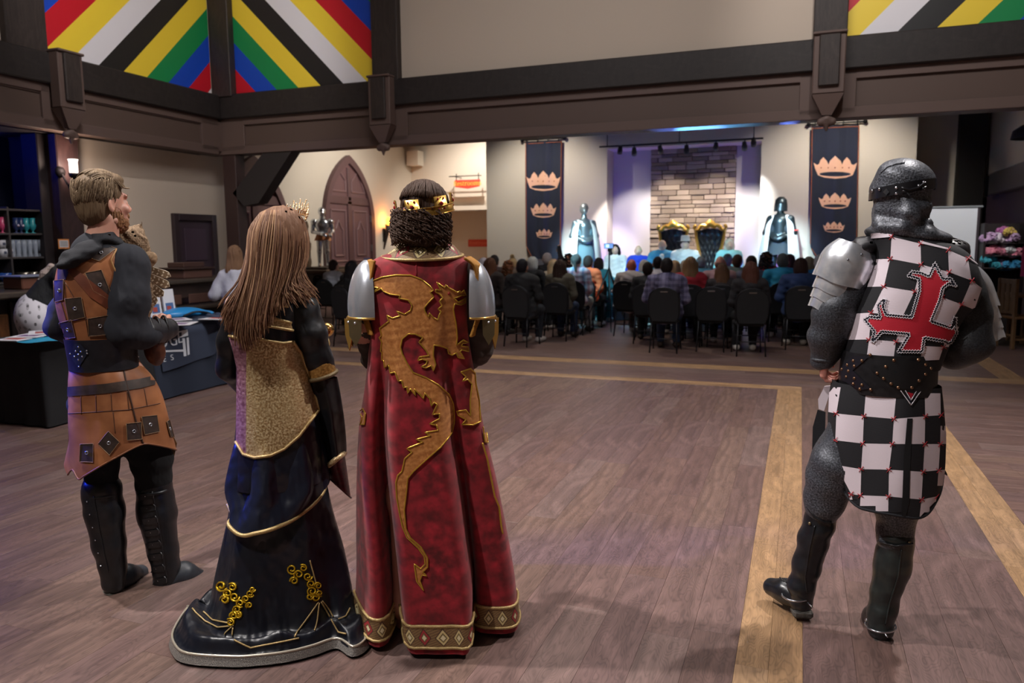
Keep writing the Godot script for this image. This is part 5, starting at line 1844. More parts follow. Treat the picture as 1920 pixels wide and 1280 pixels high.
	for q: Array in [[1852, 449, "b79ac6"], [1868, 450, "c9c2d4"], [1884, 438, "b06aa8"], [1897, 440, "c9b45e"], [1900, 450, "b79ac6"], [1858, 472, "cf7f9a"], [1874, 474, "cf7f9a"], [1884, 471, "c2c6cf"], [1898, 474, "c2c6cf"], [1908, 478, "cf7f9a"], [1850, 488, "3a9fb5"], [1862, 500, "3a9fb5"], [1880, 500, "7f6a90"], [1890, 502, "2f86b8"], [1902, 501, "2f86b8"]]:
		var p := onz(q[0], q[1] + 5, rz + 0.05)
		var o := single("flower_crown", "%s tulle flower crown, %s on the %s shelf of the display rack" % [names[q[2]], ["leftmost", "second", "third", "fourth", "rightmost"][nn % 5], ["top", "middle", "bottom"][nn / 5]], "flower crown", puff, cloth(hx(q[2]), 0.85, "wrinkle", 1.5, 6.0, 0.3), Transform3D(Basis(Vector3.UP, nn * 1.3), p), "flower crowns on the display rack")
		nn += 1
	# pink streamer at the frame edge
	var pk := onz(1919, 490, -12.6)
	single("pink_banner", "narrow bright pink streamer hanging at the right edge of the picture", "streamer", boxm(Vector3(0.05, 0.42, 0.02), 0.004), mt(hx("d04a86"), 0.6), xf(pk))
	# wooden chairs and a table by the display
	var ch := wooden_chair("wooden_chair", "light wooden chair with a solid back nearest the knight's elbow")
	ch.position = Vector3(2.72, 0, -13.3)
	ch.rotation.y = -1.2
	var ch2 := copy_of(ch, "wooden_chair", "light wooden chair with a solid back just right of the first wooden chair", "wooden chairs by the display")
	ch2.position = Vector3(2.98, 0, -12.75)
	var ch3 := copy_of(ch, "wooden_chair", "light wooden chair drawn up to the round wooden table at the right edge", "wooden chairs by the display")
	ch3.position = Vector3(2.62, 0, -14.3)
	ch3.rotation.y = -1.0
	var tb := thing("round_table", "round light wood table at the right edge of the picture", "table", Vector3(3.42, 0, -13.15))
	tb.position.x = 3.04
	part(tb, "tabletop", lathem([Vector2(0.002, 0.72), Vector2(0.4, 0.72), Vector2(0.42, 0.735), Vector2(0.41, 0.755), Vector2(0.002, 0.755)], 28), wood_mat(hx("b58a5c"), 0.45, Vector3(0.2, 0.1, 0.4)))
	part(tb, "pillar", lathem([Vector2(0.25, 0.0), Vector2(0.24, 0.03), Vector2(0.05, 0.06), Vector2(0.045, 0.72)], 16), mt(hx("3b2d22"), 0.5))

func wooden_chair(called: String, label: String) -> Node3D:
	var o := thing(called, label, "chair", Vector3.ZERO, 0.0, "wooden chairs by the display")
	var oak := wood_mat(hx("8f6f4a"), 0.5, Vector3(0.3, 0.2, 0.1), Vector3(3.0, 1.2, 3.0), "oak")
	part(o, "seat", boxm(Vector3(0.42, 0.035, 0.42), 0.01), wood_mat(hx("b58a5c"), 0.45, Vector3(0.2, 0.1, 0.4)), at(0, 0.45, 0))
	for sx in [-1.0, 1.0]:
		part(o, "leg", boxm(Vector3(0.045, 0.45, 0.045), 0.006), oak, at(sx * 0.18, 0.225, -0.18))
		part(o, "leg", boxm(Vector3(0.045, 1.0, 0.05), 0.006), oak, at(sx * 0.18, 0.5, 0.2))
		part(o, "stretcher", boxm(Vector3(0.02, 0.03, 0.36), 0.004), oak, at(sx * 0.18, 0.14, 0.0))
	for k in 3:
		part(o, "back_slat", boxm(Vector3(0.085, 0.46, 0.018), 0.004), oak, at(-0.11 + 0.11 * k, 0.74, 0.2))
	part(o, "top_rail", boxm(Vector3(0.36, 0.07, 0.025), 0.006), oak, at(0, 0.96, 0.2))
	part(o, "low_rail", boxm(Vector3(0.34, 0.04, 0.02), 0.004), oak, at(0, 0.52, 0.2))
	part(o, "stretcher", boxm(Vector3(0.34, 0.03, 0.02), 0.004), oak, at(0, 0.2, 0.2))
	return o

# ================================================================ seated people and their chairs
func build_all() -> void:
	audience()
	speakers()
	tripod()
	players()

# parts of a seated person who faces -z, feet on the floor, head top at 1.31
func seat_mesh(what: String) -> ArrayMesh:
	if meshes.has(what):
		return meshes[what]
	var w := what.split("_")
	var b := 1.18 if w[1] == "broad" else 1.0
	var i := 0.0
	var torso := func(g: float) -> Array:
		var o := [[Vector3(0, 0.55, 0.02), Vector3(0, 0.66, 0.03), 0.135 * b + g, 0.13 * b + g], [Vector3(0, 0.66, 0.03), Vector3(0, 0.95, 0.02), 0.125 * b + g, 0.135 * b + g], [Vector3(-0.135 * b, 1.0, 0.01), Vector3(0.135 * b, 1.0, 0.01), 0.075 + g, 0.075 + g], [Vector3(-0.09 * b, 0.56, 0.02), Vector3(0.09 * b, 0.56, 0.02), 0.11 * b + g, 0.11 * b + g]]
		return o
	var arms := func(g: float, hand: bool) -> Array:
		var o := []
		for s in [-1.0, 1.0]:
			o.append([Vector3(s * 0.18 * b, 1.0, 0.01), Vector3(s * 0.235 * b, 0.74, -0.01), 0.056 + g, 0.047 + g])
			o.append([Vector3(s * 0.235 * b, 0.74, -0.01), Vector3(s * 0.12, 0.63, -0.2), 0.047 + g, 0.036 + g])
			if hand:
				o.append([Vector3(s * 0.12, 0.63, -0.2), Vector3(s * 0.08, 0.61, -0.27), 0.034, 0.03])
		return o
	var legs := func(g: float, foot: bool) -> Array:
		var o := []
		for s in [-1.0, 1.0]:
			o.append([Vector3(s * 0.09 * b, 0.53, 0.0), Vector3(s * 0.115, 0.52, -0.4), 0.085 * b + g, 0.062 + g])
			o.append([Vector3(s * 0.115, 0.52, -0.4), Vector3(s * 0.115, 0.11, -0.36), 0.06 + g, 0.042 + g])
			if foot:
				o.append([Vector3(s * 0.115, 0.06, -0.36), Vector3(s * 0.12, 0.035, -0.5), 0.04, 0.032])
		return o
	var head := [[Vector3(0, 1.2, -0.02), Vector3(0.076, 0.108, 0.094), Basis.IDENTITY], [Vector3(0, 1.155, -0.05), Vector3(0.055, 0.06, 0.06), Basis.IDENTITY], [Vector3(0, 1.0, 0.01), Vector3(0, 1.14, -0.005), 0.055, 0.05], [Vector3(0, 1.185, -0.11), Vector3(0, 1.165, -0.125), 0.012, 0.014], [Vector3(-0.078, 1.19, -0.01), Vector3(-0.08, 1.17, -0.008), 0.016, 0.012], [Vector3(0.078, 1.19, -0.01), Vector3(0.08, 1.17, -0.008), 0.016, 0.012]]
	var m: ArrayMesh
	match w[0]:
		"body":
			m = body_mesh(torso.call(0.0) + arms.call(0.0, true) + legs.call(0.0, true) + head, 0.017, 0.035)
		"shirt":
			m = body_mesh(torso.call(0.016) + arms.call(0.014, false) + [[Vector3(0, 1.04, 0.012), Vector3(0, 1.06, 0.012), 0.065, 0.06]], 0.02, 0.04, 0.006, Vector3(22, 34, 22))
		"trousers":
			m = body_mesh(legs.call(0.014, false) + [[Vector3(-0.08 * b, 0.55, 0.02), Vector3(0.08 * b, 0.55, 0.02), 0.128 * b, 0.128 * b]], 0.02, 0.04, 0.004, Vector3(22, 34, 22))
		"shoes":
			var o := []
			for s in [-1.0, 1.0]:
				o.append([Vector3(s * 0.115, 0.055, -0.34), Vector3(s * 0.125, 0.045, -0.53), 0.05, 0.04])
			m = body_mesh(o, 0.014, 0.01)
		"hair":
			match w[1]:
				"short": m = body_mesh([[Vector3(0, 1.222, 0.0), Vector3(0.085, 0.1, 0.1), Basis.IDENTITY], [Vector3(0, 1.17, 0.035), Vector3(0.078, 0.075, 0.06), Basis.IDENTITY]], 0.012, 0.03, 0.003, Vector3(160, 60, 160))
				"long": m = body_mesh([[Vector3(0, 1.222, 0.0), Vector3(0.09, 0.1, 0.104), Basis.IDENTITY], [Vector3(0, 1.12, 0.055), Vector3(0.098, 0.16, 0.07), Basis.IDENTITY], [Vector3(0, 0.96, 0.1), Vector3(0.1, 0.16, 0.055), Basis.IDENTITY], [Vector3(-0.085, 1.08, 0.0), Vector3(0.035, 0.14, 0.06), Basis.IDENTITY], [Vector3(0.085, 1.08, 0.0), Vector3(0.035, 0.14, 0.06), Basis.IDENTITY]], 0.013, 0.05, 0.005, Vector3(140, 16, 140))
				"bob": m = body_mesh([[Vector3(0, 1.22, 0.0), Vector3(0.092, 0.102, 0.106), Basis.IDENTITY], [Vector3(0, 1.13, 0.03), Vector3(0.104, 0.1, 0.085), Basis.IDENTITY]], 0.013, 0.05, 0.005, Vector3(140, 16, 140))
				"curly": m = body_mesh([[Vector3(0, 1.22, 0.005), Vector3(0.098, 0.108, 0.11), Basis.IDENTITY], [Vector3(0, 1.1, 0.06), Vector3(0.115, 0.15, 0.075), Basis.IDENTITY]], 0.013, 0.05, 0.014, Vector3(70, 70, 70))
				"bun": m = body_mesh([[Vector3(0, 1.215, 0.0), Vector3(0.086, 0.1, 0.1), Basis.IDENTITY], [Vector3(0, 1.17, 0.03), Vector3(0.08, 0.08, 0.065), Basis.IDENTITY], [Vector3(0, 1.34, 0.03), Vector3(0.045, 0.045, 0.045), Basis.IDENTITY]], 0.012, 0.02, 0.004, Vector3(120, 120, 120))
				"fringe": m = body_mesh([[Vector3(0, 1.165, 0.035), Vector3(0.082, 0.055, 0.06), Basis.IDENTITY]], 0.012, 0.02, 0.002, Vector3(160, 60, 160))
				"tail": m = body_mesh([[Vector3(0, 1.222, 0.0), Vector3(0.086, 0.1, 0.1), Basis.IDENTITY], [Vector3(0, 1.2, 0.09), Vector3(0.04, 1.0, 0.13), 0.03, 0.02]], 0.012, 0.03, 0.003, Vector3(160, 40, 160))
	meshes[what] = m
	return m

func hair_mat(c: Color) -> StandardMaterial3D:
	var m := cloth(c, 0.6, "hair", 0.4, 3.0)
	m.metallic_specular = 0.3
	return m

func plaid(key: String, a: Color, b: Color, c: Color, d: Color) -> StandardMaterial3D:
	if mats.has(key):
		return mats[key]
	var m := StandardMaterial3D.new()
	m.albedo_texture = func_tex(key, 96, 96, func(x: int, y: int) -> Color:
		var sx: Color = [a, b, a, c][(x / 24) % 4]
		var sy: Color = [a, d, a, b][(y / 24) % 4]
		return sx.lerp(sy, 0.45))
	m.uv1_triplanar = true
	m.uv1_scale = Vector3.ONE * 6.0
	m.roughness = 0.85
	mats[key] = m
	return m

func banquet_chair() -> Node3D:
	var o := thing("banquet_chair", "chair", "chair", Vector3.ZERO, 0.0, "black banquet chairs of the audience")
	var frame_m := mt(hx("26262a"), 0.4, 0.6)
	var pad := cloth(hx("18181b"), 0.85, "weave", 0.2, 12.0)
	var st := new_st(true)
	# arched upholstered back with a hand slot
	var arch := func(k: float) -> PackedVector2Array:
		var p := PackedVector2Array([Vector2(-0.17 * k, 0.0), Vector2(0.17 * k, 0.0), Vector2(0.205 * k, 0.1), Vector2(0.21 * k, 0.3)])
		for i in 9:
			var a := PI * i / 8.0
			p.append(Vector2(0.205 * k * cos(a), 0.33 + 0.14 * k * sin(a)))
		p.append(Vector2(-0.21 * k, 0.3))
		p.append(Vector2(-0.205 * k, 0.1))
		return p
	var tilt := Transform3D(Basis(Vector3.RIGHT, 0.12), Vector3(0, 0.45, 0.21))
	var sb := new_st()
	put_prism(sb, arch.call(0.98), -0.02, 0.018, tilt)
	var back := part(o, "backrest", made(sb), pad)
	var slot := new_st()
	put_box(slot, Vector3(0, 0.42, 0.02), Vector3(0.1, 0.018, 0.006), 0.002)
	part(back, "hand_grip", made(slot), mt(hx("77706c"), 0.3, 0.8), tilt)
	var line := []
	for v: Vector2 in arch.call(1.03):
		line.append(tilt * Vector3(v.x, v.y, 0.0))
	line.append(line[0])
	part(o, "back_frame", tubem(line, 0.011, 6), frame_m)
	part(o, "seat", boxm(Vector3(0.4, 0.07, 0.4), 0.025), pad, at(0, 0.44, -0.01))
	for sx in [-1.0, 1.0]:
		part(o, "leg", tubem([Vector3(sx * 0.18, 0.42, -0.17), Vector3(sx * 0.2, 0.0, -0.2)], 0.011, 6), frame_m)
		part(o, "leg", tubem([Vector3(sx * 0.17, 0.47, 0.2), Vector3(sx * 0.19, 0.0, 0.26)], 0.011, 6), frame_m)
	part(o, "stretcher", tubem([Vector3(-0.185, 0.2, 0.235), Vector3(0.185, 0.2, 0.235)], 0.008, 6), frame_m)
	part(o, "stretcher", tubem([Vector3(-0.19, 0.24, -0.18), Vector3(0.19, 0.24, -0.18)], 0.008, 6), frame_m)
	return o

func sitter(p: Vector3, turn: float, scale: float, hair: String, hair_c: Color, shirt: Material, trousers: Material, skin: Color, build: String, label: String, group: String) -> Node3D:
	var o := thing("person", label, "person", p, turn, group)
	o.scale = Vector3.ONE * scale
	part(o, "body", seat_mesh("body_" + build), skin_mat(skin))
	part(o, "shirt", seat_mesh("shirt_" + build), shirt)
	part(o, "trousers", seat_mesh("trousers_" + build), trousers)
	part(o, "shoes", seat_mesh("shoes_slim"), mt(hx(["d2ccc4", "2a2624", "3a2c24", "b9b4b0"][rng.randi() % 4]), 0.6))
	if hair != "none":
		part(o, "hair", seat_mesh("hair_" + hair), hair_mat(hair_c))
	return o

func skin_mat(c: Color) -> StandardMaterial3D:
	var k := "skin" + c.to_html()
	if mats.has(k):
		return mats[k]
	var m: StandardMaterial3D = mt(c, 0.5, 0.0, "skin")
	m.subsurf_scatter_enabled = true
	m.subsurf_scatter_strength = 0.15
	mats[k] = m
	return m

func audience() -> void:
	var C := func(s: String) -> Material: return cloth(hx(s), 0.85, "weave", 0.2, 10.0)
	var pale := plaid("plaid_pastel", hx("c9c2cf"), hx("9d5a68"), hx("5a7fae"), hx("b7bfd6"))
	var check := plaid("plaid_purple", hx("6a6684"), hx("2e2c44"), hx("9a96b4"), hx("2e2c44"))
	var dark: Material = C.call("1b1b1f")
	var jeans: Material = C.call("27344e")
	# picture column and row of the head top, depth, hair, hair colour, shirt, trousers, skin, build, label
	var list := [
		[1251, 482, -11.15, "short", "1c1718", check, jeans, "c08a72", "broad", "heavy man with short black hair in a purple checked shirt, back row"],
		[1408, 489, -11.35, "long", "4a2a20", C.call("1d1a1e"), dark, "c99a86", "slim", "woman with long auburn hair and a black sleeveless top, back row"],
		[1502, 482, -11.45, "bob", "33211d", C.call("22365f"), dark, "c99a86", "broad", "woman with dark brown shoulder hair in a blue jacket, right end of the back row"],
		[1214, 490, -11.6, "short", "241a17", C.call("1c1c20"), dark, "c08a72", "slim", "person with short dark hair and black jacket beside the checked shirt"],
		[1355, 494, -11.75, "long", "5b3f2c", C.call("2c2526"), dark, "c99a86", "slim", "woman with long wavy brown hair behind an empty chair"],
		[980, 484, -11.35, "short", "19151a", C.call("17171a"), C.call("20242e"), "c08a72", "broad", "man with black hair in a black jacket at the left of the aisle"],
		[1051, 485, -11.5, "long", "3a2b24", C.call("5a5548"), jeans, "c99a86", "slim", "woman with long dark brown hair in an olive jacket on the aisle"],
		[920, 482, -11.55, "long", "5a3826", C.call("2c211e"), dark, "c99a86", "slim", "woman with long straight brown hair right behind the king's shoulder armour"],
		[1307, 480, -12.05, "long", "7a5c40", C.call("9c1f2c"), dark, "c99a86", "slim", "woman with long blonde-tipped hair in a red shirt"],
		[1085, 475, -12.1, "tail", "57504e", pale, C.call("b9b4ae"), "c99a86", "slim", "person with tied grey hair in a pastel plaid shirt on the aisle"],
		[999, 480, -12.25, "bob", "b9bab8", C.call("1a1a1f"), dark, "c99a86", "slim", "woman with a silver grey bob in a dark jacket"],
		[952, 488, -12.4, "curly", "7a4a2c", C.call("4a3026"), dark, "c99a86", "slim", "woman with curly auburn hair left of the black-haired man"],
		[1183, 484, -12.2, "none", "000000", C.call("b5aaa6"), C.call("5a4a48"), "c4705c", "broad", "bald man in a pale grey jacket at the right of the aisle"],
		[1037, 485, -12.35, "long", "c9ab86", C.call("c9bba6"), dark, "d6ab94", "slim", "woman with blonde hair in a cream coat"],
		[1266, 487, -12.5, "bob", "c2a078", C.call("b84a6a"), dark, "d6ab94", "slim", "woman with a blonde bob in a pink top"],
		[1104, 478, -12.75, "short", "3a2622", C.call("d8552c"), dark, "b57a62", "slim", "person with short brown hair in an orange shirt"],
		[1351, 478, -12.8, "fringe", "6a4a40", C.call("b58f92"), dark, "d99c86", "broad", "balding man in a pale pink shirt"],
		[939, 482, -12.6, "bob", "b9b4bc", C.call("7fa6cf"), dark, "d6ab94", "broad", "white-haired woman in a light blue shirt"],
		[1233, 480, -12.65, "short", "1d191c", C.call("c6c0c6"), dark, "b57a62", "slim", "person with black hair in a white shirt left of the checked shirt"],
		[1285, 486, -12.95, "long", "a08e7c", C.call("8fb0b2"), dark, "d6ab94", "slim", "woman with long ash blonde hair in a pale top"],
		[1409, 478, -12.85, "short", "2c1e1b", C.call("6f7078"), dark, "b57a62", "slim", "person with dark hair in a grey top behind the auburn-haired woman"],
		[1015, 485, -13.05, "bob", "c7ad88", C.call("3c3436"), dark, "d6ab94", "slim", "woman with pale blonde hair right of the silver bob"],
		[1068, 475, -12.85, "curly", "2b2422", C.call("3a3a44"), dark, "b57a62", "slim", "person with dark curly hair left of the plaid shirt"],
		[1464, 474, -13.0, "short", "5c5f5a", C.call("2f9fc4"), dark, "d6ab94", "broad", "grey-haired man in a bright turquoise shirt"],
		[1538, 476, -12.85, "short", "d3d5d2", C.call("1f6fae"), dark, "d6ab94", "broad", "white-haired man in a blue shirt beside the chequered knight's arm"],
		[1564, 480, -12.45, "short", "b0aca4", C.call("c8d0cc"), dark, "d6ab94", "slim", "person in a white shirt half hidden by the chequered knight's arm"],
		[926, 477, -13.2, "short", "2c2322", C.call("4a3a36"), dark, "c08a72", "slim", "man with short dark hair seen between two white-haired women"],
		[1517, 480, -13.0, "bob", "a0937c", C.call("9fc4b8"), dark, "d6ab94", "slim", "person with ash hair in a pale green top near the right end"],  # green stage light put into the colour of the top
		[963, 476, -13.3, "bun", "cfae80", C.call("7a6a60"), dark, "d6ab94", "slim", "woman with a blonde top bun"],
		[1383, 476, -13.3, "short", "4a2f28", C.call("5f6f68"), dark, "b57a62", "slim", "person with reddish brown hair in a green-grey jacket"],
		[1035, 473, -13.7, "short", "b0a6a4", C.call("222228"), dark, "d6ab94", "slim", "grey-haired person raising one arm in a black sleeve"],
		[1364, 475, -13.5, "short", "565a5c", C.call("6f7872"), dark, "c99a86", "slim", "person with grey hair in a grey jacket near the stage"],
		[1123, 482, -13.4, "bob", "2c2422", C.call("2f6f78"), C.call("2f6f78"), "b57a62", "slim", "woman with dark bobbed hair in teal beside the tripod"],  # teal stage light painted into shirt and trousers
		[1431, 472, -13.6, "curly", "241a1a", C.call("b3202c"), dark, "8a5a48", "slim", "person with black curly hair in a bright red top"],
		[1328, 480, -13.6, "short", "6f6a66", C.call("5aa0b0"), dark, "c99a86", "slim", "person in a grey knitted cap and pale blue top"],
		[1481, 475, -13.5, "bob", "332a28", C.call("8fb4bc"), dark, "d6ab94", "slim", "woman with dark bobbed hair turned to the right near the stage"],
		[903, 482, -13.6, "none", "000000", C.call("7a5a52"), dark, "d3a08e", "slim", "bald man at the far left of the front rows beside the king's shoulder"],
		[1208, 486, -13.4, "bob", "c4b8a4", C.call("58a9b8"), dark, "d6ab94", "slim", "person with pale blonde bobbed hair in front of the speakers"],
		[656, 488, -11.2, "long", "161318", C.call("141318"), dark, "b57a62", "slim", "woman with long black hair in black, alone left of the king"],
		[622, 486, -12.6, "short", "3a2c2a", C.call("b9bcc8"), dark, "c99a86", "slim", "person in a white shirt before the arched door"],
		[637, 487, -12.0, "short", "8a7470", C.call("8c8278"), dark, "c99a86", "slim", "person with greying hair in a taupe jumper before the arched door"],
		[690, 483, -13.0, "short", "2b2022", C.call("4a4048"), dark, "c08a72", "slim", "person with dark hair half hidden by the king's left shoulder"],
	]
	var placed := [flo(1145, 622) + Vector3(-0.06, 0, -0.1)]
	var chair0 := banquet_chair()
	var first := true
	for e: Array in list:
		# each takes a free place in the nearest row
		var best := 1e9
		var z := 0.0
		var p := Vector3.ZERO
		for row: float in [-10.95, -11.8, -12.65, -13.5, -14.3] if e[0] > 700 else [-11.2, -12.2, -13.2]:
			for shift in range(-64, 65, 2):
				var q := onz(e[0] + shift, e[1], row)
				var clear := true
				for w: Vector3 in placed:
					if absf(w.x - q.x) < 0.46 and absf(w.z - q.z) < 0.6:
						clear = false
				var cost := absf(row - e[2]) * 45.0 + absf(shift)
				if clear and cost < best:
					best = cost
					z = row
					p = q
		if best > 1e8:
			print("no place for ", e[9])
			continue
		placed.append(p)
		p.z += rng.randf_range(-0.05, 0.05)
		var s := clampf(p.y / 1.325, 0.93, 1.07)
		if e[3] == "bun":
			s = clampf(p.y / 1.385, 0.93, 1.07)
		var turn := rng.randf_range(-0.12, 0.12) + 0.1 * signf(-2.4 - p.x) * -1.0
		var at0 := Vector3(p.x, 0, p.z)
		var label: String = e[9]
		var o := sitter(at0, turn, s, e[3], hx(e[4]), e[5], e[6], hx(e[7]), e[8], "seated " + label, "seated audience")
		o.set_meta("label", label)
		var ch := chair0
		if not first:
			ch = copy_of(chair0, "banquet_chair", "", "black banquet chairs of the audience")
		first = false
		ch.position = at0
		ch.rotation.y = turn
		ch.set_meta("label", "black banquet chair under the " + short_of(label))
		if label.contains("raising"):
			var am := body_mesh([[Vector3(0.19, 1.0, 0.0), Vector3(0.27, 1.2, -0.05), 0.06, 0.05], [Vector3(0.27, 1.2, -0.05), Vector3(0.2, 1.42, -0.1), 0.05, 0.04]], 0.017, 0.03)
			part(o, "raised_sleeve", am, e[5])
			part(o, "raised_hand", hand_mesh(1.0, 0.25), skin_mat(hx(e[7])), xf(Vector3(0.2, 1.42, -0.1), Basis(Vector3(1, 0, 0), -PI / 2 + 0.2)))
		if label.contains("taupe"):
			var ph := thing("phone", "pink-cased phone held up by the person in the taupe jumper", "phone", Vector3(p.x + 0.12, p.y + 0.0, p.z - 0.28))
			part(ph, "case", boxm(Vector3(0.15, 0.075, 0.012), 0.004), mt(hx("c25a78"), 0.4))
			part(ph, "screen", boxm(Vector3(0.135, 0.065, 0.003), 0.0), glow(Color(0.35, 0.33, 0.4), 0.4), at(0, 0, 0.007))
	# chairs nobody sits on
	for q: Array in [[1331, 660, "empty black banquet chair in the back row, right of the checked shirt"], [606, 596, "empty black banquet chair left of the black-haired woman"], [1560, 655, "empty black banquet chair at the right end of the back row"], [648, 652, "empty black banquet chair directly behind the black-haired woman"]]:
		var ch := copy_of(chair0, "banquet_chair", q[2], "black banquet chairs of the audience")
		var p := flo(q[0], q[1])
		ch.position = Vector3(p.x, 0, p.z - 0.26)
		ch.rotation.y = -0.35 if q[0] < 700 else 0.0

func short_of(label: String) -> String:
	var w := label.split(" ")
	return " ".join(w.slice(0, mini(w.size(), 11)))

func speakers() -> void:
	var C := func(s: String) -> Material: return cloth(hx(s), 0.85, "weave", 0.2, 10.0)
	var z := -15.75
	var list := [
		[1154, 457, "long", "1a1518", "e6e6e8", "2f7f96", "slim", "speaker with long black hair in a white jumper at the left of the stage"],
		[1197, 459, "none", "d9d5cf", "1f3fc4", "3a3f58", "slim", "speaker with a bald head in a royal blue shirt"],
		[1242, 448, "none", "cfc9c2", "3f7f9f", "3f7f9f", "broad", "speaker in a blue jacket over a white shirt, before the left throne"],
		[1285, 446, "short", "6a5a50", "e4e2e4", "4a3f44", "broad", "speaker in a grey brimmed hat and white shirt between the thrones"],
		[1368, 446, "bob", "e8dcc8", "9fdce0", "3a4048", "slim", "speaker with white blonde hair in a pale turquoise top, right of the thrones"],
	]
	var n := 0
	for e: Array in list:
		var p := onz(e[0], e[1], z)
		var s := (p.y - 0.3) / 1.325
		var at0 := Vector3(p.x, 0.3, z)
		var o := sitter(at0, PI + 0.12, s, e[2], hx(e[3]), C.call(e[4]), C.call(e[5]), hx("e0b8a4"), e[6], e[7], "speakers on the stage")
		if n == 2:
			part(o, "shirt_front", body_mesh([[Vector3(0, 0.98, -0.14), Vector3(0, 0.7, -0.165), 0.05, 0.03]], 0.014, 0.02), C.call("f0f0f2"))
		if n == 3:
			part(o, "hat", lathem([Vector2(0.17, 1.265), Vector2(0.16, 1.255), Vector2(0.09, 1.27), Vector2(0.088, 1.36), Vector2(0.06, 1.38), Vector2(0.002, 1.37)], 20), mt(hx("8f9296"), 0.8))
		var ch := copy_of(get_node("banquet_chair"), "banquet_chair", "black chair of the " + short_of(e[7]), "chairs of the speakers")
		ch.position = at0
		ch.rotation.y = PI + 0.12
		n += 1

func tripod() -> void:
	var foot := flo(1145, 622)
	var t := onz(1135, 461, foot.z)
	var o := thing("camera_tripod", "black tripod holding a phone in the aisle between the two blocks of chairs", "tripod", Vector3(foot.x - 0.06, 0, foot.z - 0.1))
	var black := mt(hx("161618"), 0.4, 0.3)
	var h := t.y
	part(o, "column", tubem([Vector3(0, h - 0.1, 0), Vector3(0, 0.55, 0)], 0.014), black)
	part(o, "head", boxm(Vector3(0.05, 0.06, 0.05), 0.01), black, at(0, h - 0.07, 0))
	var feet := [flo(1088, 628), flo(1146, 624), flo(1172, 606)]
	for f: Vector3 in feet:
		var d := f - o.position
		part(o, "leg", tubem([Vector3(0, h - 0.38, 0), Vector3(d.x, 0.01, d.z)], [0.016, 0.009], 6), black)
	part(o, "spreader", tubem([Vector3(-0.1, 0.62, 0), Vector3(0.1, 0.62, 0)], 0.01, 6), black)
	var ph := thing("phone", "phone with a lit bluish screen clamped on the aisle tripod", "phone", Vector3(o.position.x - 0.01, h, o.position.z))
	part(ph, "case", boxm(Vector3(0.17, 0.09, 0.012), 0.004), black)
	part(ph, "screen", boxm(Vector3(0.15, 0.078, 0.003), 0.0), glow(Color(0.45, 0.6, 0.85), 0.9), at(0, 0, 0.007))
	part(ph, "screen", boxm(Vector3(0.05, 0.05, 0.003), 0.0), glow(Color(0.8, 0.85, 0.95), 1.2), at(-0.02, 0, 0.0085))

# a hand: palm, four unequal bent fingers and a thumb from the side; wrist at the origin, fingers along -z, palm down
func hand_mesh(side: float, curl: float) -> ArrayMesh:
	var key := "hand%.1f%.2f" % [side, curl]
	if meshes.has(key):
		return meshes[key]
	var b := [[Vector3(0, 0, 0.02), Vector3(0, 0, -0.03), 0.024, 0.026], [Vector3(-0.018, 0, -0.03), Vector3(-0.026, 0, -0.075), 0.019, 0.015], [Vector3(0.0, 0, -0.03), Vector3(0.0, 0.002, -0.08), 0.02, 0.016], [Vector3(0.018, 0, -0.03), Vector3(0.026, 0, -0.073), 0.019, 0.014]]
	for f in 4:
		var x := -0.028 + 0.0187 * f
		var len: float = [0.066, 0.076, 0.07, 0.054][f] if side > 0 else [0.054, 0.07, 0.076, 0.066][f]
		var r := 0.0085
		var p := Vector3(x, 0.002, -0.078)
		var a := curl * 0.7
		for k in 3:
			var l: float = len * [0.45, 0.32, 0.25][k]
			var d := Vector3(0.0, -sin(a), -cos(a))
			b.append([p, p + d * l, r, r * 0.92])
			p += d * l
			r *= 0.92
			a += curl
	var ts := -side
	b.append([Vector3(ts * 0.018, -0.004, -0.01), Vector3(ts * 0.042, -0.012, -0.04), 0.015, 0.011])
	b.append([Vector3(ts * 0.042, -0.012, -0.04), Vector3(ts * 0.046, -0.02 - 0.01 * curl, -0.075), 0.0105, 0.0085])
	meshes[key] = body_mesh(b, 0.0042, 0.006)
	return meshes[key]

# ================================================================ helpers for the standing players
func merged(list: Array) -> ArrayMesh:
	var st := SurfaceTool.new()
	for e: Array in list:
		st.append_from(e[0], 0, e[1])
	return st.commit()

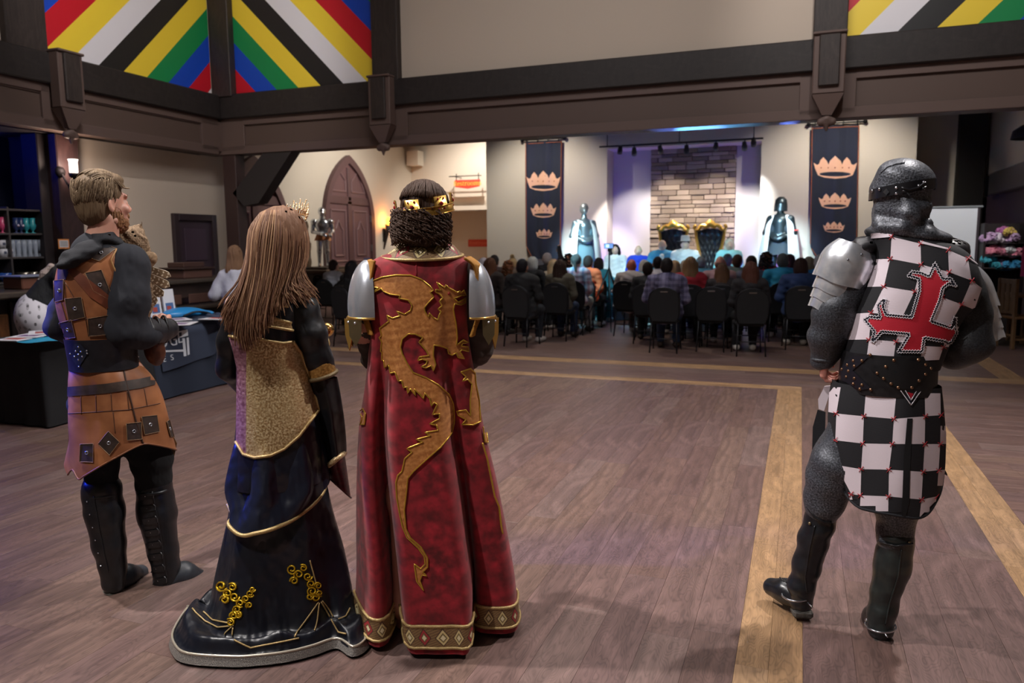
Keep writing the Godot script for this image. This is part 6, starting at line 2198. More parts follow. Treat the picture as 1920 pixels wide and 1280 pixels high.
# head looking along -z, centre between the ears, chin at -0.125, crown at +0.125
func head_mesh(kind := 0) -> ArrayMesh:
	var key := "head%d" % kind
	if meshes.has(key):
		return meshes[key]
	var j := 1.0 if kind == 0 else 0.92
	var p := [[Vector3(0, 0.03, 0.012), Vector3(0.076, 0.094, 0.097), Basis.IDENTITY], [Vector3(0, -0.035, -0.03), Vector3(0.062 * j, 0.075, 0.068), Basis.IDENTITY],
		[Vector3(0, -0.1, -0.072), Vector3(0.026 * j, 0.02, 0.022), Basis.IDENTITY], [Vector3(-0.05 * j, -0.07, -0.01), Vector3(-0.02, -0.1, -0.06), 0.022, 0.02], [Vector3(0.05 * j, -0.07, -0.01), Vector3(0.02, -0.1, -0.06), 0.022, 0.02],
		[Vector3(0, 0.03, -0.085), Vector3(0.05, 0.018, 0.014), Basis.IDENTITY],
		[Vector3(0, 0.015, -0.095), Vector3(0, -0.025, -0.118), 0.009, 0.013], [Vector3(-0.013, -0.032, -0.104), Vector3(0.013, -0.032, -0.104), 0.009, 0.009],
		[Vector3(-0.018, -0.062, -0.092), Vector3(0.018, -0.062, -0.092), 0.008, 0.008], [Vector3(-0.015, -0.072, -0.089), Vector3(0.015, -0.072, -0.089), 0.009, 0.009],
		[Vector3(-0.045, -0.025, -0.07), Vector3(0.022, 0.02, 0.02), Basis.IDENTITY], [Vector3(0.045, -0.025, -0.07), Vector3(0.022, 0.02, 0.02), Basis.IDENTITY],
		[Vector3(-0.032, 0.004, -0.101), Vector3(0.016, 0.011, 0.012), Basis.IDENTITY, -1], [Vector3(0.032, 0.004, -0.101), Vector3(0.016, 0.011, 0.012), Basis.IDENTITY, -1],
		[Vector3(-0.032, 0.003, -0.083), Vector3(0.012, 0.011, 0.012), Basis.IDENTITY], [Vector3(0.032, 0.003, -0.083), Vector3(0.012, 0.011, 0.012), Basis.IDENTITY]]
	for s in [-1.0, 1.0]:
		p.append([Vector3(s * 0.079, -0.005, 0.008), Vector3(0.009, 0.031, 0.019), Basis(Vector3.RIGHT, -0.2).rotated(Vector3.UP, s * 0.35)])
		p.append([Vector3(s * 0.084, 0.0, 0.002), Vector3(0.005, 0.016, 0.009), Basis(Vector3.UP, s * 0.35), -1])
	meshes[key] = body_mesh(p, 0.0042, 0.014)
	return meshes[key]

func ring_px(t: Transform3D, y: float, xl: float, xr: float, zc: float, rz: float, n := 24, sq := 1.0) -> Array:
	var l := loc(t, xl, y)
	var r := loc(t, xr, y)
	return oval(Vector3((l.x + r.x) / 2, (l.y + r.y) / 2, zc), (r.x - l.x) / 2, rz, n, sq)

func folded(ring: Array, c: Vector3, amp: float, f: Callable) -> Array:
	var out := []
	for k in ring.size():
		var d: Vector3 = ring[k] - Vector3(c.x, ring[k].y, c.z)
		out.append(ring[k] + d.normalized() * amp * float(f.call(TAU * k / ring.size())))
	return out

func chain(t: Transform3D, pts: Array) -> Array:
	# [px, py, z, radius in px] ... as capsules in the figure's frame
	var out := []
	var depth := -(t.origin - EYE).dot(CAM_B)
	for i in pts.size() - 1:
		var a: Array = pts[i]
		var b: Array = pts[i + 1]
		out.append([loc(t, a[0], a[1], a[2]), loc(t, b[0], b[1], b[2]), a[3] * depth / FOCAL, b[3] * depth / FOCAL])
	return out

func stud(parent: Node, called: String, on: Sewn, at_px: Vector2, r: float, m: Material, ring := false) -> void:
	var h := on.hit(at_px, self)
	if h.is_empty():
		return
	var inv: Transform3D = (parent as Node3D).global_transform.affine_inverse() if parent.is_inside_tree() else Transform3D.IDENTITY
	var n: Vector3 = h[1]
	var x := n.cross(Vector3.UP).normalized()
	var b := Basis(x, n, x.cross(n))
	var prof := [Vector2(r, 0.0), Vector2(r * 0.95, r * 0.4), Vector2(r * 0.5, r * 0.75), Vector2(0.0005, r * 0.85)]
	if ring:
		prof = [Vector2(r, 0.0), Vector2(r, r * 0.3), Vector2(r * 0.75, r * 0.5), Vector2(r * 0.5, r * 0.3), Vector2(r * 0.45, 0.0)]
	var key := "stud%.4f%s" % [r, ring]
	if not meshes.has(key):
		meshes[key] = lathem(prof, 10)
	part(parent, called, meshes[key], m, inv * Transform3D(b, h[0] + n * 0.003))

func mottled(key: String, lo: Color, hi: Color, size: int, freq: float, scale: float, rough: float, sheen := 0.0, metal := 0.0, octaves := 4, kind := FastNoiseLite.TYPE_SIMPLEX_SMOOTH) -> StandardMaterial3D:
	if mats.has(key):
		return mats[key]
	var m := StandardMaterial3D.new()
	m.albedo_texture = noise_tex(key, size, freq, lo, hi, octaves, kind)
	m.uv1_triplanar = true
	m.uv1_scale = Vector3.ONE * scale
	m.roughness = rough
	m.metallic = metal
	if sheen > 0.0:
		m.rim_enabled = true
		m.rim = sheen
		m.rim_tint = 0.7
	m.heightmap_enabled = true
	m.heightmap_texture = m.albedo_texture
	m.heightmap_scale = 0.25
	mats[key] = m
	return m

func braid_mat() -> StandardMaterial3D:
	return mottled("braid", hx("8a6a38"), hx("f0d9a0"), 128, 0.2, 14.0, 0.4, 0.0, 0.35, 2)

# woven trim: cream and red lozenges on brown
func trim_mat() -> StandardMaterial3D:
	if mats.has("trim"):
		return mats["trim"]
	var m := StandardMaterial3D.new()
	m.albedo_texture = func_tex("trim", 96, 48, func(x: int, y: int) -> Color:
		var dx := absf(fmod(x, 32.0) - 16.0) / 16.0
		var dy := absf(y - 24.0) / 24.0
		var c := hx("5d4030")
		if dy > 0.86: c = hx("d9b874")
		elif dx + dy < 0.3: c = hx("e9dcb4")
		elif dx + dy < 0.45: c = hx("6d5a34")
		elif dx + dy < 0.72: c = hx("a8343a") if (x / 32) % 3 == 1 else hx("d8c48c")
		elif dx + dy < 0.85: c = hx("4a3226")
		elif fmod(x * 3 + y * 5, 11.0) < 4.0: c = hx("b79a5e")
		return c)
	m.roughness = 0.6
	mats["trim"] = m
	return m

func gown_frame(px: float, py: float) -> Transform3D:
	return frame_at(flo(px, py))

func players() -> void:
	king()
	queen()
	leather_man()
	knight()
	bar_guests()
	owl()

func person_root(label: String, t: Transform3D) -> Node3D:
	var o := thing("person", label, "person")
	o.transform = t
	return o

# ================================================================ the king
func king() -> void:
	var t := gown_frame(812, 1178)
	var o := person_root("bearded-haired king in a gold crown and a long red velvet robe with a dragon", t)
	o.set_meta("label", "person in a gold crown and long red velvet robe with a golden dragon")
	var skin := hx("c78f7c")
	# the body inside the clothes
	var hc := loc(t, 796, 408)
	var yaw := Basis(Vector3.UP, -0.5) * Basis(Vector3.RIGHT, -0.12)
	var bones := [[Vector3(hc.x, hc.y - 0.08, 0.0), Vector3(hc.x * 0.8, hc.y - 0.22, 0.01), 0.058, 0.066]]
	bones += chain(t, [[788, 500, 0.0, 30], [786, 600, 0.0, 55], [790, 690, 0.0, 62]])
	bones += chain(t, [[735, 508, 0.0, 22], [846, 505, 0.0, 22]])
	bones += chain(t, [[712, 510, 0.0, 24], [682, 620, 0.0, 20], [720, 700, -0.2, 16], [760, 690, -0.28, 13]])
	bones += chain(t, [[862, 505, 0.0, 24], [902, 622, 0.0, 20], [860, 700, -0.2, 16], [820, 690, -0.28, 13]])
	bones += chain(t, [[765, 720, 0.0, 45], [760, 930, 0.0, 30], [758, 1130, 0.0, 20], [758, 1178, -0.06, 16]])
	bones += chain(t, [[820, 720, 0.0, 45], [828, 930, 0.0, 30], [832, 1130, 0.0, 20], [832, 1178, -0.06, 16]])
	part(o, "body", merged([[body_mesh(bones, 0.016, 0.05), Transform3D.IDENTITY], [head_mesh(), Transform3D(yaw, hc)], [hand_mesh(-1.0, 0.6), Transform3D(Basis(Vector3.UP, -1.2), loc(t, 766, 690, -0.28))], [hand_mesh(1.0, 0.6), Transform3D(Basis(Vector3.UP, 1.2), loc(t, 814, 690, -0.28))]]), skin_mat(skin))
	# curly dark hair
	var hair := hair_mat(hx("3a2a23"))
	var hb := [[hc + Vector3(0, 0.045, 0.015), Vector3(0.088, 0.088, 0.1), yaw], [hc + Vector3(-0.005, -0.035, 0.035), Vector3(0.1, 0.06, 0.082), yaw], [hc + Vector3(-0.008, -0.075, 0.04), Vector3(0.082, 0.05, 0.062), yaw]]
	var hm := part(o, "hair", body_mesh(hb, 0.008, 0.03, 0.006, Vector3(60, 60, 60)), hair)
	var st := new_st(true)
	var r2 := RandomNumberGenerator.new()
	r2.seed = 21
	# loose curls below the crown
	for k in 520:
		var a := r2.randf_range(-0.35, PI + 0.5)
		var y := r2.randf_range(-0.085, 0.012)
		var d := Vector3(cos(a) * 0.104, y, sin(a) * 0.098 + 0.022)
		var c := hc + yaw * d * Vector3(1, 1, 1)
		var out := Vector3(cos(a), 0, sin(a))
		var tang := Vector3(-sin(a), 0, cos(a))
		var line := PackedVector3Array()
		var w := r2.randf_range(0.007, 0.018)
		var ph := r2.randf() * TAU
		for i in 9:
			var q := i / 8.0
			line.append(c + out * (0.004 + w * 0.6 * sin(q * 7.0 + ph)) + tang * w * cos(q * 7.0 + ph) + Vector3(0, 0.012 - 0.042 * q, 0) + out * 0.006 * q * q * (1.0 if y > -0.05 else -0.6))
		put_tube(st, line, r2.randf_range(0.0014, 0.0028), 5)
	# brushed strands over the top
	for k in 420:
		var a := r2.randf_range(0.0, TAU)
		var line := PackedVector3Array()
		for i in 7:
			var e := lerpf(1.35, 0.2, i / 6.0)
			line.append(hc + Vector3(0, 0.045, 0.02) + yaw * Vector3(cos(a) * cos(e) * 0.0905, sin(e) * 0.093, sin(a) * cos(e) * 0.103) + Vector3(0, 0.003 * sin(i * 2.0 + k), 0))
		put_tube(st, line, r2.randf_range(0.0012, 0.0024), 5)
	part(hm, "curls", made(st), hair_mat(hx("4a372d")))

	# crown: band with square battlements and red stones
	var gold := mt(hx("dcae58"), 0.28, 0.9)
	var cr := Node3D.new()
	cr.name = "crown"
	o.add_child(cr)
	var cc := loc(t, 796, 391)
	cr.transform = Transform3D((Basis(Vector3(0, 0, 1), 0.13) * Basis(Vector3.RIGHT, 0.12)).scaled_local(Vector3(0.98, 1.0, 1.08)), cc)
	var rr := 0.112
	var stc := new_st(true)
	var n := 72
	for i in n:
		var a0 := TAU * i / n
		var a1 := TAU * (i + 1) / n
		var seg := fmod(i + 4.0, 12.0)
		var top := 0.045 if seg < 6.0 else 0.012
		for sh in [[rr, 1.0], [rr - 0.003, -1.0]]:
			var q := [Vector3(cos(a0) * sh[0], -0.018, sin(a0) * sh[0]), Vector3(cos(a1) * sh[0], -0.018, sin(a1) * sh[0]), Vector3(cos(a1) * sh[0], top, sin(a1) * sh[0]), Vector3(cos(a0) * sh[0], top, sin(a0) * sh[0])]
			if sh[1] > 0: quad(stc, q[0], q[3], q[2], q[1])
			else: quad(stc, q[0], q[1], q[2], q[3])
		quad(stc, Vector3(cos(a0) * rr, top, sin(a0) * rr), Vector3(cos(a0) * (rr - 0.003), top, sin(a0) * (rr - 0.003)), Vector3(cos(a1) * (rr - 0.003), top, sin(a1) * (rr - 0.003)), Vector3(cos(a1) * rr, top, sin(a1) * rr))
	part(cr, "band", made(stc), gold)
	for y in [-0.018, 0.010]:
		var line := []
		for i in 49:
			line.append(Vector3(cos(TAU * i / 48) * (rr + 0.001), y, sin(TAU * i / 48) * (rr + 0.001)))
		part(cr, "rim_bead", tubem(line, 0.0022, 5), gold)
	var red := mt(hx("8f1420"), 0.15)
	for b in 6:
		var am := TAU * (b * 12 - 4 + 3) / n
		for q: Array in [[0.0, 0.018, 0.0085], [-0.013, 0.036, 0.0045], [0.013, 0.036, 0.0045], [-0.013, 0.0, 0.0045], [0.013, 0.0, 0.0045], [0.0, 0.04, 0.0025], [0.0, -0.004, 0.0025]]:
			var aa: float = am + q[0] / rr
			var nn := Vector3(cos(aa), 0, sin(aa))
			part(cr, "red_stone", lathem([Vector2(q[2], 0.0), Vector2(q[2] * 0.8, q[2] * 0.5), Vector2(0.0004, q[2] * 0.7)], 8), red, Transform3D(Basis(Vector3.UP.cross(nn), nn, Vector3.UP.cross(nn).cross(nn)), nn * rr + Vector3(0, q[1], 0)))

	# sleeves of the dark tunic, ribbed ochre side panels, plate shoulders
	var brown := cloth(hx("3f3531"), 0.9, "wrinkle", 0.8, 4.0)
	part(o, "sleeve", body_mesh(chain(t, [[706, 520, 0.0, 28], [684, 620, 0.0, 22], [700, 672, -0.1, 20], [730, 695, -0.22, 17]]), 0.014, 0.03, 0.004), brown)
	part(o, "sleeve", body_mesh(chain(t, [[868, 515, 0.0, 28], [902, 615, 0.0, 26], [897, 655, -0.04, 25], [860, 692, -0.2, 18]]), 0.014, 0.03, 0.004), brown)
	var ochre := mt(hx("b07a2a"), 0.75)
	for s: Array in [[[880, 484], [897, 500], [904, 540], [902, 590], [890, 628]], [[694, 490], [688, 520], [681, 560], [680, 590], [690, 625]]]:
		var line := []
		for q: Array in s:
			line.append(loc(t, q[0], q[1], 0.03))
		var path := smooth_line(line, 14)
		var str := new_st(true)
		for i in path.size() - 1:
			if i % 1 == 0:
				put_tube(str, PackedVector3Array([path[i] + Vector3(0.0, 0.003, -0.07), path[i] + Vector3(0.006 if s[0][0] > 800 else -0.006, 0.002, 0.0), path[i] + Vector3(-0.02 if s[0][0] > 800 else 0.02, 0, 0.055)]), 0.0055, 6)
		part(o, "ribbed_panel", made(str), ochre)
	var steel := mt(hx("dde2ec"), 0.26, 0.75)
	var brass := mt(hx("d9ac5c"), 0.28, 0.8)
	for sd in [-1.0, 1.0]:
		var c0 := loc(t, 696.0 if sd < 0 else 886.0, 578.0, 0.0)
		var net := []
		for i in 8:
			var th := lerpf(0.25, 1.75, i / 7.0)
			var row := []
			for j in 9:
				var a := lerpf(-1.8, 1.8, j / 8.0)
				row.append(c0 + Vector3(sd * cos(a) * 0.088 * sin(th), 0.19 * cos(th), sin(a) * 0.11 * sin(th)))
			net.append(row)
		var pl := part(o, "shoulder_plate", netm(net, false, 3, 3, sd > 0.0), steel)
		var edge := []
		for j in 9:
			edge.append(net[7][j] + Vector3(0, 0.004, 0))
		part(pl, "edge_roll", tubem(Array(smooth_line(edge, 3)), 0.005, 6), brass)
		# hanging gilt plates
		for k in 5:
			var a := lerpf(-1.5, 1.5, k / 4.0)
			var bx: Vector3 = net[7][2 + k]
			var out := Vector3(sd * cos(a), 0, sin(a)).normalized()
			var yb := Basis(Vector3.UP.cross(out).normalized(), Vector3.UP, out)
			part(pl, "lame", prismm([Vector2(-0.024, 0.0), Vector2(0.024, 0.0), Vector2(0.022, -0.06), Vector2(0.0, -0.1 - 0.02 * (k % 2)), Vector2(-0.022, -0.06)], -0.002, 0.002), brass if k % 2 else mt(hx("b9aa84"), 0.22, 0.9), Transform3D(yb, bx + out * 0.004))
			part(pl, "rivet", lathem([Vector2(0.005, 0), Vector2(0.003, 0.003), Vector2(0.0004, 0.004)], 8), steel, Transform3D(Basis(yb.x, out, yb.x.cross(out)), bx + out * 0.007 + Vector3(0, -0.012, 0)))

	# the robe
	var velvet := mottled("velvet", hx("55080f"), hx("bc2234"), 256, 0.022, 2.6, 0.8, 0.35, 0.0, 5)
	var N := 24
	var hem := []
	for q: Array in [[972, 1156], [966, 1183], [930, 1188], [893, 1182], [884, 1158], [880, 1221], [850, 1226], [800, 1226], [764, 1217], [752, 1146], [728, 1204], [693, 1208], [665, 1158]]:
		hem.append(t.affine_inverse() * flo(q[0], q[1], 0.025))
	for k in range(13, N):
		var a := TAU * k / N
		hem.append(Vector3(0.01 + 0.325 * cos(a) + 0.01 * sin(a * 9.0), 0.025, -0.02 + 0.3 * sin(a)))
	var hem_oval := oval(Vector3(0.01, 0.025, 0.0), 0.33, 0.13, N)
	var net := []
	for r: Array in [[462, 764, 826, -0.015, 0.05, 0.0], [472, 735, 852, -0.01, 0.085, 0.0], [482, 708, 872, -0.01, 0.105, 0.0], [494, 693, 881, -0.005, 0.12, 0.0], [530, 690, 881, 0.0, 0.135, 0.0], [590, 692, 877, 0.0, 0.14, 0.04], [650, 691, 881, 0.0, 0.135, 0.1], [720, 684, 892, 0.0, 0.14, 0.2], [800, 672, 905, 0.0, 0.14, 0.34], [900, 667, 928, 0.0, 0.14, 0.5], [1000, 666, 947, 0.0, 0.135, 0.7], [1080, 666, 960, 0.0, 0.13, 0.86]]:
		var ring := ring_px(t, r[0], r[1], r[2], r[3], r[4], N, 1.15)
		var row := []
		for k in N:
			var d: Vector3 = (hem[k] - hem_oval[k]) * float(r[5])
			d.y = 0.0
			row.append(ring[k] + d)
		net.append(row)
	net.append(hem)
	var robe_mesh := netm(net, true, 4, 5)
	var robe := part(o, "robe", robe_mesh, velvet)
	var on := Sewn.new()
	on.add(robe_mesh, t, self)
	# collar and hem bands of woven trim
	var collar := []
	for q in 3:
		var row := []
		for k in 25:
			var a := lerpf(-0.5, PI + 0.5, k / 24.0)
			var s := [Vector2(760, 838), Vector2(740, 853), Vector2(716, 868)][q] as Vector2
			var y: float = [449.0, 462.0, 478.0][q]
			var l := loc(t, s.x, y + 4)
			var r := loc(t, s.y, y)
			var z: float = [0.06, 0.095, 0.122][q]
			var c := (l + r) / 2
			var rx := (r.x - l.x) / 2
			row.append(Vector3(c.x + rx * cos(a), c.y + (r.y - l.y) * 0.5 * cos(a) - 0.012 * sin(a), z * sin(a) + [0.0, 0.0, 0.004][q]))
		collar.append(row)
	part(robe, "collar", netm(collar, false, 2, 3, false, Vector2(2.2, 1)), trim_mat())
	for q in [0, 2]:
		part(robe, "collar_braid", tubem(Array(smooth_line(collar[q], 2)), 0.006, 6), braid_mat())
	# follow the robe's own curve: sample the fine grid of the robe
	var fine := net_grid(net, true, 4, 5)
	var rows := fine.size()
	var b2 := []
	for ri in [rows - 4, rows - 3, rows - 2]:
		var row := []
		for k in fine[ri].size():
			var p: Vector3 = fine[ri][k]
			var nx: Vector3 = fine[ri][(k + 1) % fine[ri].size()] - fine[ri][(k - 1 + fine[ri].size()) % fine[ri].size()]
			var out := nx.cross(Vector3.UP).normalized()
			if out.dot(Vector3(p.x, 0, p.z)) < 0.0 and false:
				out = -out
			row.append(p - out * 0.006)
		b2.append(row)
	part(robe, "hem_band", grid_mesh(b2, true, false, Vector2(12, 1)), trim_mat())
	for q in [0, 2]:
		var line: Array = Array(b2[q])
		line.append(line[0])
		part(robe, "hem_braid", tubem(line, 0.006, 6), braid_mat())

	# the dragon, cut from golden cloth and edged with cord
	var dragon := [689, 534.5, 702.5, 526, 718, 520, 744, 516, 770, 516.6, 790, 524, 805, 536, 812, 544, 806, 548, 813, 557, 803, 567, 795.5, 576.7, 796.6, 584, 803, 594, 805, 586.6, 812, 595, 819.5, 599.7, 822, 591, 825, 584, 820.6, 579, 827, 573, 823, 564.7, 829, 558, 824, 551.6, 816, 547, 817, 543, 826, 544, 818.5, 529.7, 832.7, 539.5, 835, 534, 840, 539.5, 849, 544, 855.6, 548, 860, 545, 862, 549, 867.7, 544, 872, 553.8, 864, 552.7, 858, 556, 850, 559, 857, 566, 864, 562.5, 871, 558, 870, 567, 862, 571, 851, 569, 848.6, 580, 853.5, 606, 856, 632.5, 854.6, 647, 866.6, 637, 876, 642, 866, 643, 862, 648, 875, 650, 876.5, 658.8, 864, 655.5, 861, 659, 868.8, 672, 858, 669.7, 854.6, 661, 848, 665, 839, 662, 837, 653, 823, 648, 813, 646.7, 812, 658.8, 812, 667.5, 816, 683, 812, 695, 808.6, 685, 798.8, 689.4, 790, 687, 798.8, 683, 801, 676, 792, 673, 783.5, 676, 786.7, 668.6, 804, 666.4, 798.8, 656.6, 785.6, 641, 793, 632.5, 779, 626, 766, 625.5, 755, 634.7, 751.7, 650, 755, 663, 763.8, 680.6, 774.7, 698, 799, 707.5, 820.6, 721, 839, 739, 851, 760.6, 852.5, 782, 844.5, 811, 826, 837.6, 799, 861.5, 775.5, 883, 765, 896, 763, 917.6, 758.6, 955, 761.5, 990, 770, 1007, 790, 1024.6, 802, 1045, 802, 1062, 793, 1071, 800.5, 1078, 792, 1076.6, 787.5, 1087, 794.7, 1105.6, 781.7, 1088, 777, 1056, 789, 1065, 797.6, 1056, 796, 1042, 784.6, 1026, 764, 1007, 755.7, 987, 751, 964, 745.5, 932, 744, 903, 747, 890, 754, 883, 759.5, 859, 773, 847, 763.5, 840, 793, 828, 781, 823, 807, 816, 797, 810, 820.6, 806, 818, 796.5, 806, 794, 823, 784.5, 823, 775, 811, 776.5, 819, 758, 814, 754, 808.7, 760.6, 806, 747, 796.7, 736.7, 794, 747, 787.4, 739, 776.8, 728.7, 779.4, 740.7, 770, 728.7, 765, 736.7, 763.5, 724.8, 757, 726, 754, 713, 747.6, 714, 742, 697, 734, 699.5, 731.6, 683.6, 723.7, 689, 722, 675.6, 715.7, 674, 718, 659.7, 713, 658, 717, 641, 711.7, 632, 717, 628, 713, 614.5, 724.4, 607, 731, 602, 727.7, 591, 737.5, 596, 750.6, 592, 745, 583, 759, 588.8, 770, 582, 772.5, 572, 766, 562.5, 748.5, 559, 750.6, 553.8, 733, 551.6, 721, 546, 716.7, 540.6, 698, 550.5, 712, 539.5, 692, 537]
	var side_dragon := [863, 697, 880, 691, 888, 699, 890, 720, 896, 750, 899, 790, 886, 796, 866, 795, 873, 786, 861, 778, 858, 770, 872, 768, 881, 779, 880, 750, 883, 720, 875, 711, 866, 714, 872, 706]
	var silk := mottled("dragon_silk", hx("a8642c"), hx("dd9a56"), 256, 0.02, 9.0, 0.55, 0.3, 0.0, 3)
	var cordm := mt(hx("cfa640"), 0.35, 0.6)
	var i0 := 0
	for poly: Array in [dragon, side_dragon, [676, 772, 683, 766, 688, 775, 686, 795, 678, 796, 682, 782], [903, 800, 908, 795, 912, 830, 907, 828]]:
		var em := sew(robe, "dragon_emblem" if i0 < 2 else "claw_emblem", [pv(poly)], on, silk, 0.004, 8.0)
		cord(robe, "gold_cord", Array(pv(poly)), on, cordm, 0.0028, true, 0.006, 1.0, 3.0)
		i0 += 1
	cord(robe, "gold_cord", px_list([903, 830, 912, 860, 920, 900, 926, 930, 934, 950, 938, 985, 941, 1000]), on, cordm, 0.004, false, 0.005)
	stud(robe, "dragon_eye", on, Vector2(841, 550), 0.006, mt(hx("a33226"), 0.5))
	# centre back seam
	cord(robe, "seam", px_list([780, 490, 781, 516]), on, velvet, 0.003, false, 0.001)

# ================================================================ the queen
func queen() -> void:
	var t := gown_frame(520, 1160)
	var o := person_root("person with long brown hair and a tiara in a gold and navy gown", t)
	var skin := hx("d3a595")
	var hc := loc(t, 530, 450)
	var yaw := Basis(Vector3.UP, -0.95)
	var bones := [[Vector3(hc.x - 0.01, hc.y - 0.08, 0.0), Vector3(hc.x - 0.05, hc.y - 0.22, 0.0), 0.048, 0.055]]
	bones += chain(t, [[505, 560, 0.0, 34], [505, 650, 0.0, 46], [512, 740, 0.0, 52]])
	bones += chain(t, [[450, 572, 0.0, 22], [562, 566, 0.0, 22]])
	bones += chain(t, [[446, 578, 0.0, 17], [430, 640, -0.03, 14], [428, 690, -0.05, 13], [466, 735, -0.2, 11], [520, 716, -0.26, 9]])
	bones += chain(t, [[566, 572, 0.02, 18], [600, 690, 0.02, 15], [590, 735, -0.16, 12], [560, 715, -0.24, 10]])
	bones += chain(t, [[490, 760, 0.0, 40], [488, 950, 0.0, 26], [488, 1120, 0.0, 17], [488, 1158, -0.06, 14]])
	bones += chain(t, [[538, 760, 0.0, 40], [540, 950, 0.0, 26], [542, 1120, 0.0, 17], [542, 1158, -0.06, 14]])
	part(o, "body", merged([[body_mesh(bones, 0.016, 0.05), Transform3D.IDENTITY], [head_mesh(1), Transform3D(yaw.scaled_local(Vector3.ONE * 0.94), hc)], [hand_mesh(-1.0, 0.6), Transform3D(Basis(Vector3.UP, -1.2), loc(t, 524, 715, -0.26))], [hand_mesh(1.0, 0.6), Transform3D(Basis(Vector3.UP, 1.2), loc(t, 556, 715, -0.24))]]), skin_mat(skin))
	# long straight hair from guide locks
	var guides := [
		[[484, 404, 0.0], [466, 432, 0.03], [461, 480, 0.08], [448, 530, 0.13], [424, 566, 0.14], [413, 590, 0.13]],
		[[488, 399, 0.04], [470, 432, 0.09], [463, 500, 0.14], [446, 560, 0.18], [432, 598, 0.19], [432, 616, 0.18]],
		[[496, 395, 0.06], [480, 436, 0.125], [472, 520, 0.165], [458, 580, 0.195], [452, 625, 0.2], [456, 648, 0.19]],
		[[506, 393, 0.07], [497, 438, 0.135], [488, 520, 0.17], [478, 580, 0.195], [472, 620, 0.2], [476, 640, 0.19]],
		[[518, 394, 0.07], [516, 440, 0.13], [508, 510, 0.155], [500, 560, 0.175], [492, 600, 0.185], [490, 622, 0.185]],
		[[530, 396, 0.06], [537, 438, 0.115], [532, 495, 0.13], [520, 540, 0.145], [508, 575, 0.16], [504, 598, 0.165]],
		[[541, 399, 0.04], [559, 436, 0.075], [558, 490, 0.09], [546, 528, 0.11], [544, 548, 0.13], [552, 562, 0.14]],
		[[549, 403, 0.0], [572, 434, 0.03], [573, 486, 0.045], [562, 518, 0.07], [570, 545, 0.085], [584, 566, 0.08]],
		[[553, 408, -0.05], [577, 434, -0.03], [578, 478, -0.02], [570, 508, 0.02], [580, 540, 0.03], [596, 568, 0.02]],
	]
	var net := []
	for i in 6:
		var row := []
		for g: Array in guides:
			row.append(loc(t, g[i][0], g[i][1], g[i][2]) - Vector3(0, 0.0, 0.012))
		net.append(row)
	var hairm := hair_mat(hx("7d5c47"))
	var hm := part(o, "hair", body_mesh([[hc + Vector3(-0.004, 0.04, 0.018), Vector3(0.09, 0.094, 0.1), yaw], [hc + Vector3(-0.02, -0.04, 0.04), Vector3(0.085, 0.1, 0.08), yaw], [hc + Vector3(-0.05, -0.16, 0.06), Vector3(0.1, 0.1, 0.06), Basis.IDENTITY]], 0.01, 0.05, 0.003, Vector3(150, 10, 150)), hairm)
	part(hm, "hair_fall", netm(net, false, 4, 5, true), hairm)
	var r2 := RandomNumberGenerator.new()
	r2.seed = 5
	var tones := [hair_mat(hx("7a5843")), hair_mat(hx("8f6b52")), hair_mat(hx("68493a")), hair_mat(hx("a98566"))]
	for c in 4:
		var st := new_st(true)
		for k in 190:
			var u := r2.randf_range(0.0, guides.size() - 1.001)
			var i := int(u)
			var f := u - i
			var line := []
			var lift := r2.randf_range(-0.006, 0.01)
			var stray := r2.randf_range(-7.0, 7.0)
			var endk := r2.randf_range(-26.0, 16.0)
			for q in 6:
				var a: Array = guides[i][q]
				var b: Array = guides[i + 1][q]
				var w := q / 5.0
				line.append(loc(t, lerpf(a[0], b[0], f) + stray * w * w, lerpf(a[1], b[1], f) + endk * w * w, lerpf(a[2], b[2], f) + lift + 0.008 * w * sin(k * 1.7 + q)))
			var path := smooth_line(line, 3)
			var radii := []
			var r := r2.randf_range(0.0016, 0.0032)
			for q in path.size():
				radii.append(r * (1.0 - 0.55 * q / path.size()))
			put_tube(st, path, radii, 4)
		part(hm, "locks", made(st), tones[c])
	# tiara
	var gilt := mt(hx("d2a878"), 0.3, 0.8)
	var ti := Node3D.new()
	ti.name = "tiara"
	o.add_child(ti)
	var line := []
	for k in 17:
		var a := lerpf(-1.25, 1.25, k / 16.0)
		line.append(hc + yaw * Vector3(sin(a) * 0.1, 0.055 + 0.035 * cos(a), -0.02 - 0.06 * cos(a)) + Vector3(0, 0.012, 0.0))
	part(ti, "band", tubem(Array(smooth_line(line, 2)), 0.004, 6), gilt)
	for k in range(1, 16):
		var p: Vector3 = line[k]
		var h := 0.018 + 0.045 * sin(PI * k / 16.0) * (1.0 if k % 2 == 0 else 0.65)
		var out := (p - hc).normalized().lerp(Vector3.UP, 0.6).normalized()
		part(ti, "spire", tubem([p, p + out * h], [0.003, 0.0015], 5), gilt)
		for q in 3:
			var s := 0.0045 - 0.0008 * q
			part(ti, "pearl", lathem([Vector2(0.0003, -s), Vector2(s * 0.8, -s * 0.6), Vector2(s, 0), Vector2(s * 0.8, s * 0.6), Vector2(0.0003, s)], 8), mt(hx("e2c39c"), 0.25, 0.5), xf(p + out * h * (0.4 + 0.3 * q) + yaw.x * 0.004 * sin(q * 2.0 + k)))
	# gown: navy under-body
	var navy := mt(hx("121624"), 0.3)
	navy.rim_enabled = true
	navy.rim = 0.35
	var satin := cloth(hx("131521"), 0.33, "wrinkle", 1.2, 3.0, 0.2)
	var rows := []
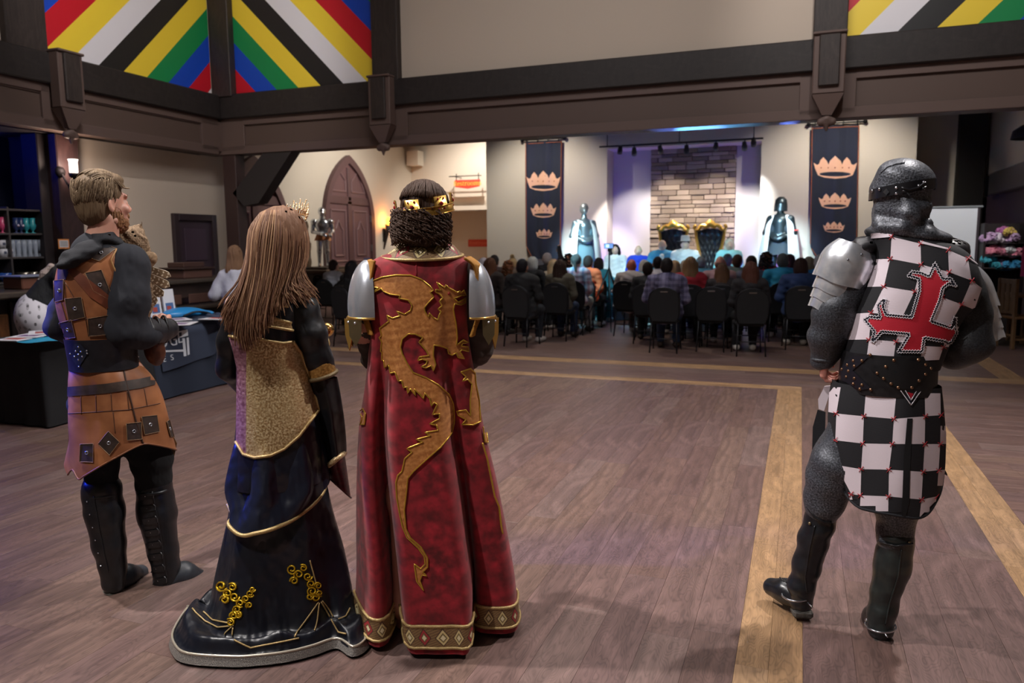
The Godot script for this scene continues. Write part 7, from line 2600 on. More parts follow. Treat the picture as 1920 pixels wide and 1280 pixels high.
	for r: Array in [[548, 470, 546, -0.01, 0.06], [558, 446, 566, 0.0, 0.09], [575, 432, 576, 0.0, 0.11], [605, 427, 572, 0.0, 0.125], [640, 431, 566, 0.0, 0.125], [680, 443, 572, 0.0, 0.12], [720, 444, 583, 0.0, 0.125], [770, 443, 596, 0.0, 0.14], [830, 438, 604, 0.0, 0.155], [900, 432, 608, 0.0, 0.165]]:
		rows.append(ring_px(t, r[0], r[1], r[2], r[3], r[4], 24, 1.1))
	var bm := netm(rows, true, 3, 4)
	var bodice := part(o, "bodice", bm, satin)
	# overskirt with a slanting gold edge
	var orows := []
	for r: Array in [[800, 448, 592, 0.0, 0.135], [860, 434, 607, 0.0, 0.168], [905, 429, 611, 0.0, 0.185]]:
		orows.append(folded(ring_px(t, r[0], r[1], r[2], r[3], r[4], 24, 1.0), Vector3.ZERO, 0.012 + 0.0001 * (r[0] - 790), func(a: float) -> float: return sin(a * 7.0 + 0.6)))
	var low := []
	var hemy := [[611, 905], [606, 922], [592, 941], [570, 960], [546, 976], [522, 987], [500, 995], [478, 1000], [458, 1004], [442, 998], [428, 982], [436, 968], [427, 945]]
	for k in 24:
		if k < 13:
			var a := TAU * k / 24
			low.append(loc(t, hemy[k][0], hemy[k][1], 0.20 * sin(a) + 0.02))
		else:
			var a := TAU * k / 24
			low.append(Vector3(loc(t, 520, 920).x + 0.2 * cos(a), loc(t, 520, 925).y, 0.18 * sin(a)))
	orows.append(low)
	var om := netm(orows, true, 3, 4)
	var over := part(o, "overskirt", om, cloth(hx("161b2b"), 0.36, "wrinkle", 2.0, 2.5, 0.2))
	var oline := []
	for k in 13:
		oline.append(low[k])
	part(over, "gold_edge", tubem(Array(smooth_line(oline, 4)), 0.0085, 6), braid_mat())
	# trained skirt
	var srows := []
	var hem := []
	for q: Array in [[684, 1197], [686, 1216], [661, 1229], [632, 1213], [590, 1226], [552, 1236], [517, 1242], [478, 1246], [436, 1248], [352, 1242], [326, 1224], [323, 1196], [352, 1150]]:
		hem.append(t.affine_inverse() * flo(q[0], q[1], 0.012))
	for k in range(13, 24):
		var a := TAU * k / 24
		hem.append(Vector3(-0.02 + 0.33 * cos(a), 0.012, -0.03 + 0.27 * sin(a)))
	var ho := oval(Vector3(0, 0, 0), 0.36, 0.15, 24)
	for r: Array in [[880, 438, 606, 0.0, 0.15, 0.0], [960, 428, 622, 0.0, 0.17, 0.06], [1030, 414, 640, 0.0, 0.18, 0.12], [1090, 402, 652, 0.0, 0.185, 0.26], [1128, 392, 660, 0.0, 0.19, 0.42]]:
		var ring := ring_px(t, r[0], r[1], r[2], r[3], r[4], 24, 1.0)
		var row := []
		for k in 24:
			var d: Vector3 = (hem[k] - ho[k]) * float(r[5])
			d.y = 0.0
			var a := TAU * k / 24
			row.append(ring[k] + d + Vector3(cos(a), 0, sin(a)) * 0.014 * sin(a * 6.0 + 0.8) * clampf((r[0] - 900) / 150.0, 0.0, 1.2))
		srows.append(row)
	for e: Array in [[0.55, 0.09], [0.8, 0.05], [0.97, 0.035]]:
		var row := []
		for k in 24:
			var p: Vector3 = srows[4][k].lerp(hem[k], e[0])
			p.y = e[1] + 0.025 * maxf(0.0, sin(k * 2.4)) * (1.0 - e[0]) * 2.0
			row.append(p)
		srows.append(row)
	srows.append(hem)
	var sm := netm(srows, true, 4, 4)
	var skirt := part(o, "skirt", sm, cloth(hx("10131d"), 0.34, "wrinkle", 1.6, 2.5, 0.2))
	var fine := net_grid(srows, true, 4, 4)
	var hl := []
	var hl2 := []
	for k in fine[0].size():
		var p: Vector3 = fine[fine.size() - 1][k]
		var nx: Vector3 = fine[fine.size() - 1][(k + 1) % fine[0].size()] - fine[fine.size() - 1][(k - 1 + fine[0].size()) % fine[0].size()]
		var out := -nx.cross(Vector3.UP).normalized()
		hl.append(p + out * 0.006 + Vector3(0, 0.034, 0) - out * 0.012)
		hl2.append(p + out * 0.008)
	var silver := mottled("silver_lace", hx("3a3a40"), hx("d9d2c4"), 128, 0.14, 16.0, 0.35, 0.0, 0.4, 2)
	part(skirt, "hem_lace", grid_mesh([PackedVector3Array(hl), PackedVector3Array(hl2)], true), silver)
	hl.append(hl[0])
	part(skirt, "hem_cord", tubem(hl, 0.005, 6), mt(hx("cfc6b4"), 0.3, 0.6))
	# sewn pieces
	var onb := Sewn.new()
	onb.add(bm, t, self)
	onb.add(om, t, self)
	var brocade := mottled("brocade", hx("8f6a3e"), hx("f6e2b4"), 256, 0.05, 6.0, 0.34, 0.0, 0.4, 5, FastNoiseLite.TYPE_SIMPLEX)
	var mauve := mottled("mauve_brocade", hx("6a3a4c"), hx("c79aa6"), 256, 0.045, 4.0, 0.36, 0.0, 0.3, 5, FastNoiseLite.TYPE_SIMPLEX)
	sew(bodice, "brocade_back", [pv([463, 640, 480, 634, 505, 640, 530, 644, 548, 640, 560, 660, 570, 690, 580, 720, 590, 748, 595, 769, 578, 795, 560, 817, 533, 841, 506, 854, 480, 858, 462, 853])], onb, brocade, 0.004, 9.0)
	sew(bodice, "mauve_side", [pv([430, 630, 446, 634, 463, 640, 463, 853, 450, 842, 444, 828, 445, 753, 445, 690, 438, 655])], onb, mauve, 0.004, 9.0)
	sew(bodice, "brocade_yoke", [pv([496, 556, 520, 552, 545, 556, 540, 574, 498, 572])], onb, brocade, 0.004, 9.0)
	sew(bodice, "brocade_band", [pv([482, 592, 512, 598, 545, 606, 548, 618, 512, 612, 480, 606])], onb, brocade, 0.004, 9.0)
	for q: Array in [[444, 828, 458, 851, 480, 858, 506, 854, 533, 841, 560, 817, 595, 769], [428, 628, 446, 633, 463, 638, 480, 633, 505, 639, 530, 643, 548, 640], [480, 607, 512, 613, 548, 619], [498, 573, 540, 575], [482, 591, 512, 597, 545, 605], [548, 640, 562, 662, 572, 692, 584, 724, 595, 769]]:
		cord(bodice, "gold_braid", px_list(q), onb, braid_mat(), 0.006, false, 0.006)
	var ons := Sewn.new()
	ons.add(sm, t, self)
	# golden flower sprays: rows of curled petals
	var yellow := mt(hx("c9a21c"), 0.35, 0.5)
	var spray := func(centres: Array) -> void:
		var n := 0
		for c: Array in centres:
			var loop := []
			var turns := 1.35
			for k in 15:
				var q := k / 14.0
				var a: float = c[3] + q * TAU * turns
				loop.append(Vector2(c[0] + cos(a) * c[2] * (1.0 - 0.72 * q), c[1] + sin(a) * c[2] * (1.0 - 0.72 * q)))
			cord(skirt, "gold_petal", loop, ons, yellow, 0.0055, false, 0.006, 0.6, 3.0)
			n += 1
	spray.call([[418, 1098, 11, 0.5], [430, 1112, 8, 2.0], [424, 1124, 9, 3.0], [438, 1100, 8, 4.0], [442, 1118, 9, 0.0], [452, 1130, 8, 1.0], [446, 1142, 8, 2.0], [440, 1154, 8, 3.0], [434, 1166, 8, 4.0], [448, 1152, 7, 5.0], [462, 1122, 7, 1.5], [470, 1112, 7, 0.4], [468, 1134, 6, 2.2], [474, 1104, 5, 0.0]])
	spray.call([[548, 1066, 10, 0.5], [560, 1076, 9, 2.0], [552, 1088, 8, 3.0], [568, 1064, 7, 4.0], [576, 1080, 8, 0.0], [582, 1094, 8, 1.0], [584, 1108, 9, 2.0], [594, 1098, 7, 3.0], [590, 1120, 8, 4.0], [580, 1118, 7, 5.0], [597, 1112, 6, 1.0]])
	for q: Array in [[436, 1174, 424, 1186, 419, 1196], [438, 1176, 436, 1192, 434, 1202], [440, 1172, 410, 1176, 384, 1166, 366, 1150, 360, 1142], [434, 1168, 400, 1162, 380, 1148], [596, 1128, 580, 1152, 562, 1178, 552, 1194], [597, 1130, 594, 1160, 590, 1182], [600, 1128, 618, 1158, 636, 1184, 650, 1188], [602, 1126, 618, 1146, 630, 1164, 648, 1156, 655, 1140], [440, 1200, 470, 1214, 500, 1208, 560, 1196], [580, 1050, 588, 1080, 596, 1110]]:
		cord(skirt, "gold_thread", px_list(q), ons, braid_mat(), 0.003, false, 0.005)
	# right sleeve: satin upper arm, gold cuff, long bell
	var slv := part(o, "sleeve", body_mesh(chain(t, [[548, 572, 0.03, 24], [566, 584, 0.03, 31], [580, 625, 0.04, 29], [598, 672, 0.04, 24], [604, 690, 0.03, 22]]), 0.012, 0.03, 0.003, Vector3(14, 22, 14)), cloth(hx("0e0e12"), 0.4, "wrinkle", 1.0, 3.0, 0.2))
	var cuff := []
	for q: Array in [[676, 578, 622, 0.062], [690, 576, 625, 0.066], [708, 578, 630, 0.066]]:
		var ring := ring_px(t, q[0], q[1], q[2], 0.03, q[3], 16)
		var row := []
		for p: Vector3 in ring:
			row.append(p + Vector3(0, (p.x - ring[8].x) * 0.28, 0))
		cuff.append(row)
	part(slv, "gold_cuff", netm(cuff, true, 2, 3), mottled("cuff_gold", hx("7a5024"), hx("d9aa62"), 128, 0.08, 8.0, 0.35, 0.0, 0.5, 3))
	part(slv, "cuff_lace", tubem(Array(smooth_line(cuff[2] + [cuff[2][0]], 3)), 0.009, 6), mottled("dark_lace", hx("2a2420"), hx("b49a68"), 128, 0.2, 20.0, 0.4, 0.0, 0.4, 2))
	var bell := []
	for q: Array in [[706, 580, 630, 0.02, 0.06], [750, 590, 638, 0.0, 0.075], [800, 598, 645, -0.02, 0.085], [845, 606, 648, -0.03, 0.09]]:
		bell.append(folded(ring_px(t, q[0], q[1], q[2], q[3], q[4], 16), Vector3(loc(t, 615, 780).x, 0, 0), 0.008, func(a: float) -> float: return sin(a * 5.0)))
	var bl := []
	for k in 16:
		var a := TAU * k / 16
		bl.append(loc(t, lerpf(630, 646, 0.5 + 0.5 * cos(a)) - (18.0 if sin(a) > 0.3 else 0.0) * (0.5 - 0.5 * cos(a)), 862.0 - 14.0 * cos(a), -0.03 + 0.095 * sin(a)))
	bell.append(bl)
	part(slv, "bell", netm(bell, true, 3, 4), cloth(hx("0e0e12"), 0.42, "wrinkle", 1.0, 3.0, 0.2))
	part(slv, "bell_trim", tubem(Array(smooth_line(bl + [bl[0]], 3)), 0.012, 6), brocade)
	var lining := [bl]
	var ll := []
	for k in 16:
		var a := TAU * k / 16
		ll.append(loc(t, 638 + 20 * cos(a), 915.0 + 18.0 * cos(a), -0.04 + 0.06 * sin(a)))
	lining.append(ll)
	part(slv, "burgundy_lining", netm(lining, true, 3, 4), mottled("lining", hx("2a0d12"), hx("6a2028"), 128, 0.05, 6.0, 0.4, 0.0, 0.2, 3))
	part(slv, "lining_edge", tubem(Array(smooth_line(ll + [ll[0]], 3)), 0.004, 6), mt(hx("4a1c20"), 0.4))
	# the far sleeve
	part(o, "sleeve", body_mesh(chain(t, [[446, 578, 0.0, 22], [430, 640, -0.03, 20], [428, 690, -0.05, 20], [466, 735, -0.2, 17], [520, 716, -0.26, 15]]), 0.014, 0.03), cloth(hx("0e0e12"), 0.4, "wrinkle", 1.0, 3.0, 0.2))
	# gilt knob with a tassel at her elbow
	var kb := Node3D.new()
	kb.name = "sceptre_head"
	o.add_child(kb)
	var kc := loc(t, 613, 618, -0.08)
	part(kb, "knob", body_mesh([[kc, Vector3(0.03, 0.03, 0.03), Basis.IDENTITY], [kc + Vector3(-0.02, -0.03, 0), kc + Vector3(-0.05, -0.1, 0.02), 0.01, 0.008]], 0.006, 0.008), mt(hx("c9a05a"), 0.2, 0.95))
	part(kb, "tassel", tubem([kc + Vector3(0.0, -0.03, 0.01), kc + Vector3(0.002, -0.055, 0.015), kc + Vector3(0.0, -0.075, 0.015)], [0.004, 0.009, 0.006], 6), braid_mat())

# ================================================================ the man in brown leather
func leather_man() -> void:
	var t := gown_frame(262, 1098)
	var o := person_root("bearded person in a studded brown leather jerkin, black hood and tall boots", t)
	var skin := hx("d09a86")
	var hc := loc(t, 192, 383)
	var yaw := Basis(Vector3.UP, -1.0) * Basis(Vector3.RIGHT, 0.06)
	var bones := [[hc + Vector3(0.005, -0.07, 0.01), loc(t, 188, 470), 0.058, 0.068]]
	bones += chain(t, [[186, 490, 0.0, 40], [186, 580, 0.0, 55], [195, 680, 0.0, 54]])
	bones += chain(t, [[142, 497, -0.06, 20], [240, 488, 0.02, 24]])
	bones += chain(t, [[142, 512, -0.13, 15], [107, 612, -0.15, 14], [150, 645, -0.28, 12], [200, 640, -0.34, 11]])
	bones += chain(t, [[245, 495, 0.06, 24], [236, 618, 0.1, 21], [290, 622, 0.0, 15], [302, 617, -0.05, 12]])
	bones += chain(t, [[180, 720, 0.0, 40], [190, 900, 0.0, 20], [205, 1040, 0.0, 15], [213, 1085, 0.0, 12]])
	bones += chain(t, [[240, 720, 0.0, 40], [286, 900, 0.0, 20], [306, 1030, 0.0, 15], [312, 1082, 0.0, 12]])
	part(o, "body", merged([[body_mesh(bones, 0.015, 0.05), Transform3D.IDENTITY], [head_mesh(), Transform3D(yaw, hc)], [hand_mesh(1.0, 0.7), Transform3D(Basis(Vector3.UP, -0.2) * Basis(Vector3(1, 0, 0), 0.5), loc(t, 300, 612, -0.07))], [hand_mesh(-1.0, 0.7), Transform3D(Basis(Vector3.UP, -1.2), loc(t, 204, 640, -0.34))]]), skin_mat(skin))
	# short swept hair: a close cap at the sides and nape, a longer quiff on top
	var hair := hair_mat(hx("6e5a45"))
	var hm := part(o, "hair", body_mesh([[hc + yaw * Vector3(0, 0.05, 0.018), Vector3(0.083, 0.088, 0.1), yaw], [hc + yaw * Vector3(0, -0.02, 0.045), Vector3(0.074, 0.075, 0.064), yaw], [hc + yaw * Vector3(0, 0.1, -0.03), Vector3(0.062, 0.035, 0.072), yaw]], 0.007, 0.03, 0.0015, Vector3(200, 40, 200)), hair)
	var r2 := RandomNumberGenerator.new()
	r2.seed = 9
	for c in 3:
		var st := new_st(true)
		for k in 330:
			var tops := k % 2 == 0
			var line := PackedVector3Array()
			if tops:
				# swept from the crown forward and to one side
				var sx := r2.randf_range(-0.062, 0.062)
				var z0 := r2.randf_range(-0.02, 0.075)
				for i in 7:
					var q := i / 6.0
					var z := z0 - 0.075 * q
					var x := sx + 0.012 * q
					var h := sqrt(maxf(0.02, 1.0 - pow(x / 0.085, 2.0) - pow((z - 0.012) / 0.112, 2.0)))
					line.append(hc + yaw * Vector3(x, 0.05 + 0.094 * h + 0.006 * sin(q * PI) , z))
			else:
				# short sides combed back and down
				var a := r2.randf_range(-0.5, PI + 0.5)
				var e0 := r2.randf_range(-0.1, 0.75)
				for i in 6:
					var q := i / 5.0
					var e := e0 - q * 0.55
					var aa := a + q * 0.16 * signf(cos(a))
					var y := 0.05 + 0.09 * sin(e)
					var k2 := 1.0 - 0.18 * smoothstep(0.02, -0.07, y)
					line.append(hc + yaw * Vector3(cos(aa) * cos(e * 0.6) * 0.0845 * k2, y, sin(aa) * cos(e * 0.6) * 0.1 * k2 + 0.02))
			put_tube(st, line, r2.randf_range(0.0009, 0.0018), 4)
		part(hm, "strands", made(st), hair_mat([hx("7a6650"), hx("8c7860"), hx("5a4838")][c]))
	# beard along the jaw and chin
	part(o, "beard", body_mesh([[hc + yaw * Vector3(0, -0.085, -0.06), Vector3(0.048, 0.044, 0.04), yaw], [hc + yaw * Vector3(0.052, -0.055, -0.02), Vector3(0.02, 0.05, 0.034), yaw], [hc + yaw * Vector3(-0.052, -0.055, -0.02), Vector3(0.02, 0.05, 0.034), yaw], [hc + yaw * Vector3(-0.02, -0.05, -0.098), hc + yaw * Vector3(0.02, -0.05, -0.098), 0.009, 0.009]], 0.006, 0.03, 0.003, Vector3(220, 120, 220)), hair_mat(hx("8a6244")))
	for s in [-1.0, 1.0]:
		part(o, "eyebrow", tubem([hc + yaw * Vector3(s * 0.016, 0.03, -0.1), hc + yaw * Vector3(s * 0.034, 0.036, -0.096), hc + yaw * Vector3(s * 0.05, 0.03, -0.084)], [0.003, 0.004, 0.002], 5), hair)

	# black hooded sweatshirt
	var black := cloth(hx("20222a"), 0.9, "wrinkle", 1.0, 3.0)
	var sw := part(o, "sweatshirt", body_mesh(chain(t, [[186, 478, 0.0, 44], [186, 600, 0.0, 54]]) + chain(t, [[146, 498, -0.05, 24], [242, 492, 0.03, 31]]) + chain(t, [[244, 500, 0.07, 33], [240, 560, 0.1, 34], [236, 618, 0.11, 31], [268, 626, 0.06, 25], [296, 622, 0.0, 20]]) + chain(t, [[142, 512, -0.13, 20], [116, 580, -0.15, 19], [107, 612, -0.15, 19], [150, 645, -0.28, 17], [196, 640, -0.33, 15]]), 0.013, 0.035, 0.003, Vector3(16, 26, 16)), black)
	part(sw, "hood", body_mesh([[loc(t, 176, 458, 0.03), Vector3(0.1, 0.034, 0.08), Basis(Vector3(0, 0, 1), 0.5)], [loc(t, 148, 474, 0.09), Vector3(0.085, 0.034, 0.055), Basis(Vector3(0, 0, 1), 0.45)], [loc(t, 136, 490, 0.125), Vector3(0.068, 0.026, 0.04), Basis(Vector3(0, 0, 1), 0.45)], [loc(t, 160, 478, 0.12), Vector3(0.07, 0.02, 0.03), Basis(Vector3(0, 0, 1), 0.5)], [loc(t, 200, 452, 0.0), Vector3(0.08, 0.03, 0.09), Basis(Vector3(0, 0, 1), -0.35)]], 0.008, 0.02, 0.004, Vector3(30, 70, 30)), cloth(hx("1a1b21"), 0.9, "wrinkle", 1.0, 3.0))
	# jerkin
	var tan_l := mottled("tan_leather", hx("7a482c"), hx("b3764c"), 256, 0.012, 2.2, 0.42, 0.0, 0.0, 4)
	var dark_l := mottled("dark_leather", hx("2a211e"), hx("4a3b34"), 256, 0.03, 3.0, 0.45)
	var N := 24
	var rows := []
	for r: Array in [[462, 160, 226, 0.0, 0.085], [474, 128, 246, 0.0, 0.115], [498, 108, 256, 0.0, 0.135], [540, 101, 258, 0.0, 0.15], [585, 107, 255, 0.0, 0.15], [625, 120, 254, 0.0, 0.14], [660, 128, 255, 0.0, 0.135], [690, 130, 260, 0.0, 0.14]]:
		rows.append(ring_px(t, r[0], r[1], r[2], r[3], r[4], N, 1.1))
	var jm := netm(rows, true, 3, 4)
	var jerkin := part(o, "jerkin", jm, tan_l)
	# skirt of the jerkin with a slanting hem and a pleat
	var srows := []
	for r: Array in [[682, 129, 259, 0.0, 0.14], [706, 128, 281, 0.0, 0.155], [740, 128, 300, 0.0, 0.17], [785, 128, 313, 0.0, 0.185]]:
		srows.append(folded(ring_px(t, r[0], r[1], r[2], r[3], r[4], N, 1.0), Vector3(loc(t, 215, 740).x, 0, 0), 0.0 if r[0] < 690 else 0.008, func(a: float) -> float: return sin(a * 5.0 + 0.4)))
	var hem := []
	var hy := [[331, 843], [327, 842], [312, 838], [292, 834], [270, 832], [246, 842], [222, 855], [200, 867], [178, 880], [158, 892], [147, 898], [136, 880], [127, 890]]
	for k in N:
		var a := TAU * k / N
		if k < 13:
			hem.append(loc(t, hy[k][0], hy[k][1], 0.2 * sin(a)))
		else:
			hem.append(Vector3(loc(t, 228, 860).x + 0.235 * cos(a), loc(t, 228, 862).y, 0.19 * sin(a)))
	srows.append(hem)
	var sm := netm(srows, true, 3, 4)
	var skirt := part(o, "leather_skirt", sm, tan_l)
	var edge := []
	for k in 13:
		edge.append(hem[k])
	part(skirt, "hem_edge", tubem(Array(smooth_line(edge, 3)), 0.004, 6), mt(hx("7c4c2e"), 0.5))
	# long side flaps
	for q: Array in [[[127, 790], [141, 800], [138, 885], [125, 900]], [[316, 800], [334, 838], [329, 862], [318, 845]]]:
		var poly := []
		var z := 0.02
		var st := new_st()
		var pts := []
		for v: Array in q:
			pts.append(loc(t, v[0], v[1], z))
		var pl := PackedVector2Array()
		for v: Vector3 in pts:
			pl.append(Vector2(v.x, v.y))
		put_prism(st, pl, -0.06, -0.052)
		part(skirt, "flap", made(st), mottled("flap_leather", hx("5c4426"), hx("8a6a3e"), 128, 0.03, 3.0, 0.5))
	var on := Sewn.new()
	on.add(jm, t, self)
	on.add(sm, t, self)
	# wide black belt
	var bl := mottled("belt_leather", hx("17171b"), hx("26262c"), 128, 0.04, 4.0, 0.35)
	var belt := []
	for r: Array in [[630, 118, 257, 0.0, 0.152], [645, 121, 258, 0.0, 0.15], [672, 126, 260, 0.0, 0.148], [688, 128, 263, 0.0, 0.15]]:
		belt.append(ring_px(t, r[0], r[1], r[2], r[3], r[4], N, 1.1))
	var btm := netm(belt, true, 3, 3)
	var bt := part(o, "belt", btm, bl)
	var onb := Sewn.new()
	onb.add(btm, t, self)
	sew(bt, "diamond_plate", [pv([146, 636, 165, 662, 148, 690, 131, 664])], onb, mottled("belt_plate", hx("1c1f2c"), hx("2e3242"), 128, 0.04, 4.0, 0.3), 0.004, 8.0)
	var rivet := mt(hx("c9ced8"), 0.2, 0.9)
	for q: Array in [[146, 638], [163, 657], [164, 662], [149, 687], [133, 663], [148, 650], [143, 658], [153, 659], [148, 664], [141, 668], [155, 668], [148, 674], [240, 653], [258, 668]]:
		stud(bt, "rivet", onb, Vector2(q[0], q[1]), 0.0042, rivet)
	# dark leather patches with eyelets; each patch carries its ring
	var edge_m := mt(hx("8a6a4a"), 0.5)
	var patches := [
		[164, 482, 191, 458, 217, 467, 186, 490], [103, 526, 121, 524, 120, 562, 104, 566], [123, 560, 153, 557, 160, 594, 131, 602], [165, 597, 206, 590, 213, 626, 167, 630], [113, 605, 135, 599, 143, 632, 121, 635], [160, 512, 190, 506, 206, 545, 205, 562, 175, 545],
		[152, 832, 176, 831, 176, 866, 151, 865], [204, 808, 224, 828, 206, 853, 185, 832], [236, 794, 264, 791, 265, 823, 238, 825], [264, 781, 293, 778, 298, 809, 270, 815], [311, 790, 316, 787, 325, 820, 318, 818]]
	for q: Array in patches:
		var pm := sew(skirt if q[1] > 700 else jerkin, "leather_patch", [pv(q)], on, dark_l, 0.004, 8.0)
		if pm == null:
			continue
		var c := Vector2.ZERO
		for i in range(0, q.size(), 2):
			c += Vector2(q[i], q[i + 1])
		c /= q.size() / 2.0
		stud(pm, "eyelet", on, c, 0.0085, rivet, true)
		for k in 8:
			var a := TAU * k / 8.0 + 0.2
			cord(pm, "tooled_line", [c + Vector2(cos(a), sin(a)) * 7.0, c + Vector2(cos(a), sin(a)) * 11.5], on, mt(hx("191412"), 0.6), 0.0012, false, 0.0045)
		cord(pm, "stitched_edge", Array(pv(q)), on, edge_m, 0.0012, true, 0.005)
	# diagonal strap, seams, dark waist band
	sew(jerkin, "strap", [pv([128, 508, 138, 500, 214, 562, 214, 586, 168, 556])], on, mottled("strap_leather", hx("5a2c1c"), hx("84482e"), 128, 0.03, 3.0, 0.45), 0.006, 8.0)
	sew(jerkin, "dark_side_panel", [pv([101, 508, 118, 500, 132, 506, 124, 524, 102, 526])], on, dark_l, 0.003, 8.0)  # undyed dark brown leather; blue falls on it from the bar lamp
	sew(skirt, "dark_band", [pv([128, 725, 200, 719, 262, 710, 290, 704, 294, 720, 262, 728, 200, 737, 128, 743])], on, dark_l, 0.004, 9.0)
	for q: Array in [[128, 775, 180, 772, 240, 768, 300, 756], [152, 742, 153, 776], [180, 740, 181, 773], [208, 737, 210, 771], [238, 733, 242, 769], [270, 728, 276, 762], [212, 772, 216, 812], [103, 526, 125, 600], [123, 530, 160, 594, 166, 630], [131, 602, 165, 597], [124, 560, 121, 526]]:
		cord(skirt if q[1] > 700 else jerkin, "seam", px_list(q), on, mt(hx("4f2e1c"), 0.6), 0.0018, false, 0.001)
	# the pleat edge
	cord(skirt, "pleat", px_list([230, 684, 236, 716, 246, 755, 256, 795, 268, 831]), on, mt(hx("3a2115"), 0.6), 0.004, false, 0.001)
	cord(jerkin, "armhole_edge", px_list([218, 468, 208, 488, 212, 500, 222, 520, 232, 548]), on, mt(hx("a57a4a"), 0.5), 0.004, false, 0.004)
	# bracer on the right forearm and a hunting pouch
	var br := part(o, "bracer", body_mesh(chain(t, [[272, 624, 0.06, 25], [300, 620, -0.01, 22], [314, 616, -0.04, 20]]), 0.009, 0.01), mottled("bracer_leather", hx("16161a"), hx("2c2c32"), 128, 0.05, 4.0, 0.4))
	for k in 3:
		var c := loc(t, 280 + 14 * k, 621 - 2 * k, 0.045 - 0.035 * k)
		var line := []
		for i in 17:
			var a := TAU * i / 16.0
			line.append(c + Vector3(0.012 * cos(a), sin(a) * 0.06, cos(a) * 0.058))
		part(br, "strap", tubem(line, 0.006, 5), mt(hx("1e1d20"), 0.4))
	part(o, "pouch", body_mesh([[loc(t, 290, 655, -0.02), Vector3(0.045, 0.075, 0.05), Basis(Vector3(0, 0, 1), 0.15)], [loc(t, 288, 635, -0.02), Vector3(0.05, 0.03, 0.05), Basis.IDENTITY]], 0.009, 0.02, 0.003, Vector3(60, 14, 60)), mottled("pouch_leather", hx("3a1c10"), hx("6e3a20"), 128, 0.04, 4.0, 0.45))
	# trousers and boots
	part(o, "trousers", body_mesh(chain(t, [[185, 760, 0.0, 50], [190, 860, 0.0, 29], [193, 960, 0.0, 26]]) + chain(t, [[240, 760, 0.0, 50], [284, 860, 0.0, 35], [292, 960, 0.0, 28]]), 0.013, 0.03, 0.003, Vector3(18, 40, 18)), cloth(hx("0f0f12"), 0.95, "wrinkle", 0.8, 4.0))
	var boot_l := mottled("boot_leather", hx("131416"), hx("24252a"), 256, 0.02, 3.0, 0.38)
	var foot_l := mottled("foot_leather", hx("1a1c20"), hx("3a3f48"), 256, 0.015, 3.0, 0.45)
	var sole := mottled("boot_sole", hx("3a3833"), hx("6d6a62"), 128, 0.03, 4.0, 0.8)
	for b in 2:
		var bo := part(o, "boot", body_mesh(chain(t, [[191, 918, 0.0, 34], [196, 960, 0.0, 33], [204, 1020, 0.0, 28], [212, 1060, 0.0, 23], [214, 1092, 0.0, 21]] if b == 0 else [[289, 912, 0.0, 32], [294, 960, 0.0, 34], [306, 1030, 0.0, 27], [312, 1062, 0.0, 24], [312, 1088, 0.0, 24]]), 0.011, 0.02, 0.002, Vector3(20, 40, 20)), boot_l)
		part(bo, "vamp", body_mesh(chain(t, [[212, 1092, 0.0, 20], [236, 1078, -0.06, 19], [264, 1072, -0.14, 14]] if b == 0 else [[312, 1086, 0.0, 24], [344, 1076, -0.02, 22], [384, 1086, -0.05, 15]]), 0.01, 0.03), foot_l)
		part(bo, "sole", body_mesh(chain(t, [[214, 1110, 0.0, 13], [240, 1096, -0.08, 8], [264, 1082, -0.15, 9]] if b == 0 else [[312, 1106, 0.0, 13], [346, 1100, -0.02, 7], [384, 1098, -0.05, 9]]), 0.008, 0.01), sole)
		part(bo, "heel", boxm(Vector3(0.085, 0.045, 0.08), 0.012), sole, xf(loc(t, 214.0 if b == 0 else 310.0, 1113.0, 0.0), Basis(Vector3.UP, 0.4)))
		var ob := Sewn.new()
		ob.add(bo.mesh, t, self)
		if b == 1:
			cord(bo, "front_seam", px_list([285, 920, 293, 960, 302, 1010, 308, 1060, 313, 1080]), ob, boot_l, 0.004, false, 0.002)
			for k in 8:
				var y := 930.0 + 22.6 * k
				var x := 274.0 + 3.4 * k
				sew(bo, "buckle_strap", [pv([x - 13, y - 3, x + 12, y - 7, x + 13, y + 4, x - 10, y + 7])], ob, mt(hx("1c1c1f"), 0.4), 0.006, 7.0)
				stud(bo, "boot_rivet", ob, Vector2(x - 1, y), 0.0035, rivet)
				cord(bo, "buckle", [Vector2(x + 10, y - 9), Vector2(x + 14, y - 4), Vector2(x + 14, y + 3)], ob, mt(hx("6b6c70"), 0.3, 0.8), 0.002, false, 0.006)
		else:
			for k in 6:
				stud(bo, "boot_rivet", ob, Vector2(164 + 5.2 * k, 940 + 24 * k), 0.0035, rivet)
			cord(bo, "side_seam", px_list([176, 930, 184, 980, 196, 1040, 203, 1070]), ob, boot_l, 0.003, false, 0.002)
		# cuff roll at the top
		var rr := ring_px(t, 922.0 if b == 0 else 916.0, 158.0 if b == 0 else 258.0, 225.0 if b == 0 else 319.0, 0.0, 0.08, 16)
		part(bo, "cuff", tubem(Array(smooth_line(rr + [rr[0]], 2)), 0.008, 6), boot_l)

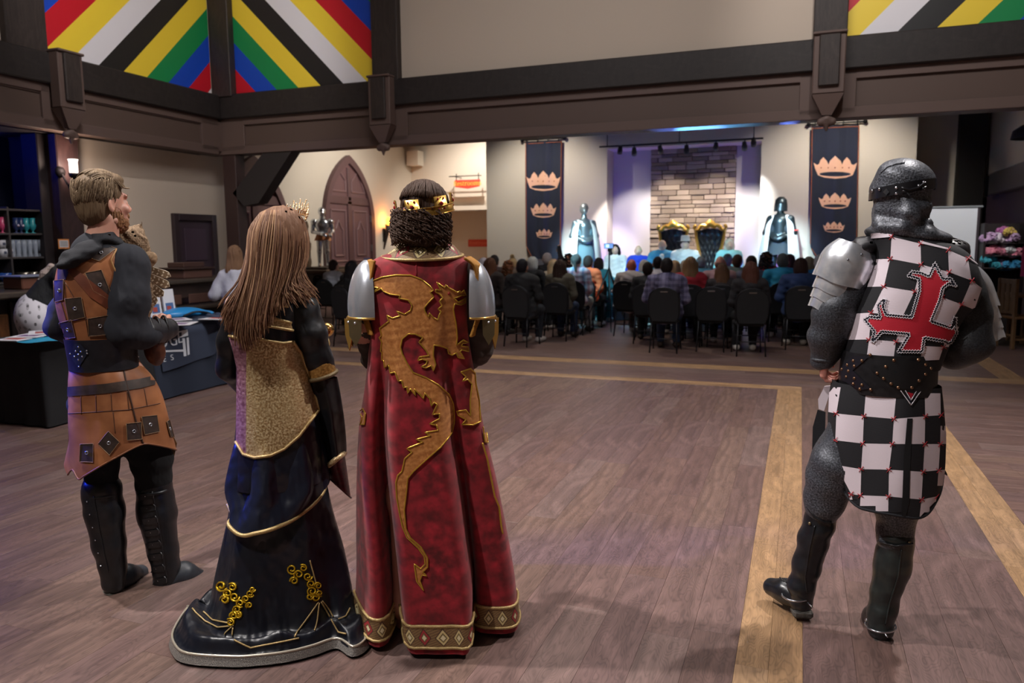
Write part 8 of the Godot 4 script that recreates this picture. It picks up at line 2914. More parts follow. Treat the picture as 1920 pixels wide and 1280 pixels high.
# ================================================================ the owl on his fist
func owl() -> void:
	var t := gown_frame(262, 1098)
	var o := thing("owl", "brown barred owl with spread wing feathers held in front of the leather-clad man", "owl")
	o.transform = t
	var plum := mottled("owl_plumage", hx("4a3524"), hx("b79c7c"), 256, 0.06, 7.0, 0.9, 0.0, 0.0, 3)
	var h := loc(t, 242, 452, -0.12)
	part(o, "body", body_mesh([[h, Vector3(0.075, 0.065, 0.07), Basis.IDENTITY], [loc(t, 252, 480, -0.13), Vector3(0.07, 0.08, 0.065), Basis.IDENTITY], [loc(t, 256, 540, -0.15), Vector3(0.085, 0.14, 0.08), Basis.IDENTITY], [loc(t, 252, 590, -0.15), Vector3(0.06, 0.1, 0.06), Basis.IDENTITY], [h + Vector3(0.03, -0.01, -0.065), h + Vector3(0.035, -0.03, -0.085), 0.012, 0.005], [h + Vector3(-0.04, 0.055, -0.01), h + Vector3(-0.055, 0.085, -0.01), 0.012, 0.004], [h + Vector3(0.04, 0.055, -0.01), h + Vector3(0.055, 0.085, -0.01), 0.012, 0.004]], 0.008, 0.04, 0.004, Vector3(120, 90, 120)), plum)
	part(o, "wing_shoulder", body_mesh([[loc(t, 262, 478, -0.1), loc(t, 282, 484, -0.1), 0.03, 0.026], [loc(t, 282, 484, -0.1), loc(t, 272, 510, -0.1), 0.024, 0.02]], 0.007, 0.02, 0.002, Vector3(120, 90, 120)), mottled("owl_shoulder", hx("7a5f42"), hx("b3987a"), 128, 0.06, 8.0, 0.9))
	for s in [-1.0, 1.0]:
		part(o, "talon", tubem([loc(t, 258 + 6 * s, 612, -0.14), loc(t, 262 + 7 * s, 626, -0.12)], [0.012, 0.007], 6), mt(hx("4a3a2a"), 0.6))
		part(o, "eye", body_mesh([[h + Vector3(0.03 * s + 0.02, 0.01, -0.06), Vector3(0.012, 0.012, 0.008), Basis.IDENTITY]], 0.004, 0.005), mt(hx("c98a1c"), 0.2))
	# four barred flight feathers, each with its pale bars
	for q: Array in [[272, 502, 320, 518, 7.5], [274, 516, 318, 537, 8.5], [276, 530, 306, 555, 8.5], [274, 545, 292, 570, 8.0]]:
		var a := loc(t, q[0], q[1], -0.1)
		var b := loc(t, q[2], q[3], -0.1)
		var d := (b - a).normalized()
		var s := Vector3(0, 0, 1).cross(d).normalized()
		var L := a.distance_to(b)
		var w: float = q[4] / 415.0
		var poly := PackedVector2Array()
		for k in 9:
			var u := k / 8.0
			poly.append(Vector2(u * L, w * (0.7 + 0.3 * u) * sqrt(maxf(0.0, 1.0 - pow(maxf(0.0, u - 0.72) / 0.28, 2.0)))))
		for k in range(7, -1, -1):
			poly.append(Vector2(poly[k].x, -poly[k].y))
		var st := new_st()
		var ft := Transform3D(Basis(d, s, d.cross(s)), a)
		put_prism(st, poly, -0.002, 0.002, ft)
		var f := part(o, "flight_feather", made(st), mt(hx("7d654a"), 0.85))
		var rim := []
		for v in poly:
			rim.append(ft * Vector3(v.x, v.y, 0.0))
		part(f, "pale_edge", tubem(rim, 0.0018, 5), mt(hx("d9cbb2"), 0.85))
		for k in 5:
			var u := 0.12 + 0.19 * k
			for sd in [-1.0, 1.0]:
				var bar := new_st()
				put_box(bar, ft * Vector3(u * L, sd * w * 0.42, 0.0), Vector3(0.006, w * 0.5, 0.0055), 0.0, ft.basis * Basis(Vector3(0, 0, 1), sd * 0.5))
				part(f, "pale_bar", made(bar), mt(hx("d5c6ab"), 0.85))

# ================================================================ the knight in the chequered tabard
func knight() -> void:
	var t := gown_frame(1612, 1172)
	var o := person_root("person in a mail coif and black and white chequered tabard with a red cross", t)
	var skin := hx("cf8f80")
	var hc := loc(t, 1690, 372)
	var yaw := Basis(Vector3.UP, -0.45)
	var bones := [[hc + Vector3(0, -0.07, 0), loc(t, 1700, 460), 0.058, 0.068]]
	bones += chain(t, [[1712, 500, 0.0, 38], [1700, 590, 0.0, 55], [1668, 690, 0.0, 60]])
	bones += chain(t, [[1650, 486, 0.0, 18], [1780, 502, -0.04, 18]])
	bones += chain(t, [[1612, 494, 0.0, 17], [1556, 608, 0.02, 17], [1544, 668, 0.0, 13]])
	bones += chain(t, [[1802, 512, -0.07, 20], [1816, 640, -0.04, 18], [1790, 662, -0.1, 15], [1720, 650, -0.26, 12]])
	bones += chain(t, [[1635, 740, 0.0, 50], [1562, 900, 0.02, 32], [1520, 1040, 0.02, 20], [1506, 1110, 0.02, 16]])
	bones += chain(t, [[1690, 740, 0.0, 50], [1682, 960, 0.02, 28], [1668, 1080, 0.02, 20], [1652, 1160, 0.06, 16]])
	var hx0 := loc(t, 1546, 666, 0.01)
	part(o, "body", merged([[body_mesh(bones, 0.016, 0.05), Transform3D.IDENTITY], [head_mesh(), Transform3D(yaw, hc)], [hand_mesh(-1.0, 0.85), Transform3D(Basis(Vector3(0, 0, 1), 0.15) * Basis(Vector3.UP, 0.35) * Basis(Vector3(1, 0, 0), -1.15) * Basis(Vector3(0, 0, 1), 1.2), hx0)], [hand_mesh(1.0, 0.6), Transform3D(Basis(Vector3.UP, 1.2), loc(t, 1716, 650, -0.26))]]), skin_mat(skin))
	# glittering grey mail cloth
	var mail := mottled("mail", hx("17181c"), hx("7e828c"), 256, 0.3, 1.7, 0.45, 0.0, 0.35, 2)
	var coif := part(o, "coif", body_mesh([[hc + Vector3(0.0, 0.05, 0.005), Vector3(0.105, 0.104, 0.115), yaw], [hc + Vector3(0.0, -0.03, 0.01), Vector3(0.098, 0.08, 0.102), yaw], [hc + Vector3(0.004, -0.09, 0.005), loc(t, 1698, 436), 0.09, 0.095], [loc(t, 1700, 440), Vector3(0.15, 0.035, 0.11), Basis(Vector3(0, 0, 1), -0.12)], [loc(t, 1648, 392, 0.06), loc(t, 1700, 402, 0.11), 0.02, 0.022], [loc(t, 1700, 402, 0.11), loc(t, 1736, 384, 0.06), 0.022, 0.014], [loc(t, 1650, 414, 0.06), loc(t, 1692, 424, 0.11), 0.02, 0.02], [loc(t, 1692, 424, 0.11), loc(t, 1742, 418, 0.06), 0.02, 0.016], [loc(t, 1700, 380, 0.1), loc(t, 1716, 410, 0.11), 0.016, 0.02], [loc(t, 1655, 430, 0.08), loc(t, 1740, 436, 0.08), 0.022, 0.022], [hc + yaw * Vector3(0, -0.01, -0.14), Vector3(0.062, 0.085, 0.06), yaw, -1]], 0.008, 0.022, 0.005, Vector3(14, 34, 14)), mail)
	var oc := Sewn.new()
	oc.add(coif.mesh, t, self)
	cord(coif, "centre_seam", px_list([1652, 324, 1664, 313, 1680, 308, 1696, 305]), oc, mail, 0.003, false, 0.001)
	# studded head band, knotted behind
	var band_l := mt(hx("15151a"), 0.35)
	var band := []
	for q in 3:
		var row := []
		for k in 32:
			var a := TAU * k / 32
			row.append(hc + Vector3(0, 0.028 + [0.022, 0.004, -0.016][q], 0.005) + Vector3(cos(a) * 0.112, 0.018 * cos(a), sin(a) * 0.122))
		band.append(row)
	var bm := netm(band, true, 2, 3)
	var bd := part(o, "head_band", bm, band_l)
	var obd := Sewn.new()
	obd.add(bm, t, self)
	var chrome := mt(hx("c9cad2"), 0.15, 0.95)
	for q: Array in [[1638, 346], [1637, 358], [1650, 355], [1681, 352], [1681, 363], [1731, 342], [1731, 353], [1722, 348]]:
		stud(bd, "stud", obd, Vector2(q[0], q[1]), 0.0055, chrome)
	sew(bd, "diamond_badge", [pv([1663, 353, 1668, 360, 1663, 366, 1657, 360])], obd, chrome, 0.004, 6.0)
	for q: Array in [[1690, 352, 1705, 356, 1720, 352, 1733, 342], [1692, 358, 1708, 362, 1724, 358, 1734, 350]]:
		cord(bd, "lace", px_list(q), obd, band_l, 0.004, false, 0.006)
	# sleeves
	var slm := mottled("mail_sleeve", hx("191a1e"), hx("5c6068"), 256, 0.3, 1.7, 0.5, 0.0, 0.3, 2)
	part(o, "sleeve", body_mesh(chain(t, [[1610, 486, 0.0, 33], [1588, 540, 0.02, 34], [1566, 590, 0.03, 36], [1554, 628, 0.02, 33], [1548, 656, 0.0, 26], [1544, 672, 0.0, 23]]), 0.011, 0.03, 0.006, Vector3(16, 30, 16)), slm)
	part(o, "sleeve", body_mesh(chain(t, [[1802, 512, -0.07, 28], [1814, 575, -0.06, 33], [1816, 640, -0.04, 35], [1790, 662, -0.1, 28], [1740, 655, -0.24, 20]]), 0.012, 0.03, 0.005, Vector3(16, 30, 16)), mottled("dark_mail", hx("131416"), hx("3a3c42"), 256, 0.3, 1.7, 0.6, 0.0, 0.2, 2))
	# leather shoulder pads under the plates
	for q: Array in [[1618, 464, 0.0], [1784, 466, -0.05]]:
		part(o, "shoulder_pad", body_mesh([[loc(t, q[0], q[1], q[2]), Vector3(0.065, 0.045, 0.08), Basis(Vector3(0, 0, 1), 0.4 if q[0] < 1700 else -0.4)]], 0.009, 0.02, 0.006, Vector3(40, 60, 40)), mottled("pad_leather", hx("18171a"), hx("2e2c30"), 128, 0.05, 5.0, 0.4))
	# plate shoulder: a dished top plate and three lapped lames
	var steel := mottled("dented_steel", hx("c2c8d2"), hx("f2f4f8"), 128, 0.03, 5.0, 0.26, 0.0, 0.72, 3)
	for sd in 2:
		var base: Array = [[[1600, 462], [1588, 500], [1572, 528]], [[1818, 512], [1836, 548], [1842, 580]]][sd]
		var pz := 0.03 if sd == 0 else -0.1
		var c0 := loc(t, base[0][0], base[0][1], pz)
		var c2 := loc(t, base[2][0], base[2][1], pz)
		var small := 1.0 if sd == 0 else 0.6
		var dn := (c2 - c0).normalized()
		var sx := Vector3(0, 0, 1).cross(dn).normalized()
		var top := part(o, "pauldron", plate(c0 - dn * 0.015, dn, sx, 0.1 * small, 0.155, 0.085 * small, true), steel)
		for k in 3:
			part(top, "lame", plate(c0 + dn * (0.13 + 0.037 * k), dn, sx, (0.083 - 0.006 * k) * small, 0.055, (0.075 - 0.004 * k) * small, false), steel)
		var op := Sewn.new()
		op.add(top.mesh, t, self)
		for q: Array in ([[1590, 487], [1615, 477]] if sd == 0 else [[1838, 520]]):
			stud(top, "rivet", op, Vector2(q[0], q[1]), 0.0045, mt(hx("6d6f76"), 0.25, 0.9))
	# tabard: body piece and skirt
	var black := cloth(hx("15151b"), 0.8, "weave", 0.03, 14.0)
	var white := cloth(hx("d9cdd6"), 0.85, "weave", 0.03, 14.0)
	var rows := []
	for r: Array in [[432, 1660, 1740, -0.01, 0.07], [446, 1622, 1800, 0.0, 0.11], [466, 1632, 1826, 0.0, 0.125], [500, 1640, 1842, 0.0, 0.14], [540, 1628, 1838, 0.0, 0.145], [590, 1600, 1806, 0.0, 0.14], [640, 1588, 1780, 0.0, 0.135], [680, 1580, 1764, 0.0, 0.135]]:
		var ring := ring_px(t, r[0], r[1], r[2], r[3], r[4], 24, 1.15)
		var row := []
		for p: Vector3 in ring:
			row.append(p + Vector3(0, -(p.x - ring[6].x) * (0.22 if r[0] < 560 else 0.08), 0))
		rows.append(row)
	var tm := netm(rows, true, 3, 4)
	var tab := part(o, "tabard", tm, black)
	var srows := []
	for r: Array in [[716, 1560, 1764, 0.0, 0.14], [752, 1554, 1768, 0.0, 0.155], [807, 1552, 1772, 0.0, 0.17], [869, 1560, 1770, 0.0, 0.18]]:
		srows.append(folded(ring_px(t, r[0], r[1], r[2], r[3], r[4], 24, 1.1), Vector3(loc(t, 1662, 800).x, 0, 0), 0.006, func(a: float) -> float: return sin(a * 6.0)))
	var hy := [[1769, 880], [1764, 918], [1752, 945], [1738, 964], [1720, 971], [1692, 968], [1665, 963], [1636, 958], [1611, 951], [1593, 936], [1580, 915], [1568, 890], [1560, 875]]
	var hem := []
	for k in 24:
		var a := TAU * k / 24
		if k < 13:
			hem.append(loc(t, hy[k][0], hy[k][1], 0.185 * sin(a)))
		else:
			hem.append(Vector3(loc(t, 1662, 880).x + 0.22 * cos(a), loc(t, 1662, 885).y, 0.18 * sin(a)))
	srows.append(hem)
	var sm := netm(srows, true, 3, 4)
	var sk := part(o, "tabard_skirt", sm, black)
	var edge := []
	for k in 13:
		edge.append(hem[k])
	part(sk, "hem_binding", tubem(Array(smooth_line(edge, 4)), 0.0055, 6), black)
	var on := Sewn.new()
	on.add(tm, t, self)
	on.add(sm, t, self)
	# chequers: rows of lattice points of the sewn squares, each square a patch
	var lat := [
		[[1625, 437], [1673, 437], [1724, 452], [1776, 466], [1812, 482], [1846, 504]],
		[[1631, 446], [1672, 444], [1726, 457], [1777, 469], [1814, 485], [1847, 508]],
		[[1641, 486], [1670, 485], [1727, 496], [1779, 510], [1821, 526], [1840, 540]],
		[[1627, 538], [1658, 537], [1715, 546], [1767, 557], [1802, 570], [1826, 580]],
		[[1600, 588], [1634, 586], [1692, 594], [1742, 604], [1778, 612], [1797, 612]],
		[[1590, 637], [1630, 636], [1680, 640], [1730, 648], [1768, 650], [1782, 650]],
		[[1582, 672], [1625, 672], [1675, 674], [1725, 676], [1760, 674], [1768, 674]]]
	for i in lat.size() - 1:
		for j in 5:
			if (i + j) % 2 == 0:
				sew(tab, "white_square", [pv(lat[i][j] + lat[i][j + 1] + lat[i + 1][j + 1] + lat[i + 1][j])], on, white, 0.002 if i else 0.005, 10.0)
			else:
				sew(tab, "black_square", [pv(lat[i][j] + lat[i][j + 1] + lat[i + 1][j + 1] + lat[i + 1][j])], on, black, 0.002, 10.0)
	var lat2 := [
		[[1556, 726], [1577, 726], [1624, 732], [1681, 734], [1733, 729], [1762, 727], [1770, 727]],
		[[1554, 772], [1569, 775], [1620, 780], [1676, 785], [1734, 780], [1763, 778], [1773, 778]],
		[[1553, 822], [1567, 825], [1618, 831], [1673, 832], [1733, 832], [1762, 832], [1773, 832]],
		[[1565, 866], [1568, 871], [1615, 879], [1667, 880], [1730, 884], [1759, 881], [1771, 880]],
		[[1592, 926], [1597, 926], [1614, 928], [1666, 930], [1727, 936], [1755, 930], [1764, 926]],
		[[1600, 964], [1605, 964], [1612, 968], [1665, 972], [1722, 982], [1752, 970], [1764, 960]]]
	for i in lat2.size() - 1:
		for j in 6:
			var q: PackedVector2Array = pv(lat2[i][j] + lat2[i][j + 1] + lat2[i + 1][j + 1] + lat2[i + 1][j])
			if (i + j) % 2 == 0:
				if j == 3 and i > 0:
					pass
				sew(sk, "white_square", [q], on, white, 0.002, 10.0)
			else:
				sew(sk, "black_square", [q], on, black, 0.002, 10.0)
	# slit up the back
	sew(sk, "slit_binding", [pv([1700, 784, 1710, 784, 1706, 862, 1704, 940, 1697, 968, 1690, 966, 1694, 860])], on, mt(hx("0d0d11"), 0.9), 0.005, 9.0)
	# red thread crosses at the joints
	var redt := mt(hx("b02a34"), 0.7)
	for l: Array in [lat, lat2]:
		for i in range(1, l.size() - 1):
			for j in range(1, l[i].size() - 1):
				var c := Vector2(l[i][j][0], l[i][j][1])
				var host := tab if l == lat else sk
				for d: Vector2 in [Vector2(5, 3), Vector2(4, -5)]:
					cord(host, "red_stitch", [c - d, c + d], on, redt, 0.0014, false, 0.004)
	# the red cross, outlined in navy with white zigzag braid
	var navy := pv([1752, 492, 1762, 510, 1768, 521, 1782, 521, 1792, 537, 1778, 533, 1768, 541, 1765, 555, 1762, 565, 1747, 600, 1780, 611, 1786, 592, 1791, 593, 1789, 612, 1792, 622, 1782, 640, 1774, 645, 1768, 640, 1733, 634, 1729, 660, 1682, 660, 1702, 627, 1655, 623, 1640, 641, 1634, 640, 1640, 622, 1621, 599, 1632, 592, 1650, 594, 1646, 572, 1655, 562, 1663, 560, 1659, 575, 1664, 588, 1708, 592, 1722, 545, 1722, 524, 1702, 518, 1710, 508, 1728, 510, 1741, 516])
	sew(tab, "cross_outline", [navy], on, mt(hx("141628"), 0.8), 0.005, 9.0)
	var red := cloth(hx("b5122b"), 0.7, "weave", 0.03, 14.0)
	for p in Geometry2D.offset_polygon(navy, -4.2):
		sew(tab, "red_cross", [p], on, red, 0.008, 9.0)
		var zz := zigzag(p, 2.2)
		cord(tab, "white_braid", zz, on, mt(hx("d6d2da"), 0.7), 0.0016, true, 0.0095, 1.0, 2.0)
	for p in Geometry2D.offset_polygon(navy, 0.5):
		cord(tab, "white_braid", zigzag(p, 2.2), on, mt(hx("d6d2da"), 0.7), 0.0016, true, 0.0075, 1.0, 2.0)
	# tip of the cross below the belt
	sew(sk, "cross_tip", [pv([1690, 731, 1722, 731, 1706, 756])], on, mt(hx("141628"), 0.8), 0.005, 7.0)
	sew(sk, "red_cross_tip", [pv([1698, 731, 1714, 731, 1706, 747])], on, red, 0.008, 7.0)
	for q: Array in [[1688, 732, 1706, 759], [1724, 732, 1706, 759], [1696, 732, 1706, 750], [1716, 732, 1706, 750]]:
		cord(sk, "white_braid", px_list(q), on, mt(hx("d6d2da"), 0.7), 0.0016, false, 0.009)
	# wide studded belt
	var belt := []
	for r: Array in [[657, 1579, 1760, 0.0, 0.155], [675, 1576, 1760, 0.0, 0.157], [705, 1572, 1759, 0.0, 0.157], [731, 1573, 1757, 0.0, 0.155]]:
		belt.append(ring_px(t, r[0], r[1], r[2], r[3], r[4], 24, 1.1))
	var btm := netm(belt, true, 3, 3)
	var bt := part(o, "belt", btm, mottled("knight_belt", hx("131316"), hx("232326"), 128, 0.05, 4.0, 0.35))
	var ob := Sewn.new()
	ob.add(btm, t, self)
	sew(bt, "belt_panel", [pv([1634, 694, 1690, 660, 1726, 661, 1748, 690, 1722, 716, 1710, 729, 1684, 729])], ob, mt(hx("17181b"), 0.4), 0.004, 8.0)
	sew(bt, "belt_panel", [pv([1577, 690, 1608, 662, 1640, 660, 1600, 694, 1634, 728, 1612, 731, 1580, 712])], ob, mt(hx("16161f"), 0.38), 0.004, 8.0)
	var bronze := mt(hx("8a6a52"), 0.3, 0.85)
	for q: Array in [[1617, 663], [1632, 665], [1617, 676], [1601, 676], [1603, 686], [1590, 684], [1580, 692], [1592, 695], [1588, 706], [1603, 709], [1601, 719], [1617, 721], [1613, 729], [1633, 730], [1690, 664], [1707, 663], [1676, 675], [1661, 687], [1645, 699], [1657, 709], [1671, 719], [1684, 726], [1709, 726], [1722, 713], [1734, 701], [1744, 690], [1734, 683], [1721, 674]]:
		stud(bt, "belt_stud", ob, Vector2(q[0], q[1]), 0.0062, bronze)
	# front flap of the tabard seen past his left hip
	var fl := new_st()
	for q: Array in [[[1546, 724], [1561, 722], [1545, 770], [1535, 766], [1534, 748]], [[1533, 768], [1548, 772], [1546, 850], [1530, 862], [1522, 876], [1524, 800]]]:
		var pl := PackedVector2Array()
		for v: Array in q:
			var p := loc(t, v[0], v[1], -0.1)
			pl.append(Vector2(p.x, p.y))
		var st := new_st()
		put_prism(st, pl, -0.104, -0.096)
		part(sk, "front_flap", made(st), white if q[0][1] < 740 else black)
	# leggings, boots, spurs
	var legm := mottled("legging", hx("15161a"), hx("787c86"), 256, 0.3, 1.7, 0.45, 0.0, 0.35, 2)
	part(o, "leggings", body_mesh(chain(t, [[1628, 780, 0.0, 55], [1566, 880, 0.03, 46], [1546, 930, 0.03, 36], [1538, 975, 0.03, 26]]) + chain(t, [[1690, 800, 0.0, 52], [1680, 940, 0.02, 38], [1678, 1010, 0.03, 30]]), 0.013, 0.03, 0.005, Vector3(14, 28, 14)), legm)
	var bl := mottled("black_boot", hx("0f1013"), hx("23262c"), 256, 0.02, 3.0, 0.3)
	var gl := mottled("grey_boot", hx("16191a"), hx("2c3230"), 256, 0.02, 3.0, 0.36)
	for b in 2:
		var m: Material = [bl, gl][b]
		var bo := part(o, "boot", body_mesh(chain(t, [[1540, 962, 0.03, 29], [1526, 1010, 0.03, 28], [1512, 1060, 0.03, 26], [1503, 1100, 0.03, 23], [1502, 1126, 0.03, 21]] if b == 0 else [[1679, 1008, 0.03, 31], [1674, 1060, 0.03, 30], [1662, 1110, 0.04, 25], [1654, 1150, 0.05, 23], [1651, 1180, 0.06, 22]]), 0.01, 0.02, 0.005, Vector3(16, 34, 16)), m)
		part(bo, "vamp", body_mesh(chain(t, [[1502, 1124, 0.03, 20], [1474, 1108, -0.02, 22], [1448, 1100, -0.06, 18]] if b == 0 else [[1651, 1180, 0.06, 22], [1640, 1158, -0.06, 20], [1634, 1150, -0.14, 16]]), 0.009, 0.03), bl)
		part(bo, "sole", body_mesh(chain(t, [[1502, 1142, 0.04, 11], [1474, 1128, -0.02, 8], [1450, 1110, -0.06, 10]] if b == 0 else [[1651, 1198, 0.07, 12], [1638, 1176, -0.06, 8], [1632, 1162, -0.14, 9]]), 0.008, 0.01), mt(hx("1a1a1c"), 0.7))
		part(bo, "heel", boxm(Vector3(0.08, 0.035, 0.075), 0.01), mottled("heel_rubber", hx("2c2a28"), hx("5e5a55"), 128, 0.05, 4.0, 0.8), xf(loc(t, 1503.0 if b == 0 else 1651.0, 1146.0 if b == 0 else 1202.0, 0.04 if b == 0 else 0.07), Basis(Vector3.UP, 0.3)))
		var obo := Sewn.new()
		obo.add(bo.mesh, t, self)
		for q: Array in ([[1512, 944, 1530, 968, 1545, 976, 1557, 976]] if b == 0 else [[1650, 1014, 1680, 1022, 1708, 1018]]):
			cord(bo, "top_strap", px_list(q), obo, mt(hx("1b1b1e"), 0.35), 0.009, false, 0.004, 0.5)
		stud(bo, "snap", obo, Vector2(1519, 981) if b == 0 else Vector2(1704, 1016), 0.0065, mt(hx("8a7a5c"), 0.3, 0.8))
		for q: Array in ([[1528, 985, 1518, 1030, 1510, 1080, 1512, 1110]] if b == 0 else [[1690, 1030, 1684, 1080, 1668, 1130, 1660, 1170]]):
			cord(bo, "back_seam", px_list(q), obo, m, 0.0035, false, 0.002)
		# spur: a steel heel band with a short neck, and its strap
		var sc := loc(t, 1502.0 if b == 0 else 1651.0, 1117.0 if b == 0 else 1172.0, 0.03 if b == 0 else 0.06)
		var line := []
		for k in 11:
			var a := lerpf(-0.5, PI + 0.5, k / 10.0)
			line.append(sc + Vector3(cos(a) * 0.055 - (0.02 if b == 0 else 0.0), 0.004 * cos(a), sin(a) * 0.06))
		var sp := part(bo, "spur", tubem(Array(smooth_line(line, 2)), 0.004, 6), chrome)
		part(sp, "spur_neck", tubem([sc + Vector3(0.03 if b == 0 else 0.01, 0, 0.05), sc + Vector3(0.05 if b == 0 else 0.025, -0.006, 0.075)], [0.004, 0.003], 6), chrome)
		part(sp, "spur_button", lathem([Vector2(0.009, 0), Vector2(0.007, 0.005), Vector2(0.0005, 0.007)], 10), chrome, xf(line[10], Basis(Vector3.RIGHT, PI / 2)))
		part(sp, "spur_strap", tubem([line[10], loc(t, 1474.0 if b == 0 else 1636.0, 1128.0 if b == 0 else 1172.0, 0.0)], 0.006, 6), bl)
		if b == 0:
			for k in 4:
				part(bo, "lace", tubem([loc(t, 1462 + 5 * k, 1082 + 2 * k, 0.02), loc(t, 1470 + 5 * k, 1090 + 2 * k, 0.045)], 0.003, 5), mt(hx("101012"), 0.6))
	# rolled cuff at the hand
	var cf := ring_px(t, 673, 1523, 1567, 0.0, 0.046, 16)
	part(o, "cuff", tubem(Array(smooth_line(cf + [cf[0]], 2)), 0.007, 6), slm)

func zigzag(p: PackedVector2Array, amp: float) -> Array:
	var out := []
	var n := 0
	for i in p.size():
		var a := p[i]
		var b := p[(i + 1) % p.size()]
		var l := a.distance_to(b)
		if l < 0.8:
			continue
		var d := (b - a) / l
		var k := maxi(int(l / 2.4), 1)
		for j in k:
			out.append(a.lerp(b, float(j) / k) + d.orthogonal() * amp * (0.5 if n % 2 else -0.5))
			n += 1
	return out

# a curved plate over the arm: top edge at c, running along dn, bulging towards +z
func plate(c: Vector3, dn: Vector3, sx: Vector3, w: float, l: float, bulge: float, dome: bool) -> ArrayMesh:
	var net := []
	var zz := sx.cross(dn).normalized()
	if zz.z < 0.0:
		zz = -zz
	for i in 7:
		var u := i / 6.0
		var row := []
		var wid := w
		if dome:
			wid = w * (0.35 + 0.65 * sin(minf(u * 1.4 + 0.25, 1.0) * PI / 2))
		for j in 11:
			var a := lerpf(-1.5, 1.5, j / 10.0)
			var lift := bulge * cos(a) * (1.0 if not dome else (0.55 + 0.45 * sin(minf(u * 1.3 + 0.2, 1.0) * PI / 2)))
			var scallop := 0.0 if u < 0.9 else 0.008 * absf(cos(a * 2.0))
			row.append(c + dn * (u * l + scallop) + sx * sin(a) * wid + zz * lift)
		net.append(row)
	var m := netm(net, false, 2, 2, true)
	# turn it the right way out
	var arr := m.surface_get_arrays(0)
	var v: PackedVector3Array = arr[Mesh.ARRAY_VERTEX]
	var nn: PackedVector3Array = arr[Mesh.ARRAY_NORMAL]
	if nn[nn.size() / 2].dot(zz) < 0.0:
		m = netm(net, false, 2, 2, false)
	return m

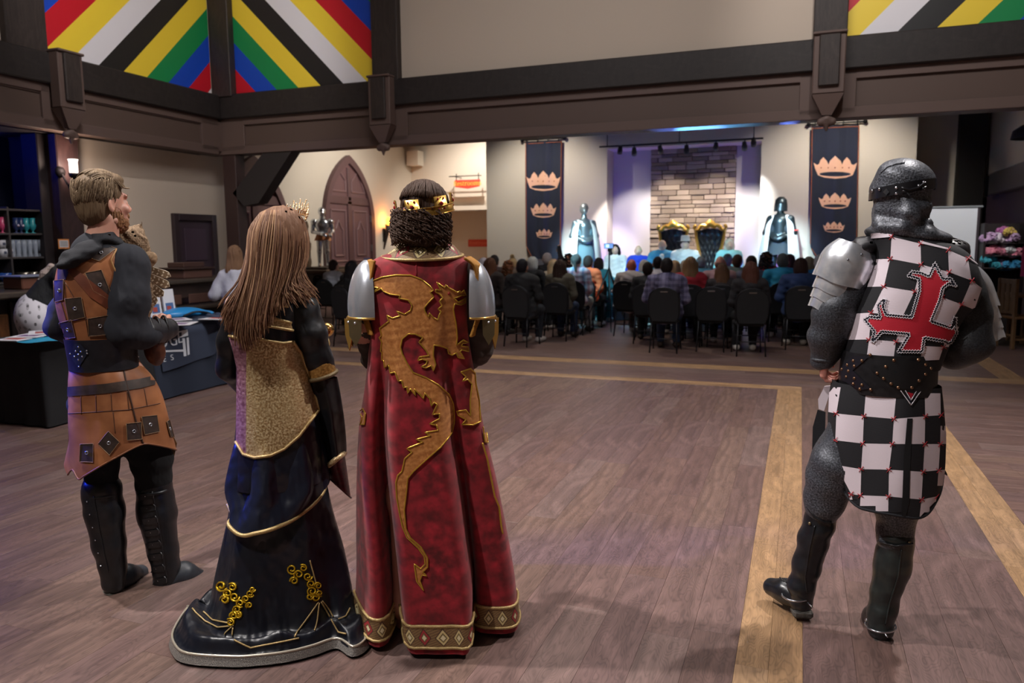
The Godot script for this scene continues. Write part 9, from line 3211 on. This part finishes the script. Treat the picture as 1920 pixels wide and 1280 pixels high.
# ================================================================ two guests near the bar
func bar_guests() -> void:
	# woman in a loose white blouse by the counter, seen from behind
	var t := frame_at(onx(436, 470, -7.1) * Vector3(1, 0, 1))
	var o := person_root("person with long light brown hair in a loose white blouse behind the far table", t)
	var hc := loc(t, 440, 478)
	var bones := [[hc + Vector3(0, -0.06, 0), hc + Vector3(0, -0.2, 0.0), 0.045, 0.05], [hc + Vector3(0, -0.25, 0), hc + Vector3(0, -0.75, 0), 0.12, 0.13]]
	for s in [-1.0, 1.0]:
		bones.append([hc + Vector3(s * 0.15, -0.26, 0), hc + Vector3(s * 0.21, -0.52, 0.0), 0.05, 0.042])
		bones.append([hc + Vector3(s * 0.21, -0.52, 0.0), hc + Vector3(s * 0.12, -0.62, -0.22), 0.042, 0.032])
		bones.append([hc + Vector3(s * 0.08, -0.8, 0), Vector3(hc.x + s * 0.09, 0.45, 0), 0.1, 0.06])
		bones.append([Vector3(hc.x + s * 0.09, 0.45, 0), Vector3(hc.x + s * 0.09, 0.06, 0), 0.055, 0.04])
		bones.append([Vector3(hc.x + s * 0.09, 0.04, 0), Vector3(hc.x + s * 0.1, 0.035, -0.15), 0.04, 0.03])
	var sk := skin_mat(hx("d3a595"))
	part(o, "body", merged([[body_mesh(bones, 0.018, 0.05), Transform3D.IDENTITY], [head_mesh(1), Transform3D(Basis(Vector3.UP, -0.2), hc)], [hand_mesh(1.0, 0.5), xf(hc + Vector3(0.12, -0.62, -0.24))], [hand_mesh(-1.0, 0.5), xf(hc + Vector3(-0.12, -0.62, -0.24))]]), sk)
	part(o, "blouse", body_mesh([[hc + Vector3(0, -0.26, 0.0), hc + Vector3(0, -0.5, 0.02), 0.155, 0.19], [hc + Vector3(0, -0.5, 0.02), hc + Vector3(0, -0.72, 0.0), 0.19, 0.17], [hc + Vector3(-0.16, -0.27, 0), hc + Vector3(-0.27, -0.52, 0.0), 0.075, 0.085], [hc + Vector3(0.16, -0.27, 0), hc + Vector3(0.27, -0.52, 0.0), 0.075, 0.085]], 0.016, 0.05, 0.008, Vector3(20, 12, 20)), cloth(hx("c3c6d6"), 0.9, "wrinkle", 1.0, 3.0))
	part(o, "trousers", body_mesh([[hc + Vector3(-0.06, -0.76, 0), hc + Vector3(0.06, -0.76, 0), 0.14, 0.14], [hc + Vector3(-0.08, -0.8, 0), Vector3(hc.x - 0.09, 0.1, 0), 0.12, 0.075], [hc + Vector3(0.08, -0.8, 0), Vector3(hc.x + 0.09, 0.1, 0), 0.12, 0.075]], 0.02, 0.05), cloth(hx("22252e"), 0.9, "weave", 0.2, 10.0))
	part(o, "shoes", body_mesh([[Vector3(hc.x - 0.09, 0.04, 0.02), Vector3(hc.x - 0.1, 0.04, -0.17), 0.05, 0.04], [Vector3(hc.x + 0.09, 0.04, 0.02), Vector3(hc.x + 0.1, 0.04, -0.17), 0.05, 0.04]], 0.012, 0.01), mt(hx("2c2724"), 0.6))
	part(o, "hair", body_mesh([[hc + Vector3(0, 0.035, 0.015), Vector3(0.09, 0.1, 0.104), Basis.IDENTITY], [hc + Vector3(0, -0.08, 0.05), Vector3(0.105, 0.15, 0.075), Basis.IDENTITY], [hc + Vector3(-0.02, -0.2, 0.08), Vector3(0.11, 0.12, 0.06), Basis.IDENTITY]], 0.011, 0.05, 0.004, Vector3(120, 12, 120)), hair_mat(hx("80624c")))

	# woman bending over the near table in a black top and spotted trousers
	var t2 := frame_at(onx(80, 560, -7.0) * Vector3(1, 0, 1))
	var p := person_root("person with pale hair bending over in a black top and black-spotted white trousers", t2)
	var hip := loc(t2, 70, 590)
	var sh := loc(t2, 112, 520, -0.05)
	var head := loc(t2, 122, 515, -0.12)
	var b2 := [[hip, sh, 0.15, 0.12], [sh + Vector3(0, 0.0, -0.15), sh + Vector3(0, 0, 0.15), 0.07, 0.07], [sh, head, 0.06, 0.05]]
	for s in [-1.0, 1.0]:
		b2.append([sh + Vector3(0, 0, s * 0.16), sh + Vector3(0.08, -0.26, s * 0.18), 0.05, 0.042])
		b2.append([sh + Vector3(0.08, -0.26, s * 0.18), sh + Vector3(0.25, -0.32, s * 0.1), 0.042, 0.032])
		b2.append([hip + Vector3(0, -0.05, s * 0.09), Vector3(hip.x + 0.02, 0.46, s * 0.1), 0.13, 0.065])
		b2.append([Vector3(hip.x + 0.02, 0.46, s * 0.1), Vector3(hip.x, 0.07, s * 0.1), 0.06, 0.042])
		b2.append([Vector3(hip.x, 0.04, s * 0.1), Vector3(hip.x + 0.14, 0.035, s * 0.1), 0.04, 0.03])
	part(p, "body", merged([[body_mesh(b2, 0.018, 0.06), Transform3D.IDENTITY], [head_mesh(1), Transform3D(Basis(Vector3.UP, -1.3) * Basis(Vector3.RIGHT, -0.6), head)], [hand_mesh(1.0, 0.5), Transform3D(Basis(Vector3.UP, -1.5), sh + Vector3(0.26, -0.32, 0.1))], [hand_mesh(-1.0, 0.5), Transform3D(Basis(Vector3.UP, -1.5), sh + Vector3(0.26, -0.32, -0.1))]]), sk)
	part(p, "top", body_mesh([[hip + Vector3(0.02, 0.08, 0), sh, 0.165, 0.135], [sh + Vector3(0, 0.0, -0.15), sh + Vector3(0, 0, 0.15), 0.085, 0.085], [sh + Vector3(0, 0, 0.16), sh + Vector3(0.08, -0.26, 0.18), 0.065, 0.055], [sh + Vector3(0, 0, -0.16), sh + Vector3(0.08, -0.26, -0.18), 0.065, 0.055]], 0.016, 0.05, 0.005, Vector3(18, 30, 18)), cloth(hx("15161b"), 0.9, "wrinkle", 0.8, 4.0))
	var spots := StandardMaterial3D.new()
	spots.albedo_texture = func_tex("spots", 128, 128, func(x: int, y: int) -> Color:
		for q: Array in [[20, 24, 9], [66, 12, 7], [104, 36, 9], [44, 58, 8], [86, 74, 8], [16, 92, 8], [58, 104, 9], [108, 112, 7]]:
			if pow((x - q[0]) / 1.0, 2.0) + pow((y - q[1]) / 1.5, 2.0) < q[2] * q[2] * 0.55:
				return hx("1b1a20")
		return hx("cfccd6"))
	spots.uv1_triplanar = true
	spots.uv1_scale = Vector3.ONE * 4.2
	spots.roughness = 0.85
	part(p, "trousers", body_mesh([[hip + Vector3(-0.02, -0.02, -0.07), hip + Vector3(-0.02, -0.02, 0.07), 0.175, 0.175], [hip + Vector3(-0.01, 0.06, 0), hip + Vector3(0, -0.25, 0), 0.165, 0.17], [hip + Vector3(0, -0.08, -0.09), Vector3(hip.x + 0.02, 0.46, -0.1), 0.15, 0.09], [hip + Vector3(0, -0.08, 0.09), Vector3(hip.x + 0.02, 0.46, 0.1), 0.15, 0.09], [Vector3(hip.x + 0.02, 0.46, -0.1), Vector3(hip.x, 0.1, -0.1), 0.085, 0.07], [Vector3(hip.x + 0.02, 0.46, 0.1), Vector3(hip.x, 0.1, 0.1), 0.085, 0.07]], 0.018, 0.05), spots)
	part(p, "shoes", body_mesh([[Vector3(hip.x, 0.04, -0.1), Vector3(hip.x + 0.16, 0.04, -0.1), 0.05, 0.04], [Vector3(hip.x, 0.04, 0.1), Vector3(hip.x + 0.16, 0.04, 0.1), 0.05, 0.04]], 0.012, 0.01), mt(hx("2a2624"), 0.6))
	part(p, "hair", body_mesh([[head + Vector3(-0.01, 0.03, 0.02), Vector3(0.1, 0.09, 0.1), Basis.IDENTITY], [head, loc(t2, 82, 512, 0.0), 0.06, 0.03], [loc(t2, 96, 500, 0.0), loc(t2, 72, 524, 0.0), 0.035, 0.012]], 0.011, 0.04, 0.003, Vector3(40, 120, 120)), hair_mat(hx("b0a09a")))
